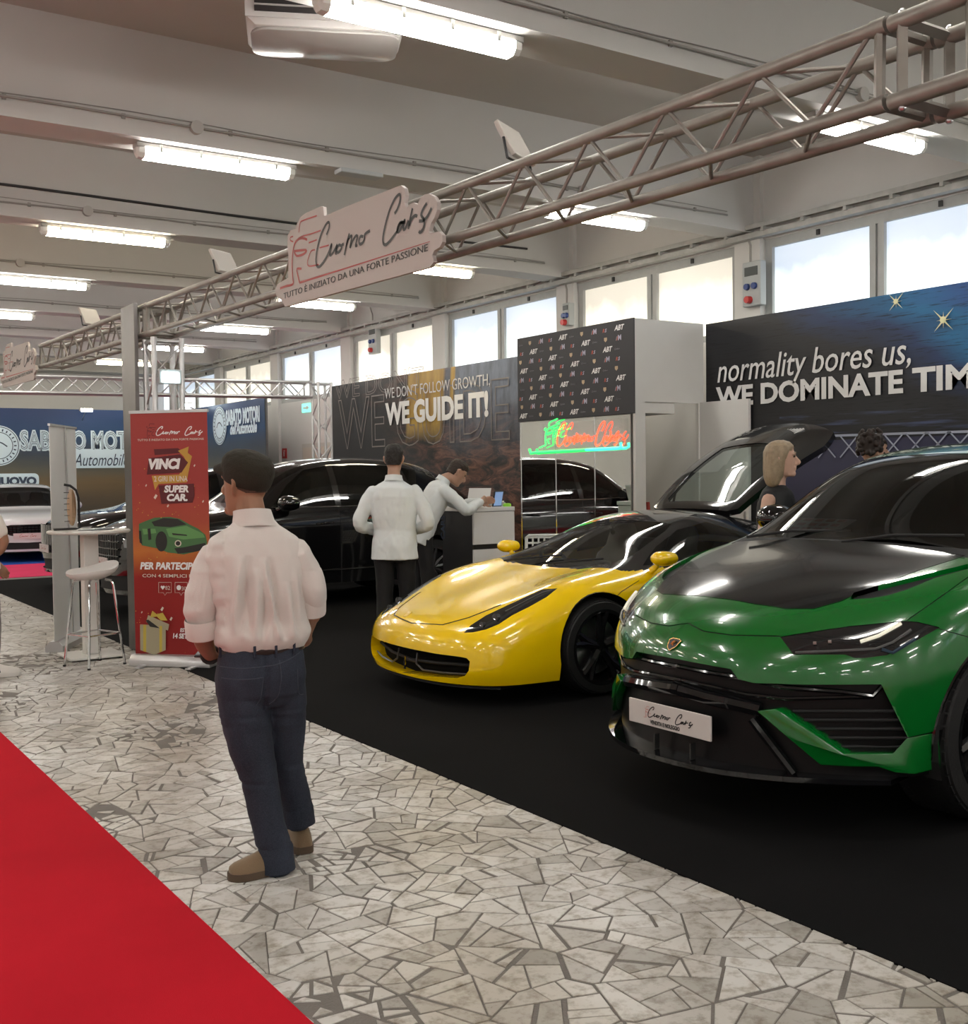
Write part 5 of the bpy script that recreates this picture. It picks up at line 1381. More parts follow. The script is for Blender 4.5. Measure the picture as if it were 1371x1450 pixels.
gm = MB(); gm.loft([[V((u, v, zc_(u, v) - .006)) for u, v in A], [V((.55 + (u - .55) * .5, v * .5, zc_(.55 + (u - .55) * .5, v * .5) - .006)) for u, v in A], [V((.55 + (u - .55) * .02, v * .02, zc_(.55, 0) - .006)) for u, v in A]], cap=False)
gm.build('cover_glass', glass('cover_glass_green', (.62, .74, .70), .04), ec, smooth=True, fix=False)
for k in range(7): MB().box((1.22, -.30 + k * .035, .012), (.10, .014, .012), rot=Matrix.Rotation(-.5, 3, 'Z')).build('louvre', M('louvre_pale', (.55, .55, .55), .4), ec)
for s in (-1, 1): MB().path([(.35, s * .50, -.03), (.18, s * .52, -.20)], .012, 6).build('stay', BLACKP, ec, smooth=True)
# ------------------------------------------------------------------ the other cars
def suv_spec(L=5.0, H_=1.80, W_=1.0, blunt=.20):
    kx, kz = L / 5.0, H_ / 1.80
    S_ = lambda x, zc, e, rows, sw=0, p=2.4: st(x * kx, zc * kz, (e[0] * W_, e[1] * kz), [(y * W_, z * kz) for y, z in rows], sw, p)
    return dict(stations=[
        S_(.16, 1.02, (.72, 1.0), [(.85, .93), (.90, .80), (.915, .62), (.91, .42), (.89, .25)], blunt),
        S_(.50, 1.10, (.80, 1.09), [(.93, 1.02), (.97, .86), (.98, .64), (.97, .44), (.95, .27)], blunt * .6),
        S_(.92, 1.15, (.82, 1.14), [(.95, 1.08), (.99, .90), (1.0, .64), (.98, .44), (.96, .27)], .10),
        S_(1.38, 1.20, (.80, 1.18), [(.95, 1.11), (.985, .92), (.98, .64), (.97, .44), (.96, .27)], .15),
        S_(1.75, 1.48, (.75, 1.43), [(.945, 1.13), (.98, .93), (.97, .64), (.965, .44), (.96, .27)], .12),
        S_(2.15, 1.72, (.69, 1.67), [(.94, 1.14), (.975, .94), (.965, .64), (.955, .44), (.96, .27)], .08),
        S_(2.85, 1.80, (.67, 1.75), [(.94, 1.15), (.975, .95), (.965, .64), (.955, .44), (.96, .27)], 0),
        S_(3.6, 1.78, (.65, 1.73), [(.945, 1.16), (.985, .96), (.98, .64), (.965, .44), (.96, .27)], 0),
        S_(4.25, 1.69, (.62, 1.64), [(.95, 1.17), (.995, .96), (.995, .64), (.97, .44), (.95, .27)], -.02),
        S_(4.72, 1.32, (.68, 1.29), [(.92, 1.14), (.97, .95), (.98, .64), (.96, .44), (.93, .27)], -.05),
        S_(4.95, 1.16, (.70, 1.13), [(.84, 1.08), (.88, .92), (.89, .62), (.88, .44), (.86, .30)], -.12)],
        front=[(.08 * kx, blunt + .05, .95 * kz, 2.4), (.04 * kx, blunt + .08, .80 * kz, 2.4), (.03 * kx, blunt + .10, .62 * kz, 2.4), (.02 * kx, blunt + .12, .42 * kz, 2.4), (.04 * kx, blunt + .14, .25 * kz, 2.4)],
        back=[(4.98 * kx, -.12, 1.08 * kz), (5.0 * kx, -.12, .92 * kz), (5.0 * kx, -.12, .62 * kz), (4.98 * kx, -.12, .44 * kz), (4.94 * kx, -.12, .3 * kz)])
BPAINT = M('black_car_paint', (.004, .004, .0045), .10, coat=1.0)
def parked_suv(label, loc, L, H_, paint, grille, level=3, rz=0.0, plate=True):
    c = Car('parked_car', label, loc, suv_spec(L, H_), rz, level=level); kx, kz = L / 5.0, H_ / 1.80
    FA_, RA_ = 1.0 * kx, 4.0 * kx; R_ = .375 if H_ > 1.6 else .33
    for ax in (FA_, RA_): c.cut('arch', arch_poly(ax, R_, R_ + .05, 22), 'y', lambda q, n: abs(q.y) > .60)
    c.drop('arch')
    sc = lambda P: [(a * kx, b * kz) for a, b in P]; sx = lambda P: [(a, b * kz) for a, b in P]
    c.cut('ws', sx([(0, 1.25), (.40, 1.245), (.72, 1.225), (.70, 1.40), (.655, 1.60), (.62, 1.655), (.35, 1.69), (0, 1.70)]), 'x', lambda q, n: 1.2 * kx < q.x < 2.4 * kx and q.y >= 0, True)
    c.cut('sg', sc([(1.80, 1.20), (2.05, 1.45), (2.30, 1.62), (2.62, 1.675), (2.62, 1.19)]), 'y', lambda q, n: abs(n.y) > .35)
    c.cut('sg2', sc([(2.70, 1.19), (2.70, 1.68), (3.58, 1.665), (3.72, 1.21)]), 'y', lambda q, n: abs(n.y) > .35)
    c.cut('sg3', sc([(3.80, 1.215), (3.68, 1.65), (4.12, 1.58), (4.36, 1.36), (4.30, 1.24)]), 'y', lambda q, n: abs(n.y) > .35)
    c.cut('hl', sx([(.50, .86), (.62, .90), (.90, .94), (.90, .84), (.70, .78), (.54, .78)]), 'x', lambda q, n: q.x < .9 and n.x < -.05 and q.y >= 0, True)
    g = grille['poly']
    c.cut('gr', sx(g), 'x', lambda q, n: q.x < .6 and n.x < -.3 and q.y >= 0, True)
    c.cut('lo', sx([(0, .45), (.62, .47), (.78, .40), (.70, .30), (0, .30)]), 'x', lambda q, n: q.x < .7 and n.x < -.2 and q.y >= 0, True)
    for x in (1.62, 2.66, 3.76): 
        c.cut('gap', [(x * kx - .004, .36), (x * kx + .004, .36), (x * kx + .004, 1.16 * kz), (x * kx - .004, 1.16 * kz)], 'y', lambda q, n: abs(n.y) > .4, over=[''])
    for k in ('ws',): c.take(k, 'windscreen', glass('suv_screen', (.20, .22, .21), .03), offset=-.001)
    for k in ('sg', 'sg2', 'sg3'): c.take(k, 'side_window', glass('suv_glass', (.10, .11, .11), .02), sides=True, offset=-.002)
    c.take('hl', 'headlight', M('lamp_clear', (.25, .26, .27), .08, .3, coat=.5), sides=True)
    c.take('gr', 'grille', MATTB, shift=(.03, 0, 0), lip=.03)
    c.take('lo', 'lower_intake', MATTB, shift=(.03, 0, 0), lip=.03)
    c.take('gap', 'shut_line', MATTB, offset=-.003)
    c.body(paint)
    ys = max(p[0] for p in g); z0, z1 = min(p[1] for p in g) * kz, max(p[1] for p in g) * kz
    if grille['kind'] == 'vertical':
        for y in np.linspace(-ys * .9, ys * .9, 15): MB().path([(.055 + .2 * y * y, y, z0 + .02), (.05 + .2 * y * y, y, z1 - .02)], .009, 6).build('grille_slat', CHROME, c.root, smooth=True)
    else:
        for r in range(5):
            z = z0 + (z1 - z0) * (r + .5) / 5
            MB().path([(.055 + .2 * y * y, y, z) for y in np.linspace(-ys * .95, ys * .95, 13)], .012, 6).build('grille_bar', GLOSSB, c.root, smooth=True)
        for y in np.linspace(-ys * .85, ys * .85, 13): MB().path([(.05 + .2 * y * y, y, z0 + .03), (.05 + .2 * y * y, y + .01, z1 - .03)], .007, 5).build('grille_slat', GLOSSB, c.root, smooth=True)
    # bright trim along the glass and sills, handles, rails
    for s in (-1, 1):
        def sidep(x, z):
            p, n, i, d = c.bvh.ray_cast(V((x * kx, s * 2, z * kz)), V((0, -s, 0))); return p + V((0, s * .004, 0)) if p else None
        tr_ = M('dark_chrome', (.35, .35, .36), .12, 1.0)
        for pts in ([(1.78, 1.19), (2.3, 1.18), (2.9, 1.18), (3.6, 1.195), (4.3, 1.225)],):
            MB().path([sidep(*p) for p in pts], .007, 6).build('window_trim', tr_, c.root, smooth=True)
        MB().path([sidep(*p) for p in ((1.5, .40), (2.2, .42), (3.0, .43), (3.5, .43))], .012, 6).build('sill_trim', tr_, c.root, smooth=True)
        for x in (2.45, 3.55):
            a = sidep(x - .11, .985); b = sidep(x + .11, .995); o = V((0, s * .03, 0))
            MB().path([a, a * .75 + b * .25 + o, a * .25 + b * .75 + o, b], .012, 6).build('door_handle', GLOSSB, c.root, smooth=True)
    for ax in (FA_, RA_): liner(c, ax, .93, R_, R_ + .055, .36)
    for s in (-1, 1):
        for ax in (FA_, RA_): wheel(c, ax, s * .82, R_, .26, R_ * .70, 10, M('rim_grey', (.08, .08, .085), .25, .7), tread=False, disc=False)
    mirror_pod(c, (1.92 * kx, 1.06, 1.24 * kz), paint, (1.84 * kx, .93, 1.17 * kz), (.19, .13, .095))
    seats(c, [(2.35 * kx, -.38, .70 * kz, .80 * kz), (2.35 * kx, .38, .70 * kz, .80 * kz), (3.35 * kx, 0, .70 * kz, .75 * kz)], MATTB, (2.0 * kx, .38, 1.12 * kz))
    MB().bb((1.4 * kx, -.85, .3), (4.5 * kx, .85, .62)).build('cabin_floor', MATTB, c.root)
    if plate:
        p = c.bvh.ray_cast(V((-1, 0, .60 * kz)), V((1, 0, 0)))[0]
        pl_ = MB().box((p.x - .012, 0, .60 * kz), (.012, .52, .11)).build('number_plate', M('plate_pink_white', (.6, .52, .52), .5), c.root)
        mb = MB()
        for s_ in script_strokes(HAND2, -.15, -.02, .30): ribbon(mb, s_, .005, lambda u, v, t: V((p.x - .0195, -u, .60 * kz + v)))
        mb.build('plate_script', INK_R, pl_, fix=False)['kind'] = 'stuff'
    return c
parked_suv('long black SUV parked side-on behind the white-shirted man in a cap', (3.50, 13.35, .009), 4.95, 1.82, BPAINT, dict(kind='mesh', poly=[(0, .96), (.42, .95), (.50, .86), (.46, .62), (.30, .56), (0, .56)]), level=3)
parked_suv('black SUV with tall chrome-slatted grille, further left behind the other black SUV', (3.68, 17.05, .008), 4.55, 1.74, BPAINT, dict(kind='vertical', poly=[(0, .97), (.40, .96), (.47, .85), (.44, .58), (0, .56)]), level=3)
parked_suv('white car on the blue carpet at the far left edge', (4.62, 22.55, .009), 4.3, 1.50, M('white_car_paint', (.62, .62, .64), .2, coat=.8), dict(kind='mesh', poly=[(0, .86), (.30, .86), (.46, .80), (.32, .62), (0, .56)]), level=3, rz=PI / 2 - .12)
# ================================================================== ROLL-UP BANNERS AND FURNITURE
BA = V((2.79, 9.54, 0)); BU = V((.69, -.72, 0)).normalized(); BN = V((BU.y, -BU.x, 0))
bn = thing('roll_up_banner', 'red roll-up banner advertising a supercar prize draw', 'banner', (BA.x, BA.y, .009), math.atan2(BU.y, BU.x))
def bz(x, y):
    p = on_plane(170 + x * .2756, 560 + y * .2756, BA, BN); return ((p - BA).dot(BU), p.z)
BW = bz(460, 700)[0]; BH = bz(62, 100)[1]
def bprint(nt, b, tc, sp):
    z = sp.outputs['Z']; n = noi(nt, tc.outputs['Object'], 5, 3)
    c = ramp(nt, mth(nt, 'MULTIPLY', mth(nt, 'ADD', z, mth(nt, 'MULTIPLY', n, .12)), .45), [(0, (.22, .012, .012)), (.36, (.27, .016, .014)), (.455, (.50, .16, .035)), (.56, (.38, .07, .04)), (.72, (.34, .045, .04)), (1, (.36, .052, .046))])
    nt.links.new(c, b.inputs['Base Color'])
mbk = MB().bb((0, -.004, .09), (BW, -.001, BH)).build('printed_sheet', print_mat('banner_red', bprint), bn)
MB().bb((-.01, -.012, BH), (BW + .01, .008, BH + .025)).build('top_bar', ALU_L, bn)
MB().prism([(-.09, 0), (.07, 0), (.06, .075), (.02, .095), (-.05, .09), (-.085, .05)], -.02, BW + .02, lambda u, v, t: V((t, u, v))).build('base_cassette', ALU_L, bn, smooth=True, bevel=.006)
for s in (.12, BW - .12): MB().box((s, -.05, .006), (.05, .30, .012)).build('foot', ALU_L, bn)
_lay = [0]
def bl():
    _lay[0] += 1; k = -.0045 - .0004 * _lay[0]; return lambda u, v, t: V((u, k, v))
def bpoly(lst, mat, nm):
    mb = MB()
    for poly in lst: poly2(mb, [bz(*p) for p in poly], bl())
    o = mb.build(nm, mat, bn, fix=False)
    if len(lst) > 1: o['kind'] = 'stuff'
    return o
def btxt(txt, p0, p1, hpx, mat, nm='lettering', **kw):
    a, b = bz(*p0), bz(*p1); h = bz(p0[0], p0[1] - hpx)[1] - a[1]; f = bl(); o = f(a[0], (a[1] + b[1]) / 2, 0); mb = MB()
    place_text(mb, txt, o, (1, 0, 0), (0, 0, 1), width=b[0] - a[0], height=h, depth=.0002, **kw); return mb.build(nm, mat, bn, fix=False)
a, b = bz(188, 208), bz(425, 165); f = bl(); mb = MB()
for s in script_strokes(HAND2, a[0], a[1] - .01, b[0] - a[0]): ribbon(mb, s, .008, f)
mb.build('script_lettering', INK_W, bn, fix=False)['kind'] = 'stuff'
mb = MB(); f = bl(); e0, e1 = bz(122, 228), bz(195, 150)
for s in LOGO2: ribbon(mb, [(e0[0] + (u - l0[0]) / (l1[0] - l0[0]) * (e1[0] - e0[0]), e0[1] + (v - l0[1]) / (l1[1] - l0[1]) * (e1[1] - e0[1])) for u, v in s], .004, f)
MAROON = M('maroon_ink', (.10, .012, .016), .5); GOLD = M('gold_ink', (.52, .30, .05), .5); CREAM = M('cream_ink', (.66, .60, .52), .5)
mb.build('car_emblem', MAROON, bn, fix=False)
btxt("TUTTO \u00c8 INIZIATO DA UNA FORTE PASSIONE", (92, 248), (432, 226), 13, CREAM, bold=.01)
bpoly([[(176, 282), (300, 276), (330, 300), (180, 312)]], MAROON, 'shape_print')
bpoly([[(300, 290), (355, 268), (350, 300), (372, 318), (365, 345), (350, 420), (345, 452), (200, 460), (182, 492), (165, 418), (305, 412), (348, 355), (330, 320)]], GOLD, 'shape_print')
bpoly([[(150, 328), (310, 308), (352, 350), (318, 402), (140, 412)], [(200, 468), (382, 458), (385, 520), (375, 556), (215, 562)]], MAROON, 'shape_print')
btxt('VINCI', (150, 390), (314, 380), 56, INK_W, shear=.2, bold=.06)
btxt('2 GIRI IN UNA', (178, 449), (350, 446), 28, CREAM, bold=.02)
btxt('SUPER', (230, 506), (356, 503), 38, INK_W, shear=.15, bold=.05)
btxt('CAR.', (244, 550), (350, 547), 38, INK_W, shear=.15, bold=.05)
# printed picture of a green car
GC = M('print_green', (.06, .16, .06), .5); GD = M('print_dark', (.02, .022, .02), .5); GL = M('print_light_green', (.12, .30, .10), .5)
bpoly([[(100, 740), (100, 665), (130, 652), (180, 633), (260, 629), (312, 640), (360, 668), (405, 690), (442, 722), (450, 760), (440, 792), (400, 806), (330, 822), (250, 812), (190, 790), (115, 775)]], GC, 'car_picture')
bpoly([[(165, 655), (228, 635), (300, 640), (345, 668), (262, 682), (180, 677)], [(100, 700), (112, 700), (118, 770), (104, 760)], [(330, 785), (440, 762), (446, 780), (430, 797), (390, 808), (300, 818), (282, 790)]], GD, 'car_picture')
bpoly([[(190 + 26 + 30 * math.cos(q), 755 + 52 * math.sin(q)) for q in np.linspace(0, 2 * PI, 20)[:-1]]], GD, 'car_picture')
bpoly([[(240, 690), (345, 675), (430, 715), (440, 735), (330, 745), (255, 730)], [(118, 690), (185, 690), (190, 712), (125, 720)]], GL, 'car_picture')
bpoly([[(270, 712), (345, 720), (350, 727), (275, 722)], [(145, 690), (160, 688), (165, 745), (150, 748)]], GD, 'car_picture')
for r, mt in ((17, CREAM), (12, GD)): bpoly([[(302 + r * math.cos(q), 765 + r * math.sin(q)) for q in np.linspace(0, 2 * PI, 16)[:-1]]], mt, 'car_picture')
btxt('PER PARTECIPARE', (108, 908), (455, 892), 38, INK_W, shear=.18, bold=.045)
btxt('CON 4 SEMPLICI PASSI', (120, 944), (430, 936), 17, CREAM, bold=.01)
def box_outline(x0, y0, x1, y1):
    mb = MB(); f = bl(); P = [bz(x0, y0), bz(x1, y0), bz(x1, y1), bz((x0 + x1) / 2 + 8, y1), bz((x0 + x1) / 2, y1 + 14), bz((x0 + x1) / 2 - 8, y1), bz(x0, y1), bz(x0, y0)]; ribbon(mb, P, .003, f); mb.build('icon_outline', CREAM, bn, fix=False)
box_outline(203, 965, 268, 1018); box_outline(287, 965, 350, 1018)
bpoly([[(213, 988), (218, 981), (224, 985), (230, 981), (236, 988), (224, 1003)]], INK_W, 'heart_icon')
bpoly([[(307 + 12 * math.cos(q), 992 + 13 * math.sin(q)) for q in np.linspace(0, 2 * PI, 16)[:-1]]], INK_W, 'bubble_icon')
btxt('82', (238, 1003), (262, 1003), 20, CREAM); btxt('30', (322, 1006), (346, 1006), 20, CREAM)
# gift box picture
GB = M('gift_grey', (.34, .30, .20), .5); GY = M('gift_yellow', (.50, .38, .06), .5)
bpoly([[(108, 1180), (240, 1188), (240, 1312), (180, 1336), (110, 1312)], [(150, 1132), (258, 1180), (252, 1212), (140, 1168)]], GB, 'gift_picture')
bpoly([[(125, 1182), (140, 1183), (140, 1322), (125, 1318)], [(208, 1188), (222, 1188), (222, 1318), (208, 1324)], [(160, 1145), (172, 1110), (195, 1128), (225, 1120), (250, 1160), (215, 1160), (195, 1140)]], GY, 'gift_picture')
bpoly([[(138, 1160), (150, 1155), (210, 1200), (160, 1192)]], GD, 'gift_picture')
btxt('ESTRAZIONE', (315, 1222), (440, 1220), 20, INK_W, shear=.15, bold=.03)
btxt('14 SETTEMBRE', (278, 1258), (452, 1250), 27, INK_W, shear=.15, bold=.04)
mb1, mb2 = MB(), MB(); rnd = random.Random(3); f1, f2 = bl(), bl()
for (x, y, s) in ((188, 530, 18), (222, 1105, 16), (268, 1155, 14), (118, 1120, 8), (432, 552, 9), (388, 368, 9), (140, 470, 9), (252, 575, 11)):
    poly2(mb1, [bz(x - s * .5, y), bz(x + s * .1, y - s), bz(x + s * .6, y - s * .6), bz(x, y + s * .5)], f1)
for k in range(46):
    x, y = rnd.uniform(85, 440), rnd.choice([rnd.uniform(560, 640), rnd.uniform(810, 850), rnd.uniform(1100, 1330), rnd.uniform(300, 620)]); s = rnd.uniform(1.5, 4)
    poly2(mb2, [bz(x - s, y), bz(x, y - s), bz(x + s, y), bz(x, y + s)], f2)
mb1.build('confetti_print', CREAM, bn, fix=False)['kind'] = 'stuff'; mb2.build('confetti_print', GOLD, bn, fix=False)['kind'] = 'stuff'

# --- white roll-up seen from behind
WA, WB = V((2.40, 10.72, 0)), V((2.80, 11.42, 0)); WU = (WB - WA).normalized(); WL = (WB - WA).length
wb = thing('roll_up_banner', 'white roll-up banner seen from the back with its centre pole', 'banner', (WA.x, WA.y, .0045), math.atan2(WU.y, WU.x))
MB().bb((0, .0, .09), (WL, .004, 2.06)).build('sheet', M('banner_back', (.78, .78, .78), .5, var=.08, vscale=2), wb)
MB().bb((-.01, -.012, 2.06), (WL + .01, .012, 2.08)).build('top_bar', ALU_L, wb)
MB().tube((WL * .62, -.02, .09), (WL * .52, -.016, 2.06), .008).build('pole', STEEL, wb, smooth=True)
MB().prism([(-.08, 0), (.08, 0), (.08, .05), (.04, .095), (-.04, .095), (-.08, .05)], -.02, WL + .02, lambda u, v, t: V((t, u, v))).build('base_cassette', ALU_L, wb, smooth=True)
# --- high table
tb = thing('bar_table', 'round white bar table with square column between the banners', 'table', (2.60, 10.22, .0045))
MB().lathe([(.0, 1.095), (.335, 1.095), (.35, 1.105), (.35, 1.118), (.34, 1.125), (.0, 1.125)], n=48).build('table_top', M('table_white', (.66, .65, .62), .3), tb, smooth=True)
MB().bb((-.065, -.065, .03), (.065, .065, 1.095)).build('column', M('table_white', (.66, .65, .62), .3), tb, bevel=.01)
MB().bb((-.24, -.24, .012), (.24, .24, .032)).build('base_plate', M('table_white', (.66, .65, .62), .3), tb, bevel=.006)
for sx in (-.2, .2):
    for sy in (-.2, .2): MB().lathe([(.018, 0), (.018, .012)], (sx, sy, 0), 'z', 10).build('foot', BLACKP, tb)
hd = thing('hook_stand', 'curved black stand holding an oval wooden board with hooks on the bar table', 'display stand', (2.47, 10.22, 1.1305))
MB().path([(-.17, -.02, .013), (.02, .0, .013), (.05, 0, .018), (.05, 0, .28), (.03, 0, .35), (-.02, 0, .39), (-.07, 0, .40)], .011, 8).build('rod', BLACKP, hd, smooth=True)
MB().prism([(-.02 + .03 * math.cos(q), .20 + .16 * math.sin(q)) for q in np.linspace(0, 2 * PI, 25)[:-1]], -.09, .09, lambda u, v, t: V((u * .6, t * (1 - ((v - .20) / .17) ** 2) ** .5 if True else t, v))).build('oval_board', M('light_wood', (.35, .24, .14), .5, var=.3, vscale=20), hd)
for k in range(6): MB().path([(-.03, .0, .08 + k * .05), (-.075, 0, .08 + k * .05)], .003, 5).build('hook', BLACKP, hd)
ly = thing('leaflet', 'dark leaflets lying flat on the bar table', 'leaflet', (2.67, 10.12, 1.1305), .4)
MB().bb((-.15, -.10, 0), (.06, .10, .004)).build('sheet', M('leaflet_dark', (.03, .03, .035), .3), ly); MB().box((.09, .03, .007), (.19, .13, .005), .5).build('sheet', M('leaflet_grey', (.15, .15, .16), .3), ly)
# --- stool
so = thing('bar_stool', 'white shell bar stool on chrome legs beside the red banner', 'stool', (2.50, 9.74, .0045))
rings = []
def seat_pt(u, v, t):
    z = .785 + .09 * max(0, u) ** 2 + .03 * v * v - t; return V((u * .215, v * .205, z))
top, bot = [], []
rr = [(.0,), (.35,), (.7,), (.92,), (1.0,)]
mb = MB(); n = 32
lay = [[seat_pt(r * math.cos(a), r * math.sin(a), 0) for a in np.linspace(0, 2 * PI, n + 1)[:-1]] for r in (.02, .35, .7, .93, 1.0)] + [[seat_pt(r * math.cos(a), r * math.sin(a), t) for a in np.linspace(0, 2 * PI, n + 1)[:-1]] for r, t in ((1.0, .02), (.85, .045), (.4, .06), (.02, .062))]
mb.loft(lay).build('seat', M('stool_white', (.68, .66, .64), .35), so, smooth=True, ang=60)
so.rotation_euler.z = math.radians(20)
for a in (45, 135, 225, 315):
    c, s = math.cos(math.radians(a)), math.sin(math.radians(a))
    MB().path([(c * .10, s * .10, .725), (c * .15, s * .15, .715), (c * .165, s * .165, .68), (c * .245, s * .245, .012)], .0105, 8).build('leg', CHROME, so, smooth=True)
    MB().lathe([(.014, 0), (.014, .014)], (c * .245, s * .245, 0), 'z', 8).build('foot', BLACKP, so)
MB().path([(.216 * math.cos(a), .216 * math.sin(a), .27) for a in np.linspace(PI / 4, PI / 4 + 2 * PI, 5)], .008, 8, cap=False).build('foot_rest', CHROME, so, smooth=True)
# --- reception counter
ct = thing('reception_counter', 'white and black reception counter in front of the white-shirted men', 'counter', (6.5, 10.0, .008))
MB().bb((.0, .0, .0), (.5, .62, 1.17)).build('carcass', M('counter_black', (.012, .012, .014), .4), ct)
MB().bb((-.02, -.03, 1.17), (.52, .64, 1.215)).build('counter_top', M('counter_white', (.62, .62, .62), .35), ct, bevel=.004)
for z0, z1 in ((.02, .77), (.825, 1.165)): MB().bb((-.012, -.03, z0), (.512, -.002, z1)).build('front_panel', MATS['counter_white'], ct)
MB().bb((.502, .0, .0), (.514, .62, 1.165)).build('side_panel', MATS['counter_white'], ct)
mb = MB(); place_text(mb, 'CARS', V((-.004, .56, .86)), (0, 0, 1), (0, 1, 0), width=.26, height=.09, bold=.02, depth=.001); mb.build('side_lettering', M('counter_blue', (.02, .035, .07), .4), ct, fix=False)
tbz = 1.2235
o = thing('tablet', 'dark tablet propped up on the reception counter', 'tablet', (6.86, 10.06, tbz), .3)
MB().box((0, 0, .085), (.15, .012, .17), rot=Matrix.Rotation(.2, 3, 'X')).build('case', BLACKP, o, bevel=.003); MB().box((0, -.008, .085), (.13, .002, .15), rot=Matrix.Rotation(.2, 3, 'X')).build('screen', M('tablet_screen', (.1, .15, .25), .1, emit=(.2, .3, .5), estr=.5), o)
o = thing('leaflet_holder', 'clear leaflet holder with white cards on the counter', 'holder', (6.93, 10.17, tbz))
MB().bb((-.07, -.05, 0), (.07, .05, .045)).build('tray', M('clear_plastic', (.6, .65, .63), .1, alpha=.6), o); MB().bb((-.06, -.04, .004), (.06, .04, .06)).build('cards', M('paper', (.7, .68, .66), .6), o)
o = tag(MB().loft([[V((.05 * k * math.cos(a), .035 * k * math.sin(a), z)) for a in np.linspace(0, 2 * PI, 15)[:-1]] for k, z in ((.9, 0), (1, .012), (.9, .03), (.5, .036))]).build('green_packet', M('lime', (.25, .6, .05), .4), smooth=True), 'small lime green packet on the counter edge', 'packet'); o.location = (6.96, 10.03, tbz)
o = thing('laptop', 'white laptop open on the counter beside the bending man', 'laptop', (6.80, 10.46, tbz), -1.2)
MB().bb((-.15, -.10, 0), (.15, .10, .012)).build('base', M('laptop_white', (.6, .6, .6), .4), o, bevel=.003); MB().box((0, .115, .10), (.30, .008, .2), rot=Matrix.Rotation(-.25, 3, 'X')).build('lid', MATS['laptop_white'], o, bevel=.003)
# --- perforated white chairs by the mirror
def perforated_chair(loc, rz, lab):
    t = thing('chair', lab, 'chair', loc, rz, 'white perforated chairs by the mirror'); W_ = M('chair_white', (.64, .65, .64), .4)
    bk = MB()
    for i in range(7): bk.tube((-.20 + i * .066, .20, .50), (-.19 + i * .0633, .27, .86), .010, 6)
    for j in range(7): bk.path([(-.205, .20 + j * .0115, .50 + j * .06), (0, .215 + j * .0115, .50 + j * .06), (.205, .20 + j * .0115, .50 + j * .06)], .011, 6)
    bk.path([(-.205, .195, .48), (-.205, .27, .86), (-.17, .275, .885), (.17, .275, .885), (.205, .27, .86), (.205, .195, .48)], .014, 7)
    bk.build('backrest', W_, t, smooth=True)
    MB().prism(rrect(-.21, -.21, .21, .21, .06), .445, .47, lambda u, v, q: V((u, v, q))).build('seat', W_, t, bevel=.008)
    for sx in (-1, 1):
        for sy in (-1, 1): MB().tube((sx * .17, sy * .17, .445), (sx * .21, sy * .21, .0), .014, 8).build('leg', W_, t, smooth=True)
perforated_chair((7.28, 9.78, .010), math.radians(-35), 'white perforated plastic chair in front of the mirror')
# ================================================================== PEOPLE
def skin_mat(name, c): return M(name, c, .5, spec=.35, var=.08, vscale=30)
SK1 = skin_mat('skin_tan', (.30, .155, .095)); SK2 = skin_mat('skin_light', (.42, .25, .18)); SK3 = skin_mat('skin_fair', (.52, .33, .25))
SHIRT_PINK = M('shirt_offwhite', (.60, .55, .515), .75, sheen=.2, bump=.12, bscale=300); SHIRT_W = M('shirt_white', (.62, .66, .67), .75, sheen=.2, bump=.12, bscale=300)
TROUS_K = M('trousers_black', (.008, .008, .009), .8); HAIR_D = M('hair_dark', (.012, .009, .008), .55, bump=.6, bscale=140)
def denim():
    m = M('denim', (.035, .05, .095), .85); nt, b = nodes_of(m)
    tc = nt.nodes.new('ShaderNodeTexCoord'); n1 = noi(nt, tc.outputs['Object'], 5, 4, .6, mscale=(1, 1, .5)); n2 = noi(nt, tc.outputs['Object'], 260, 2)
    c = ramp(nt, n1, [(.3, (.009, .0115, .020)), (.55, (.016, .021, .035)), (.75, (.03, .038, .058))]); c = mixc(nt, .25, c, ramp(nt, n2, [(.4, (.006, .008, .018)), (.6, (.045, .055, .085))]))
    nt.links.new(c, b.inputs['Base Color']); return m
DENIM = denim()
def organic(mb, voxel, smooth=4, disp=None):
    me = mb.mesh('organic')
    bm = bmesh.new(); bm.from_mesh(me); bmesh.ops.recalc_face_normals(bm, faces=bm.faces); bm.to_mesh(me); bm.free()
    def setup(o):
        r = o.modifiers.new('r', 'REMESH'); r.mode = 'VOXEL'; r.voxel_size = voxel; r.use_smooth_shade = True
        if smooth: s = o.modifiers.new('s', 'SMOOTH'); s.factor = .5; s.iterations = smooth
    me = evaluate(me, setup)
    if disp:
        n = len(me.vertices); co = np.zeros(n * 3); no = np.zeros(n * 3); me.vertices.foreach_get('co', co); me.vertex_normals.foreach_get('vector', no)
        co = co.reshape(-1, 3); no = no.reshape(-1, 3)
        for i in range(n): co[i] += no[i] * disp(co[i], no[i])
        me.vertices.foreach_set('co', co.ravel()); me.update()
    return me
def limb(mb, pts, rad, n=12, sub=4):
    """tapered rounded limb along a polyline"""
    P = smooth2([tuple(p) for p in pts], sub); R = smooth2([(r,) for r in rad], sub); P = [V(p) for p in P]; R = [float(r[0]) for r in R]
    a, b = (P[0] - P[1]).normalized(), (P[-1] - P[-2]).normalized()
    P = [P[0] + a * R[0] * .85, P[0] + a * R[0] * .5] + P + [P[-1] + b * R[-1] * .5, P[-1] + b * R[-1] * .85]; R = [R[0] * .45, R[0] * .85] + R + [R[-1] * .85, R[-1] * .45]
    mb.path(P, R, n)
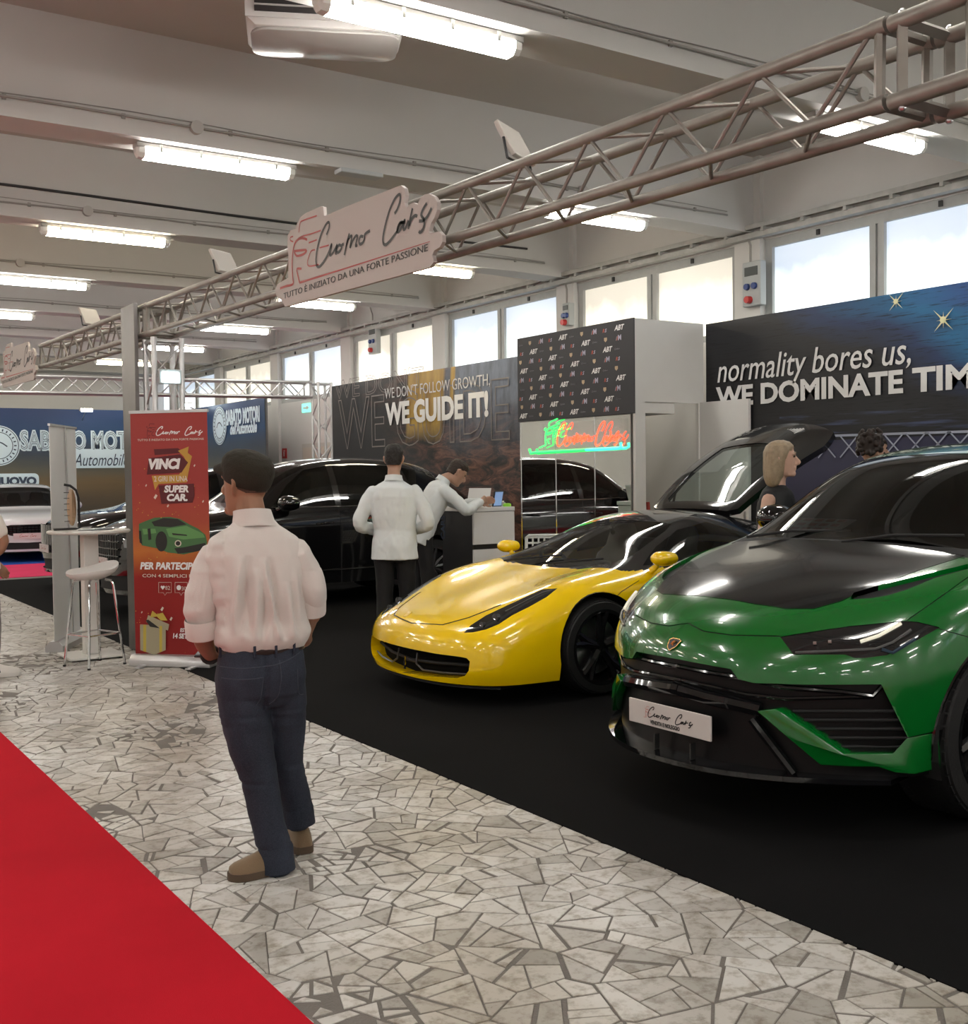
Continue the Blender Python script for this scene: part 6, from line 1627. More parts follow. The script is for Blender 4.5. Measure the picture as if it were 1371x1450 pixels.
def ell(mb, rings, n=28, pw=2.3):
    """rings: (centre, right vector, forward vector, half width, half depth)"""
    out = []
    for c, r, f, w, d in rings:
        ring = []
        for k in range(n):
            a = 2 * PI * k / n; ca, sa = math.cos(a), math.sin(a)
            ring.append(V(c) + V(r) * (w * math.copysign(abs(ca) ** (2 / pw), ca)) + V(f) * (d * math.copysign(abs(sa) ** (2 / pw), sa)))
        out.append(ring)
    mb.loft(out)
def head_mesh(mb, c, f, tilt=0.0, k=1.0, roll=0.0):
    """head with brow, nose, lips, chin and ears; c = centre, f = facing"""
    f = V(f).normalized(); r = f.cross(V((0, 0, 1))).normalized(); u = r.cross(f).normalized()
    def P(x, y, z): return V(c) + (r * x + f * y + u * z) * k
    rings = []
    prof = [(-.118, .020, .022, .045), (-.112, .040, .042, .035), (-.09, .052, .062, .022), (-.06, .060, .074, .012), (-.03, .067, .084, .004), (0, .072, .090, -.002), (.03, .075, .094, -.006), (.06, .074, .093, -.008), (.085, .066, .083, -.008), (.105, .048, .062, -.008), (.116, .024, .030, -.008)]
    for z, w, d, o in prof: rings.append((P(0, o, z), r, f, w * k, d * k))
    ell(mb, rings, 28, 2.15)
    nose = [(P(0, .088, .022), .009), (P(0, .103, .0), .011), (P(0, .116, -.022), .0145), (P(0, .098, -.034), .012)]
    limb(mb, [p for p, q in nose], [q * k for p, q in nose], 10)
    limb(mb, [P(-.022, .086, -.058), P(0, .094, -.056), P(.022, .086, -.058)], [.006 * k, .009 * k, .006 * k], 8); limb(mb, [P(-.018, .085, -.068), P(0, .092, -.069), P(.018, .085, -.068)], [.006 * k, .009 * k, .006 * k], 8)
    limb(mb, [P(-.012, .076, -.098), P(.012, .076, -.098)], [.022 * k, .022 * k], 10)
    limb(mb, [P(-.045, .075, .034), P(-.02, .087, .036), P(.02, .087, .036), P(.045, .075, .034)], [.010 * k] * 4, 8)
    for s in (-1, 1):
        limb(mb, [P(s * .072, -.006, -.032), P(s * .082, -.014, -.01), P(s * .084, -.020, .012), P(s * .076, -.008, .026), P(s * .074, .004, .012)], [.008 * k, .008 * k, .009 * k, .008 * k, .006 * k], 8)
    return P
def hand(mb, w, d, palm, k=1.0, curl=.6, side=1):
    """w = wrist, d = direction of the hand, palm = direction the palm faces"""
    d = V(d).normalized(); p = V(palm); p = (p - d * p.dot(d)).normalized(); s = d.cross(p) * side
    w = V(w); o = lambda a, b, c: w + (d * a + s * b + p * c) * k
    ell(mb, [(o(-.01, 0, 0), s, p, .030 * k, .022 * k), (o(.03, 0, 0), s, p, .038 * k, .019 * k), (o(.075, .002, .002), s, p, .044 * k, .016 * k), (o(.095, .002, .004), s, p, .040 * k, .012 * k)], 14)
    for b, L, a0 in ((-.032, .078, .085), (-.011, .088, .092), (.011, .082, .092), (.031, .065, .085)):
        q = [o(a0 - .015, b, .002)]; ang = 0.15; 
        for sl, cu in ((.42, .45), (.33, .65), (.25, .5)):
            ang += cu * curl; q.append(q[-1] + (d * math.cos(ang) + p * math.sin(ang)) * (L * sl * k))
        limb(mb, q, [.0095 * k, .009 * k, .008 * k, .007 * k], 8)
    limb(mb, [o(.015, -.030, .004), o(.045, -.052, .014), o(.072, -.060, .028), o(.092, -.058, .036)], [.013 * k, .012 * k, .010 * k, .008 * k], 8)
def shoe(root, toe, heel_, mat, sole, k=1.0, nm='shoe', trim=None):
    """shoe from heel to toe on the ground"""
    a, b = V(heel_), V(toe); d = (b - a); L = d.length; d.normalize(); s = d.cross(V((0, 0, 1)))
    mb = MB(); up = V((0, 0, 1)); rings = []
    for t, w, h in ((-.02, .022, .050), (.03, .034, .080), (.12, .040, .098), (.28, .042, .100), (.42, .044, .082), (.58, .050, .066), (.75, .052, .054), (.90, .044, .044), (.98, .028, .034), (1.0, .012, .026)):
        c = a + d * (L * t); rings.append([c + s * (w * k * math.cos(q)) + up * (.022 + max(0, math.sin(q)) * (h - .0) * k + min(0, math.sin(q)) * .004) for q in np.linspace(0, 2 * PI, 25)[:-1]])
    t_ = bpy.data.objects.new(nm, None); COL.objects.link(t_); t_.parent = root; t_.empty_display_size = .05
    mb.loft(rings).build('upper', mat, t_, smooth=True, ang=70)
    mb = MB(); out = []
    for t, w in ((-.03, .018), (.0, .032), (.08, .042), (.28, .044), (.45, .045), (.62, .053), (.78, .054), (.92, .044), (1.0, .024), (1.025, .010)): out.append((a + d * (L * t), w * k))
    pl_ = [c + s * w for c, w in out] + [c - s * w for c, w in out[::-1]]; n = len(pl_)
    mb.add([p + up * .001 for p in pl_] + [p + up * .030 for p in pl_], [list(range(n))[::-1], [n + i for i in range(n)]] + [[i, (i + 1) % n, n + (i + 1) % n, n + i] for i in range(n)]); mb.build('sole', sole, t_, smooth=True)
    if trim:
        for t in (.30, .36, .42): MB().path([a + d * (L * t) + s * (.046 * k) + up * .04, a + d * (L * (t - .04)) + s * (.036 * k) + up * .085], .005, 6).build('stripe', trim, t_)
    return t_
def person_root(label, px, depth, py=None):
    """stands at the given depth along the view ray; local x = rightwards, y = away from the camera"""
    d = V(_ray(px, 700)) * (depth / F); g = V((d.x, d.y, 0)); yaw = math.atan2(g.y, g.x) - PI / 2
    return thing('person', label, 'person', (g.x, g.y, .0), yaw), g
def folds(seed, amp, fx=9, fz=3, zlo=-9, zhi=9):
    def f(p, n):
        if not zlo < p[2] < zhi: return 0
        v = noise.noise(V((p[0] * fx + seed, p[1] * fx, p[2] * fz))) + .5 * noise.noise(V((p[0] * fx * 2.1, p[1] * fx * 2.1 + seed, p[2] * fz * 2.3)))
        return max(-.0025, amp * (v - .3 * abs(v)))
    return f
Z = V((0, 0, 1))

# ------------------------------------------------------------------ the man in the cap, seen from behind
mn, g = person_root('man seen from behind in off-white shirt, jeans and flat cap, holding a phone', 386, 4.53)
mn.location.z = .0045
m_ = lambda px, py, y=0.0: V(((px - 386) / 353.0, y, (1236 - py) / 353.0))
fw = V((-.22, .975, 0)).normalized(); rt = fw.cross(Z).normalized()
b = MB()
hf = V((-.72, .69, .02))
HC = m_(349, 692, .02) + V((0, .0, .0))
Ph = head_mesh(b, HC, hf, k=1.04)
limb(b, [m_(352, 708, .0), m_(356, 728, -.005), m_(360, 748, .0)], [.055, .056, .055], 16)
ell(b, [(m_(361, 750), rt, fw, .07, .06), (m_(361, 785), rt, fw, .14, .08), (m_(366, 830), rt, fw, .14, .09), (m_(367, 910), rt, fw, .13, .085), (m_(366, 960), rt, fw, .15, .10)], 24)
LS, LE, LWr = m_(297, 795, .0), m_(286, 880, -.005), m_(293, 936, .12)
RS, RE, RW = m_(420, 792, .02), m_(438, 866, .035), m_(430, 912, .15)
limb(b, [LS + V((.03, 0, -.02)), LE, (LE + LWr) / 2 + V((-.01, 0, -.012)), LWr], [.045, .043, .040, .028], 14); limb(b, [RS + V((-.03, 0, -.02)), RE, (RE + RW) / 2, RW], [.045, .042, .038, .027], 14)
hand(b, LWr, (.35, .85, -.25), (.3, .1, 1), curl=.45, side=-1); hand(b, RW, (-.45, .85, -.1), (-.5, .0, -1), curl=.5, side=1)
finish('body', organic(b, .0055, 2), SK1, mn, True, fix=False)
# shirt
sh = MB()
ell(sh, [(m_(360, 738, .0), rt, fw, .068, .064), (m_(360, 749), rt, fw, .098, .078), (m_(360, 757), rt, fw, .135, .090), (m_(360, 768), rt, fw, .175, .105), (m_(361, 788), rt, fw, .208, .120), (m_(364, 825), rt, fw, .198, .128), (m_(367, 865), rt, fw, .182, .124), (m_(368, 895), rt, fw, .184, .124), (m_(368, 913), rt, fw, .180, .120), (m_(367, 923), rt, fw, .166, .108)], 32, 2.25)
sl_ = MB(); limb(sl_, [m_(304, 795, .0), m_(291, 832, -.012), m_(285, 862, -.015), m_(286, 878, -.002)], [.070, .069, .066, .062], 18)
sr_ = MB(); limb(sr_, [m_(416, 792, .015), m_(433, 826, .02), m_(438, 848, .03), m_(438, 858, .045)], [.068, .064, .059, .056], 18)
def shirt_disp(p, n):
    x, y, z = p; v = 0.0
    back = max(0.0, -n[1])
    if .92 < z < 1.32 and -.21 < x < .13:
        for x0, z0, z1, sl, w, a in ((-.155, .96, 1.27, .10, .016, .032), (-.075, .93, 1.22, .05, .020, .026), (.01, .93, 1.26, -.16, .014, .032), (.065, .93, 1.16, -.08, .015, .028), (-.03, .93, 1.08, .10, .013, .014), (.10, .95, 1.22, -.06, .013, .014), (-.115, .93, 1.12, -.05, .012, .012)):
            if z0 < z < z1:
                t = (z - z0) / (z1 - z0); d = (x - x0 - sl * (z - z0)) / w; v += a * (math.exp(-d * d) - .7 * math.exp(-(d - 1.7) ** 2)) * math.sin(PI * t) ** .7
        v *= back
    if z < 1.02: v += .012 * math.exp(-((z - .945) / .035) ** 2) * (1 + .7 * noise.noise(V((x * 16, y * 16, 2))))
    if z > .9 and (x < -.19 or x > .14): v += .011 * noise.noise(V((x * 10, y * 10, z * 24 + 5)))
    v += .005 * noise.noise(V((x * 26, y * 26, z * 12)))
    return v
finish('shirt', organic(sh, .0065, 4, shirt_disp), SHIRT_PINK, mn, True, fix=False)
def sleeve_disp(p, n):
    x, y, z = p; q = z * 30 + 14 * abs(x) * math.sin(z * 9); return .007 * noise.noise(V((x * 9, y * 9, z * 20 + 3))) + .0035 * math.sin(q + 5 * noise.noise(V((x * 6, y * 6, z * 4)))) * (1 if z < 1.2 else .3)
for q_ in (sl_, sr_): finish('sleeve', organic(q_, .006, 4, sleeve_disp), SHIRT_PINK, mn, True, fix=False)
mb = MB(); mb.path([m_(360, 753, -.0) + rt * (.062 * math.cos(a)) + fw * (.060 * math.sin(a)) + V((0, 0, .006 * math.sin(a))) for a in np.linspace(0, 2 * PI, 33)[:-1]] + [m_(360, 753) + rt * .062], .006, 8)
co = MB(); co.loft([[m_(q, z) + rt * (w * math.cos(a)) + fw * (w * .95 * math.sin(a)) + V((0, 0, -.012 * math.sin(a))) for a in np.linspace(0, 2 * PI, 41)[:-1]] for q, z, w in ((360, 752, .094), (359, 744, .084), (358, 733, .077), (357, 728, .075), (357, 728, .070), (359, 742, .074), (360, 750, .080))], cap=False)
finish('collar', co.mesh('collar'), SHIRT_PINK, mn, True, ang=60)
def cuff(c0, c1, r, nm='cuff'):
    c0, c1 = V(c0), V(c1); d = (c1 - c0).normalized()
    c = MB(); c.path([c0, c0 + d * .008, c1 - d * .008, c1, c1 - d * .002, c0 + d * .01], [r * .97, r * 1.02, r * 1.05, r * 1.02, r * .86, r * .86], 26, cap=False)
    finish(nm, c.mesh(nm), SHIRT_PINK, mn, True, ang=60)
cuff(m_(285, 877, -.008), m_(287, 903, .012), .067); cuff(m_(438, 852, .04), m_(437, 878, .065), .060)
yoke = MB(); yoke.path([m_(x, y, 0) + V((0, -.3, 0)) for x, y in ((296, 792), (320, 778), (350, 770), (390, 768), (425, 778))], .002, 6)
# seams follow the shirt surface
sbv = BVHTree.FromPolygons([v.co for v in bpy.data.objects[mn.children[1].name].data.vertices], [list(p.vertices) for p in bpy.data.objects[mn.children[1].name].data.polygons])
def seam(pts, r=.0022, nm='seam', mat=SHIRT_PINK, bv=None):
    Q = []
    P = smooth2([(x, y) for x, y in pts], 6)
    for x, y in P:
        o = m_(x, y, 0); h = (bv or sbv).ray_cast(V((o.x, -1.0, o.z)), V((0, 1, 0)))[0]
        if h: Q.append(h + V((0, -.0005, 0)))
    if len(Q) > 2: MB().path(Q, r, 6).build(nm, mat, mn, smooth=True)
seam([(283, 790), (305, 776), (335, 764), (370, 760), (405, 765), (428, 776)], .003)
seam([(292, 790), (305, 815), (313, 850), (316, 880)], .003); seam([(428, 778), (432, 810), (433, 845)], .003)
# jeans
jn = MB()
ell(jn, [(m_(367, 914), rt, fw, .158, .104), (m_(366, 935), rt, fw, .172, .118), (m_(365, 962), rt, fw, .182, .130), (m_(364, 985), rt, fw, .176, .122), (m_(366, 1003), rt, fw, .13, .09)], 28, 2.3)
limb(jn, [m_(338, 965, -.02), m_(342, 1010, -.03), m_(350, 1060, -.045), m_(361, 1105, -.055), m_(370, 1160, -.075), m_(381, 1205, -.085), m_(383, 1222, -.085)], [.098, .099, .088, .073, .067, .066, .069], 20)
limb(jn, [m_(396, 965, .02), m_(398, 1010, .03), m_(398, 1060, .055), m_(400, 1095, .075), m_(408, 1140, .11), m_(413, 1168, .13), m_(414, 1180, .13)], [.090, .088, .078, .066, .064, .066, .068], 20)
def jean_disp(p, n):
    x, y, z = p; v = .003 * noise.noise(V((x * 20, y * 20, z * 20)))
    for zc, w in ((.36, .05), (.10, .05), (.62, .04)): v += .006 * math.exp(-((z - zc) / w) ** 2) * noise.noise(V((x * 9, y * 9, z * 45)))
    for s, cx in ((-1, -.115), (1, .035)):
        if .70 < z < .92 and n[1] < -.2: v += .010 * math.exp(-((x - cx) / .07) ** 2 - ((z - .79) / .07) ** 2)
    if n[1] < 0 and .66 < z < .88: v -= .010 * math.exp(-((x + .035 + (.88 - z) * .05) / .012) ** 2)
    return v
jme = organic(jn, .0065, 4, jean_disp); jo = finish('jeans', jme, DENIM, mn, True, fix=False)
jbv = BVHTree.FromPolygons([v.co for v in jme.vertices], [list(p.vertices) for p in jme.polygons])
STI = M('denim_stitch', (.05, .055, .075), .8)
for pts in ([(312, 957), (340, 958), (369, 957)], [(312, 957), (309, 985)], [(369, 957), (365, 985), (358, 997)], [(309, 985), (330, 996)], [(391, 949), (390, 958)], [(416, 950), (430, 945)], [(416, 950), (417, 985), (424, 990)], [(391, 935), (393, 960), (388, 985), (376, 997)], [(306, 942), (350, 943), (391, 940), (428, 925)]): seam(pts, .0017, 'stitching', STI, jbv)
bt = MB(); bt.loft([[m_(367, z) + rt * (w * math.cos(a)) + fw * (w * .66 * math.sin(a)) for a in np.linspace(0, 2 * PI, 41)[:-1]] for z, w in ((927, .168), (926, .173), (917, .171), (916, .166))], cap=False); finish('belt', bt.mesh('belt'), M('belt_brown', (.025, .012, .01), .4), mn, True, ang=60)
for px in (311, 358, 387, 412): 
    o = m_(px, 922); h = jbv.ray_cast(V((o.x, -1, o.z - .02)), V((0, 1, 0)))[0]
    if h: MB().box((o.x, h.y - .008, o.z), (.011, .008, .050)).build('belt_loop', DENIM, mn, bevel=.002)
for c0, c1, r in ((m_(381, 1196, -.083), m_(383, 1232, -.086), .069), (m_(413, 1164, .128), m_(415, 1192, .131), .067)):
    c_ = MB(); d_ = (c1 - c0).normalized(); c_.path([c0, c0 + d_ * .01, (c0 + c1) / 2, c1, c1 - d_ * .001, c0 + d_ * .02], [r * .95, r * 1.0, r * 1.0, r * 1.04, r * .92, r * .9], 28, cap=False); finish('hem', c_.mesh('hem'), DENIM, mn, True, ang=60)
TAN = M('suede_tan', (.19, .13, .075), .9, sheen=.2, bump=.2, bscale=200); SOLE = M('sole_tan', (.085, .058, .038), .8)
shoe(mn, m_(318, 1236, -.135), m_(400, 1236, -.055), TAN, SOLE, 1.02)
shoe(mn, m_(398, 1236, .36), m_(424, 1236, .115), TAN, SOLE, 1.02)
# flat cap
CAP = M('cap_olive', (.021, .0175, .0105), .9, sheen=.0, bump=.3, bscale=160)
cf = V((hf.x, hf.y, 0)).normalized(); cr = cf.cross(Z)
cp = MB(); cc = HC + V((0, 0, .024)); cU = (Z * .95 - cf * .31).normalized(); cF = cr.cross(cU) * -1.0
if cF.dot(cf) < 0: cF = -cF
ell(cp, [(cc + cU * h - cF * o, cr, cF, w, d) for h, o, w, d in ((-.022, .006, .078, .098), (.0, .004, .088, .108), (.03, .0, .094, .116), (.06, .0, .094, .117), (.086, .002, .084, .104), (.106, .004, .062, .078), (.118, .006, .028, .036))], 32, 2.1)
limb(cp, [cc + cF * .088 + cr * -.060 + cU * .012, cc + cF * .150 + cU * .002, cc + cF * .088 + cr * .060 + cU * .012], [.013, .018, .013], 12)
ell(cp, [(cc + cF * .06 + cU * -.004, cr, cF, .076, .095), (cc + cF * .06 + cU * .012, cr, cF, .079, .098), (cc + cF * .045 + cU * .04, cr, cF, .07, .07)], 24)
finish('flat_cap', organic(cp, .005, 5, lambda p, n: .0018 * noise.noise(V((p[0] * 40, p[1] * 40, p[2] * 40)))), CAP, mn, True, fix=False)
hr = MB(); ell(hr, [(HC + cf * -.024 + Z * -.030, cr, cf, .060, .068), (HC + cf * -.016 + Z * -.012, cr, cf, .0725, .080), (HC + cf * -.010 + Z * .02, cr, cf, .0755, .088)], 24, 2.15); finish('hair', hr.mesh('hair'), M('hair_cropped', (.07, .04, .027), .7, bump=.5, bscale=200), mn, True)
MB().path([LWr + V((-.033 * math.cos(a), .004 + .01 * math.sin(a), .033 * math.sin(a))) for a in np.linspace(0, 2 * PI, 17)], .008, 8).build('wrist_band', M('band_black', (.01, .01, .01), .6), mn, smooth=True)
phn = thing('phone', 'phone held in the left hand of the man in the cap', 'phone', mn.matrix_basis @ (LWr + V((-.01, .105, .012))), mn.rotation_euler.z - .35)
MB().box((0, 0, 0), (.072, .15, .009), rot=Matrix.Rotation(.35, 3, 'X')).build('case', M('phone_dark', (.02, .02, .025), .3), phn, bevel=.003); MB().box((0, .002, .0055), (.064, .14, .002), rot=Matrix.Rotation(.35, 3, 'X')).build('screen', M('phone_screen', (.3, .33, .36), .1), phn)

# ------------------------------------------------------------------ generic figure for the people further back
def figure(label, px, depth, headtop_py, pose, vox=.008):
    root, g = person_root(label, px, depth)
    root.location.z = .008
    hz = H + (684 - .0123 * (px + 378) - headtop_py) * depth / F      # height of the top of the head
    k = pose.get('k', hz / 1.76); yaw = pose['yaw']                     # yaw 0 = faces away, +90 = faces left
    R = Matrix.Rotation(math.radians(yaw), 3, 'Z'); L = lambda x, y, z: R @ V((x * k, y * k, z * k))
    fwd = R @ V((0, 1, 0)); rgt = R @ V((1, 0, 0)); J = pose
    lean = J.get('lean', 0.0); hip = L(0, 0, .93)
    def up(x, y, z):    # bend at the hip
        a = math.radians(lean); dz = z - .93; return L(x, y * math.cos(a) + dz * math.sin(a), .93 + dz * math.cos(a) - y * math.sin(a))
    ua = (R @ V((0, math.sin(math.radians(lean)), math.cos(math.radians(lean))))); fl = (R @ V((0, math.cos(math.radians(lean)), -math.sin(math.radians(lean)))))
    skin, b = J.get('skin', SK2), MB()
    hc = up(0, .03 + J.get('hy', 0), 1.645 + J.get('hz', 0)); hff = R @ (Matrix.Rotation(math.radians(J.get('hyaw', 0)), 3, 'Z') @ V((0, 1, J.get('hpitch', 0))))
    P = head_mesh(b, hc, hff, k=k)
    limb(b, [hc + (up(0, 0, 1.50) - up(0, 0, 1.62)) * .35, up(0, .005, 1.50), up(0, 0, 1.42)], [.052 * k, .055 * k, .07 * k], 14)
    fem = J.get('fem', False); sw = .165 if fem else .195
    ell(b, [(up(0, 0, 1.43), rgt, fl, .07 * k, .06 * k), (up(0, 0, 1.36), rgt, fl, sw * .75 * k, .085 * k), (up(0, 0, 1.2), rgt, fl, .13 * k, .09 * k), (up(0, 0, 1.05), rgt, fl, .125 * k, .09 * k), (up(0, 0, .93), rgt, fl, .15 * k, .10 * k)], 20)
    arms = {}
    for s, nm in ((-1, 'l'), (1, 'r')):
        S_ = up(s * sw, 0, 1.375); E_ = up(*J[nm + 'e']) if not J.get('absarm') else L(*J[nm + 'e']); W_ = up(*J[nm + 'w']) if not J.get('absarm') else L(*J[nm + 'w']); arms[nm] = (S_, E_, W_)
        limb(b, [S_ if J.get('sleeve') else S_ * .85 + up(0, 0, 1.3) * .15, E_, W_], [(.046 if J.get('sleeve') else .040) * k, .038 * k, .027 * k], 12); hand(b, W_, (W_ - E_), J.get(nm + 'p', rgt * -s), k=k, curl=.5, side=s)
    for s, (fx, fy) in zip((-1, 1), J.get('feet', ((-.10, .0), (.10, .05)))): limb(b, [L(s * .09, 0, .85), L((s * .09 + fx) / 2, fy * .5 + .02, .47), L(fx, fy - .03, .10)], [.068 * k, .048 * k, .036 * k], 12)
    finish('body', organic(b, vox if not J.get('fine') else .006, 2), skin, root, True, fix=False)
    c = MB(); sh_w = J.get('shw', 1.0)
    rings = [(up(0, -.0, 1.475), rgt, fl, .058 * k, .058 * k), (up(0, 0, 1.455), rgt, fl, .085 * k, .072 * k), (up(0, 0, 1.435), rgt, fl, .125 * k, .088 * k), (up(0, 0, 1.405), rgt, fl, (sw - .025) * k, .105 * k), (up(0, .0, 1.33), rgt, fl, (sw + .008) * k, .122 * k), (up(0, 0, 1.2), rgt, fl, (sw - .005) * sh_w * k, .125 * k), (up(0, 0, 1.05), rgt, fl, (.155 if fem else .172) * sh_w * k, .118 * k), (up(0, 0, .95), rgt, fl, .185 * sh_w * k, .132 * k), (up(0, 0, J.get('hem', .84)), rgt, fl, .195 * sh_w * k, .142 * k)]
    ell(c, rings, 30, 2.25)
    if J.get('sleeve', 'long') == 'long':
        for nm in 'lr':
            S_, E_, W_ = arms[nm]; limb(c, [S_ * .9 + up(0, 0, 1.28) * .1, (S_ + E_) / 2, E_, (E_ + W_) / 2, W_ * .93 + E_ * .07], [.064 * k, .062 * k, .057 * k, .051 * k, .042 * k], 16)
    elif J.get('sleeve') == 'short':
        for nm in 'lr':
            S_, E_, W_ = arms[nm]; limb(c, [S_ * .9 + up(0, 0, 1.28) * .1, (S_ + E_) / 2, S_ * .22 + E_ * .78], [.066 * k, .066 * k, .062 * k], 16)
    sd = len(label) % 50
    if J.get('sleeve', 'long') == 'long':
        cb_ = MB(); cb_.loft([[up(0, .0, z) + rgt * (w * k * math.cos(a)) + fl * (w * .96 * k * math.sin(a)) + (ua * (-.012 * k * math.sin(a))) for a in np.linspace(0, 2 * PI, 33)[:-1]] for z, w in ((1.455, .084), (1.48, .074), (1.505, .070), (1.505, .065), (1.47, .070))], cap=False)
        finish('collar', cb_.mesh('collar'), J.get('top', SHIRT_W), root, True, ang=60)
    finish(J.get('top_name', 'shirt'), organic(c, vox, 4, folds(sd, J.get('fold', .010), 11, 7)), J.get('top', SHIRT_W), root, True, fix=False)
    t = MB()
    ell(t, [(L(0, 0, 1.0), rgt, fwd, .15 * k, .10 * k), (L(0, 0, .92), rgt, fwd, .168 * k, .118 * k), (L(0, 0, .85), rgt, fwd, .17 * k, .12 * k), (L(0, 0, .78), rgt, fwd, .14 * k, .09 * k)], 24)
    feet = J.get('feet', ((-.10, .0), (.10, .05)))
    for s, (fx, fy) in zip((-1, 1), feet): limb(t, [L(s * .09, 0, .85), L((s * .09 + fx) / 2, fy * .5 + .02, .47), L(fx, fy - .03, .09)], [.092 * k, .070 * k, .062 * k], 16)
    finish('trousers', organic(t, vox, 3, folds(sd + 3, .006, 9, 9)), J.get('bottom', TROUS_K), root, True, fix=False)
    for fx, fy in feet: shoe(root, L(fx * 1.15, fy + .18, 0), L(fx, fy - .08, 0), J.get('shoes', BLACKP), J.get('sole', BLACKP), k, trim=J.get('trim'))
    # hair shell
    if J.get('hair'):
        kind, hm = J['hair']; h = MB(); f = V(hff).normalized(); r = f.cross(Z).normalized(); u = r.cross(f)
        Q = lambda x, y, z: hc + (r * x + f * y + u * z) * k
        if kind == 'short':
            ell(h, [(Q(0, -.045, -.05), r, f, .060 * k, .052 * k), (Q(0, -.032, -.01), r, f, .074 * k, .070 * k), (Q(0, -.020, .03), r, f, .079 * k, .084 * k), (Q(0, -.008, .065), r, f, .081 * k, .098 * k), (Q(0, -.002, .095), r, f, .073 * k, .092 * k), (Q(0, -.004, .118), r, f, .052 * k, .066 * k), (Q(0, -.006, .130), r, f, .02 * k, .03 * k)], 24, 2.1)
            me = organic(h, .006, 2, lambda p, n: .004 * noise.noise(V((p[0] * 60, p[1] * 60, p[2] * 60))))
        elif kind == 'curly':
            rn = random.Random(4); ell(h, [(Q(0, -.03, .0), r, f, .078 * k, .075 * k), (Q(0, -.015, .06), r, f, .088 * k, .10 * k), (Q(0, -.01, .12), r, f, .06 * k, .07 * k)], 20)
            for i in range(90):
                a, z = rn.uniform(0, 2 * PI), rn.uniform(-.03, .15); rad = .088 * math.sqrt(max(.08, 1 - ((z - .04) / .13) ** 2)); y = math.sin(a) * rad * 1.12 - .018
                if y > .06 and z < .05: continue
                p = Q(math.cos(a) * rad, y, z); h.lathe([(.0, -.018), (.014, -.010), (.017, 0), (.014, .010), (.0, .018)], p, 'z', 7)
            me = organic(h, .006, 1)
        else:   # bob
            ell(h, [(Q(0, -.050, -.185), r, f, .062 * k, .030 * k), (Q(0, -.052, -.165), r, f, .080 * k, .048 * k), (Q(0, -.048, -.12), r, f, .090 * k, .064 * k), (Q(0, -.040, -.06), r, f, .092 * k, .076 * k), (Q(0, -.030, .0), r, f, .092 * k, .086 * k), (Q(0, -.018, .05), r, f, .088 * k, .098 * k), (Q(0, -.008, .088), r, f, .076 * k, .092 * k), (Q(0, -.006, .112), r, f, .054 * k, .068 * k), (Q(0, -.006, .128), r, f, .022 * k, .03 * k)], 28, 2.05)
            me = organic(h, .006, 3, lambda p, n: .004 * noise.noise(V((p[0] * 55, p[1] * 55, p[2] * 9))))
        finish('hair', me, hm, root, True, fix=False)
    if J.get('eyes', True):
        f = V(hff).normalized(); r = f.cross(Z).normalized(); u = r.cross(f)
        for s in (-1, 1):
            e = bpy.data.objects.new('eye', None); 
            MB().lathe([(.0, -.009), (.007, -.006), (.010, 0), (.007, .006), (.0, .009)], hc + (r * (s * .031) + f * .083 + u * .018) * k, 'z', 10).build('eye', M('eye_dark', (.03, .02, .015), .2), root, smooth=True); bpy.data.objects.remove(e)
            limb_mb = MB(); limb(limb_mb, [hc + (r * (s * .014) + f * .096 + u * .040) * k, hc + (r * (s * .032) + f * .092 + u * .046) * k, hc + (r * (s * .050) + f * .078 + u * .040) * k], [.003 * k, .004 * k, .003 * k], 6); limb_mb.build('eyebrow', J.get('brow', HAIR_D), root, smooth=True)
    return root, P, up, L, arms, k
r1, *_ = figure('man in white shirt seen from behind beside the long black SUV', 558, 9.9, 632, dict(yaw=-8, le=(-.29, -.03, 1.10), lw=(-.17, .17, 1.02), re=(.29, -.03, 1.10), rw=(.14, .19, 1.03), hair=('short', HAIR_D), shw=1.02, hem=.80, fold=.013))
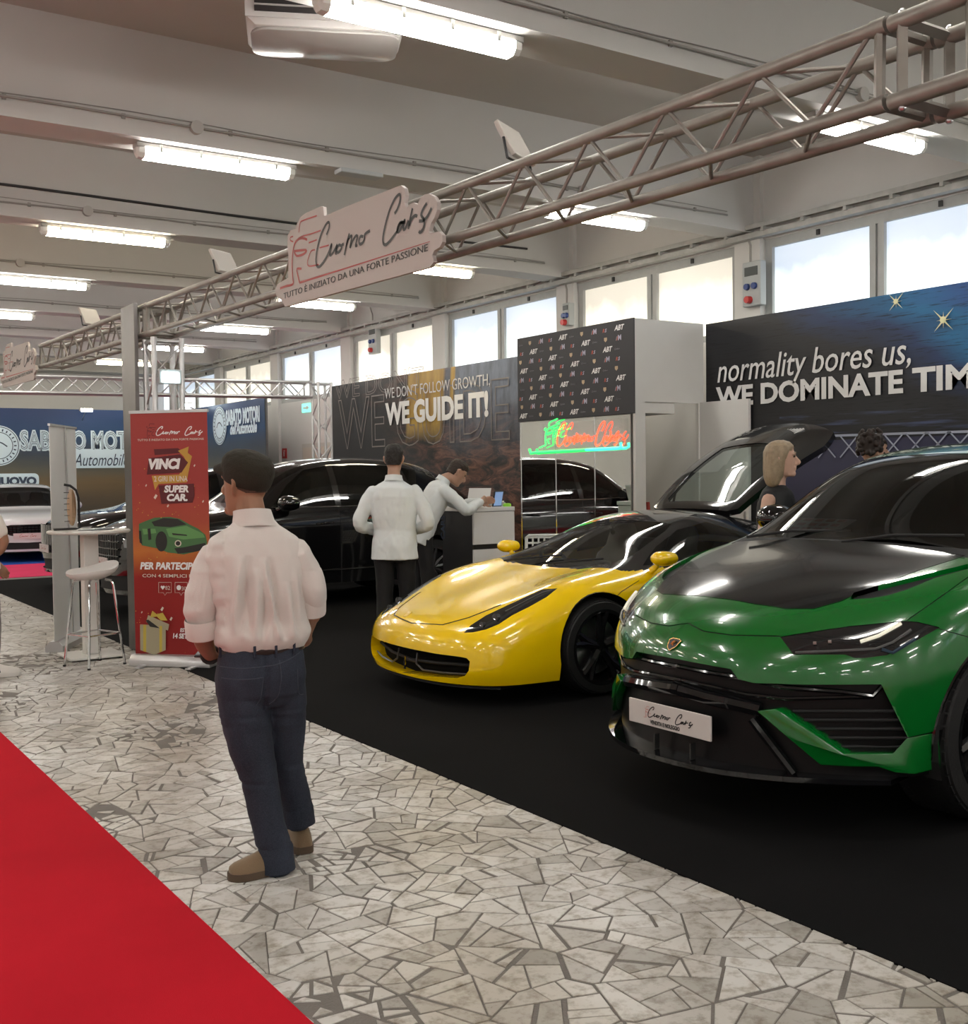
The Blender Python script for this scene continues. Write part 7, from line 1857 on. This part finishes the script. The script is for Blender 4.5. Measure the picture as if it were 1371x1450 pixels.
r2, P2, *_ = figure('man in white shirt bending over the reception counter', 594, 11.75, 640, dict(yaw=-72, k=1.06, lean=27, absarm=True, hy=.06, hz=-.03, hpitch=-.75, le=(-.24, .50, 1.17), lw=(-.10, .70, 1.205), re=(.24, .40, 1.13), rw=(.08, .62, 1.205), hair=('short', M('hair_brown', (.03, .018, .012), .55, bump=.5, bscale=140)), hem=.80, fold=.012))
BLONDE = M('hair_blonde', (.27, .205, .13), .45, var=.4, vscale=40)
r3, P3, up3, L3, arms3, k3 = figure('blonde woman in sleeveless black top standing between the yellow and green cars', 1100, 7.6, 628, dict(yaw=-108, hyaw=22, fem=True, sleeve='none', top=M('black_top', (.008, .008, .009), .7), top_name='top', hem=.90, le=(-.20, -.02, 1.10), lw=(-.18, .10, .88), re=(.20, -.02, 1.10), rw=(.18, .10, .88), skin=SK3, hair=('bob', BLONDE), brow=BLONDE, fold=.006, fine=True))
MB().path([up3(-.075, -.01, 1.45), up3(-.07, .09, 1.38), up3(-.03, .135, 1.25), up3(0, .14, 1.12)], .006, 6).build('lanyard', M('lanyard_lime', (.45, .6, .12), .5), r3, smooth=True)
MB().path([up3(.075, -.01, 1.45), up3(.07, .09, 1.38), up3(.03, .135, 1.25), up3(0, .14, 1.12)], .006, 6).build('lanyard', MATS['lanyard_lime'], r3, smooth=True)
r4, *_ = figure('man with dark curly hair behind the green SUV roof', 1233, 8.3, 617, dict(yaw=-35, le=(-.25, 0, 1.1), lw=(-.2, .14, .92), re=(.25, 0, 1.1), rw=(.2, .14, .92), hair=('curly', M('hair_darkbrown', (.02, .012, .009), .6)), top=M('navy_shirt', (.02, .022, .035), .7), hyaw=-25))
r5, *_ = figure('passer-by in pale shirt and grey trousers cut off by the left edge', -31, 9.0, 640, dict(yaw=-80, le=(-.28, .02, 1.08), lw=(-.22, .16, .86), re=(.26, .13, 1.06), rw=(.22, -.02, .90), sleeve='short', top=M('tee_pale', (.66, .60, .55), .7), bottom=M('trousers_grey', (.22, .20, .19), .8), shoes=M('trainer_white', (.62, .60, .56), .5), sole=M('trainer_sole', (.6, .58, .55), .5), trim=BLACKP, skin=SK1, hair=('short', HAIR_D), feet=((-.10, -.25), (.10, .07))))
bpy.data.scenes.remove(TMP)
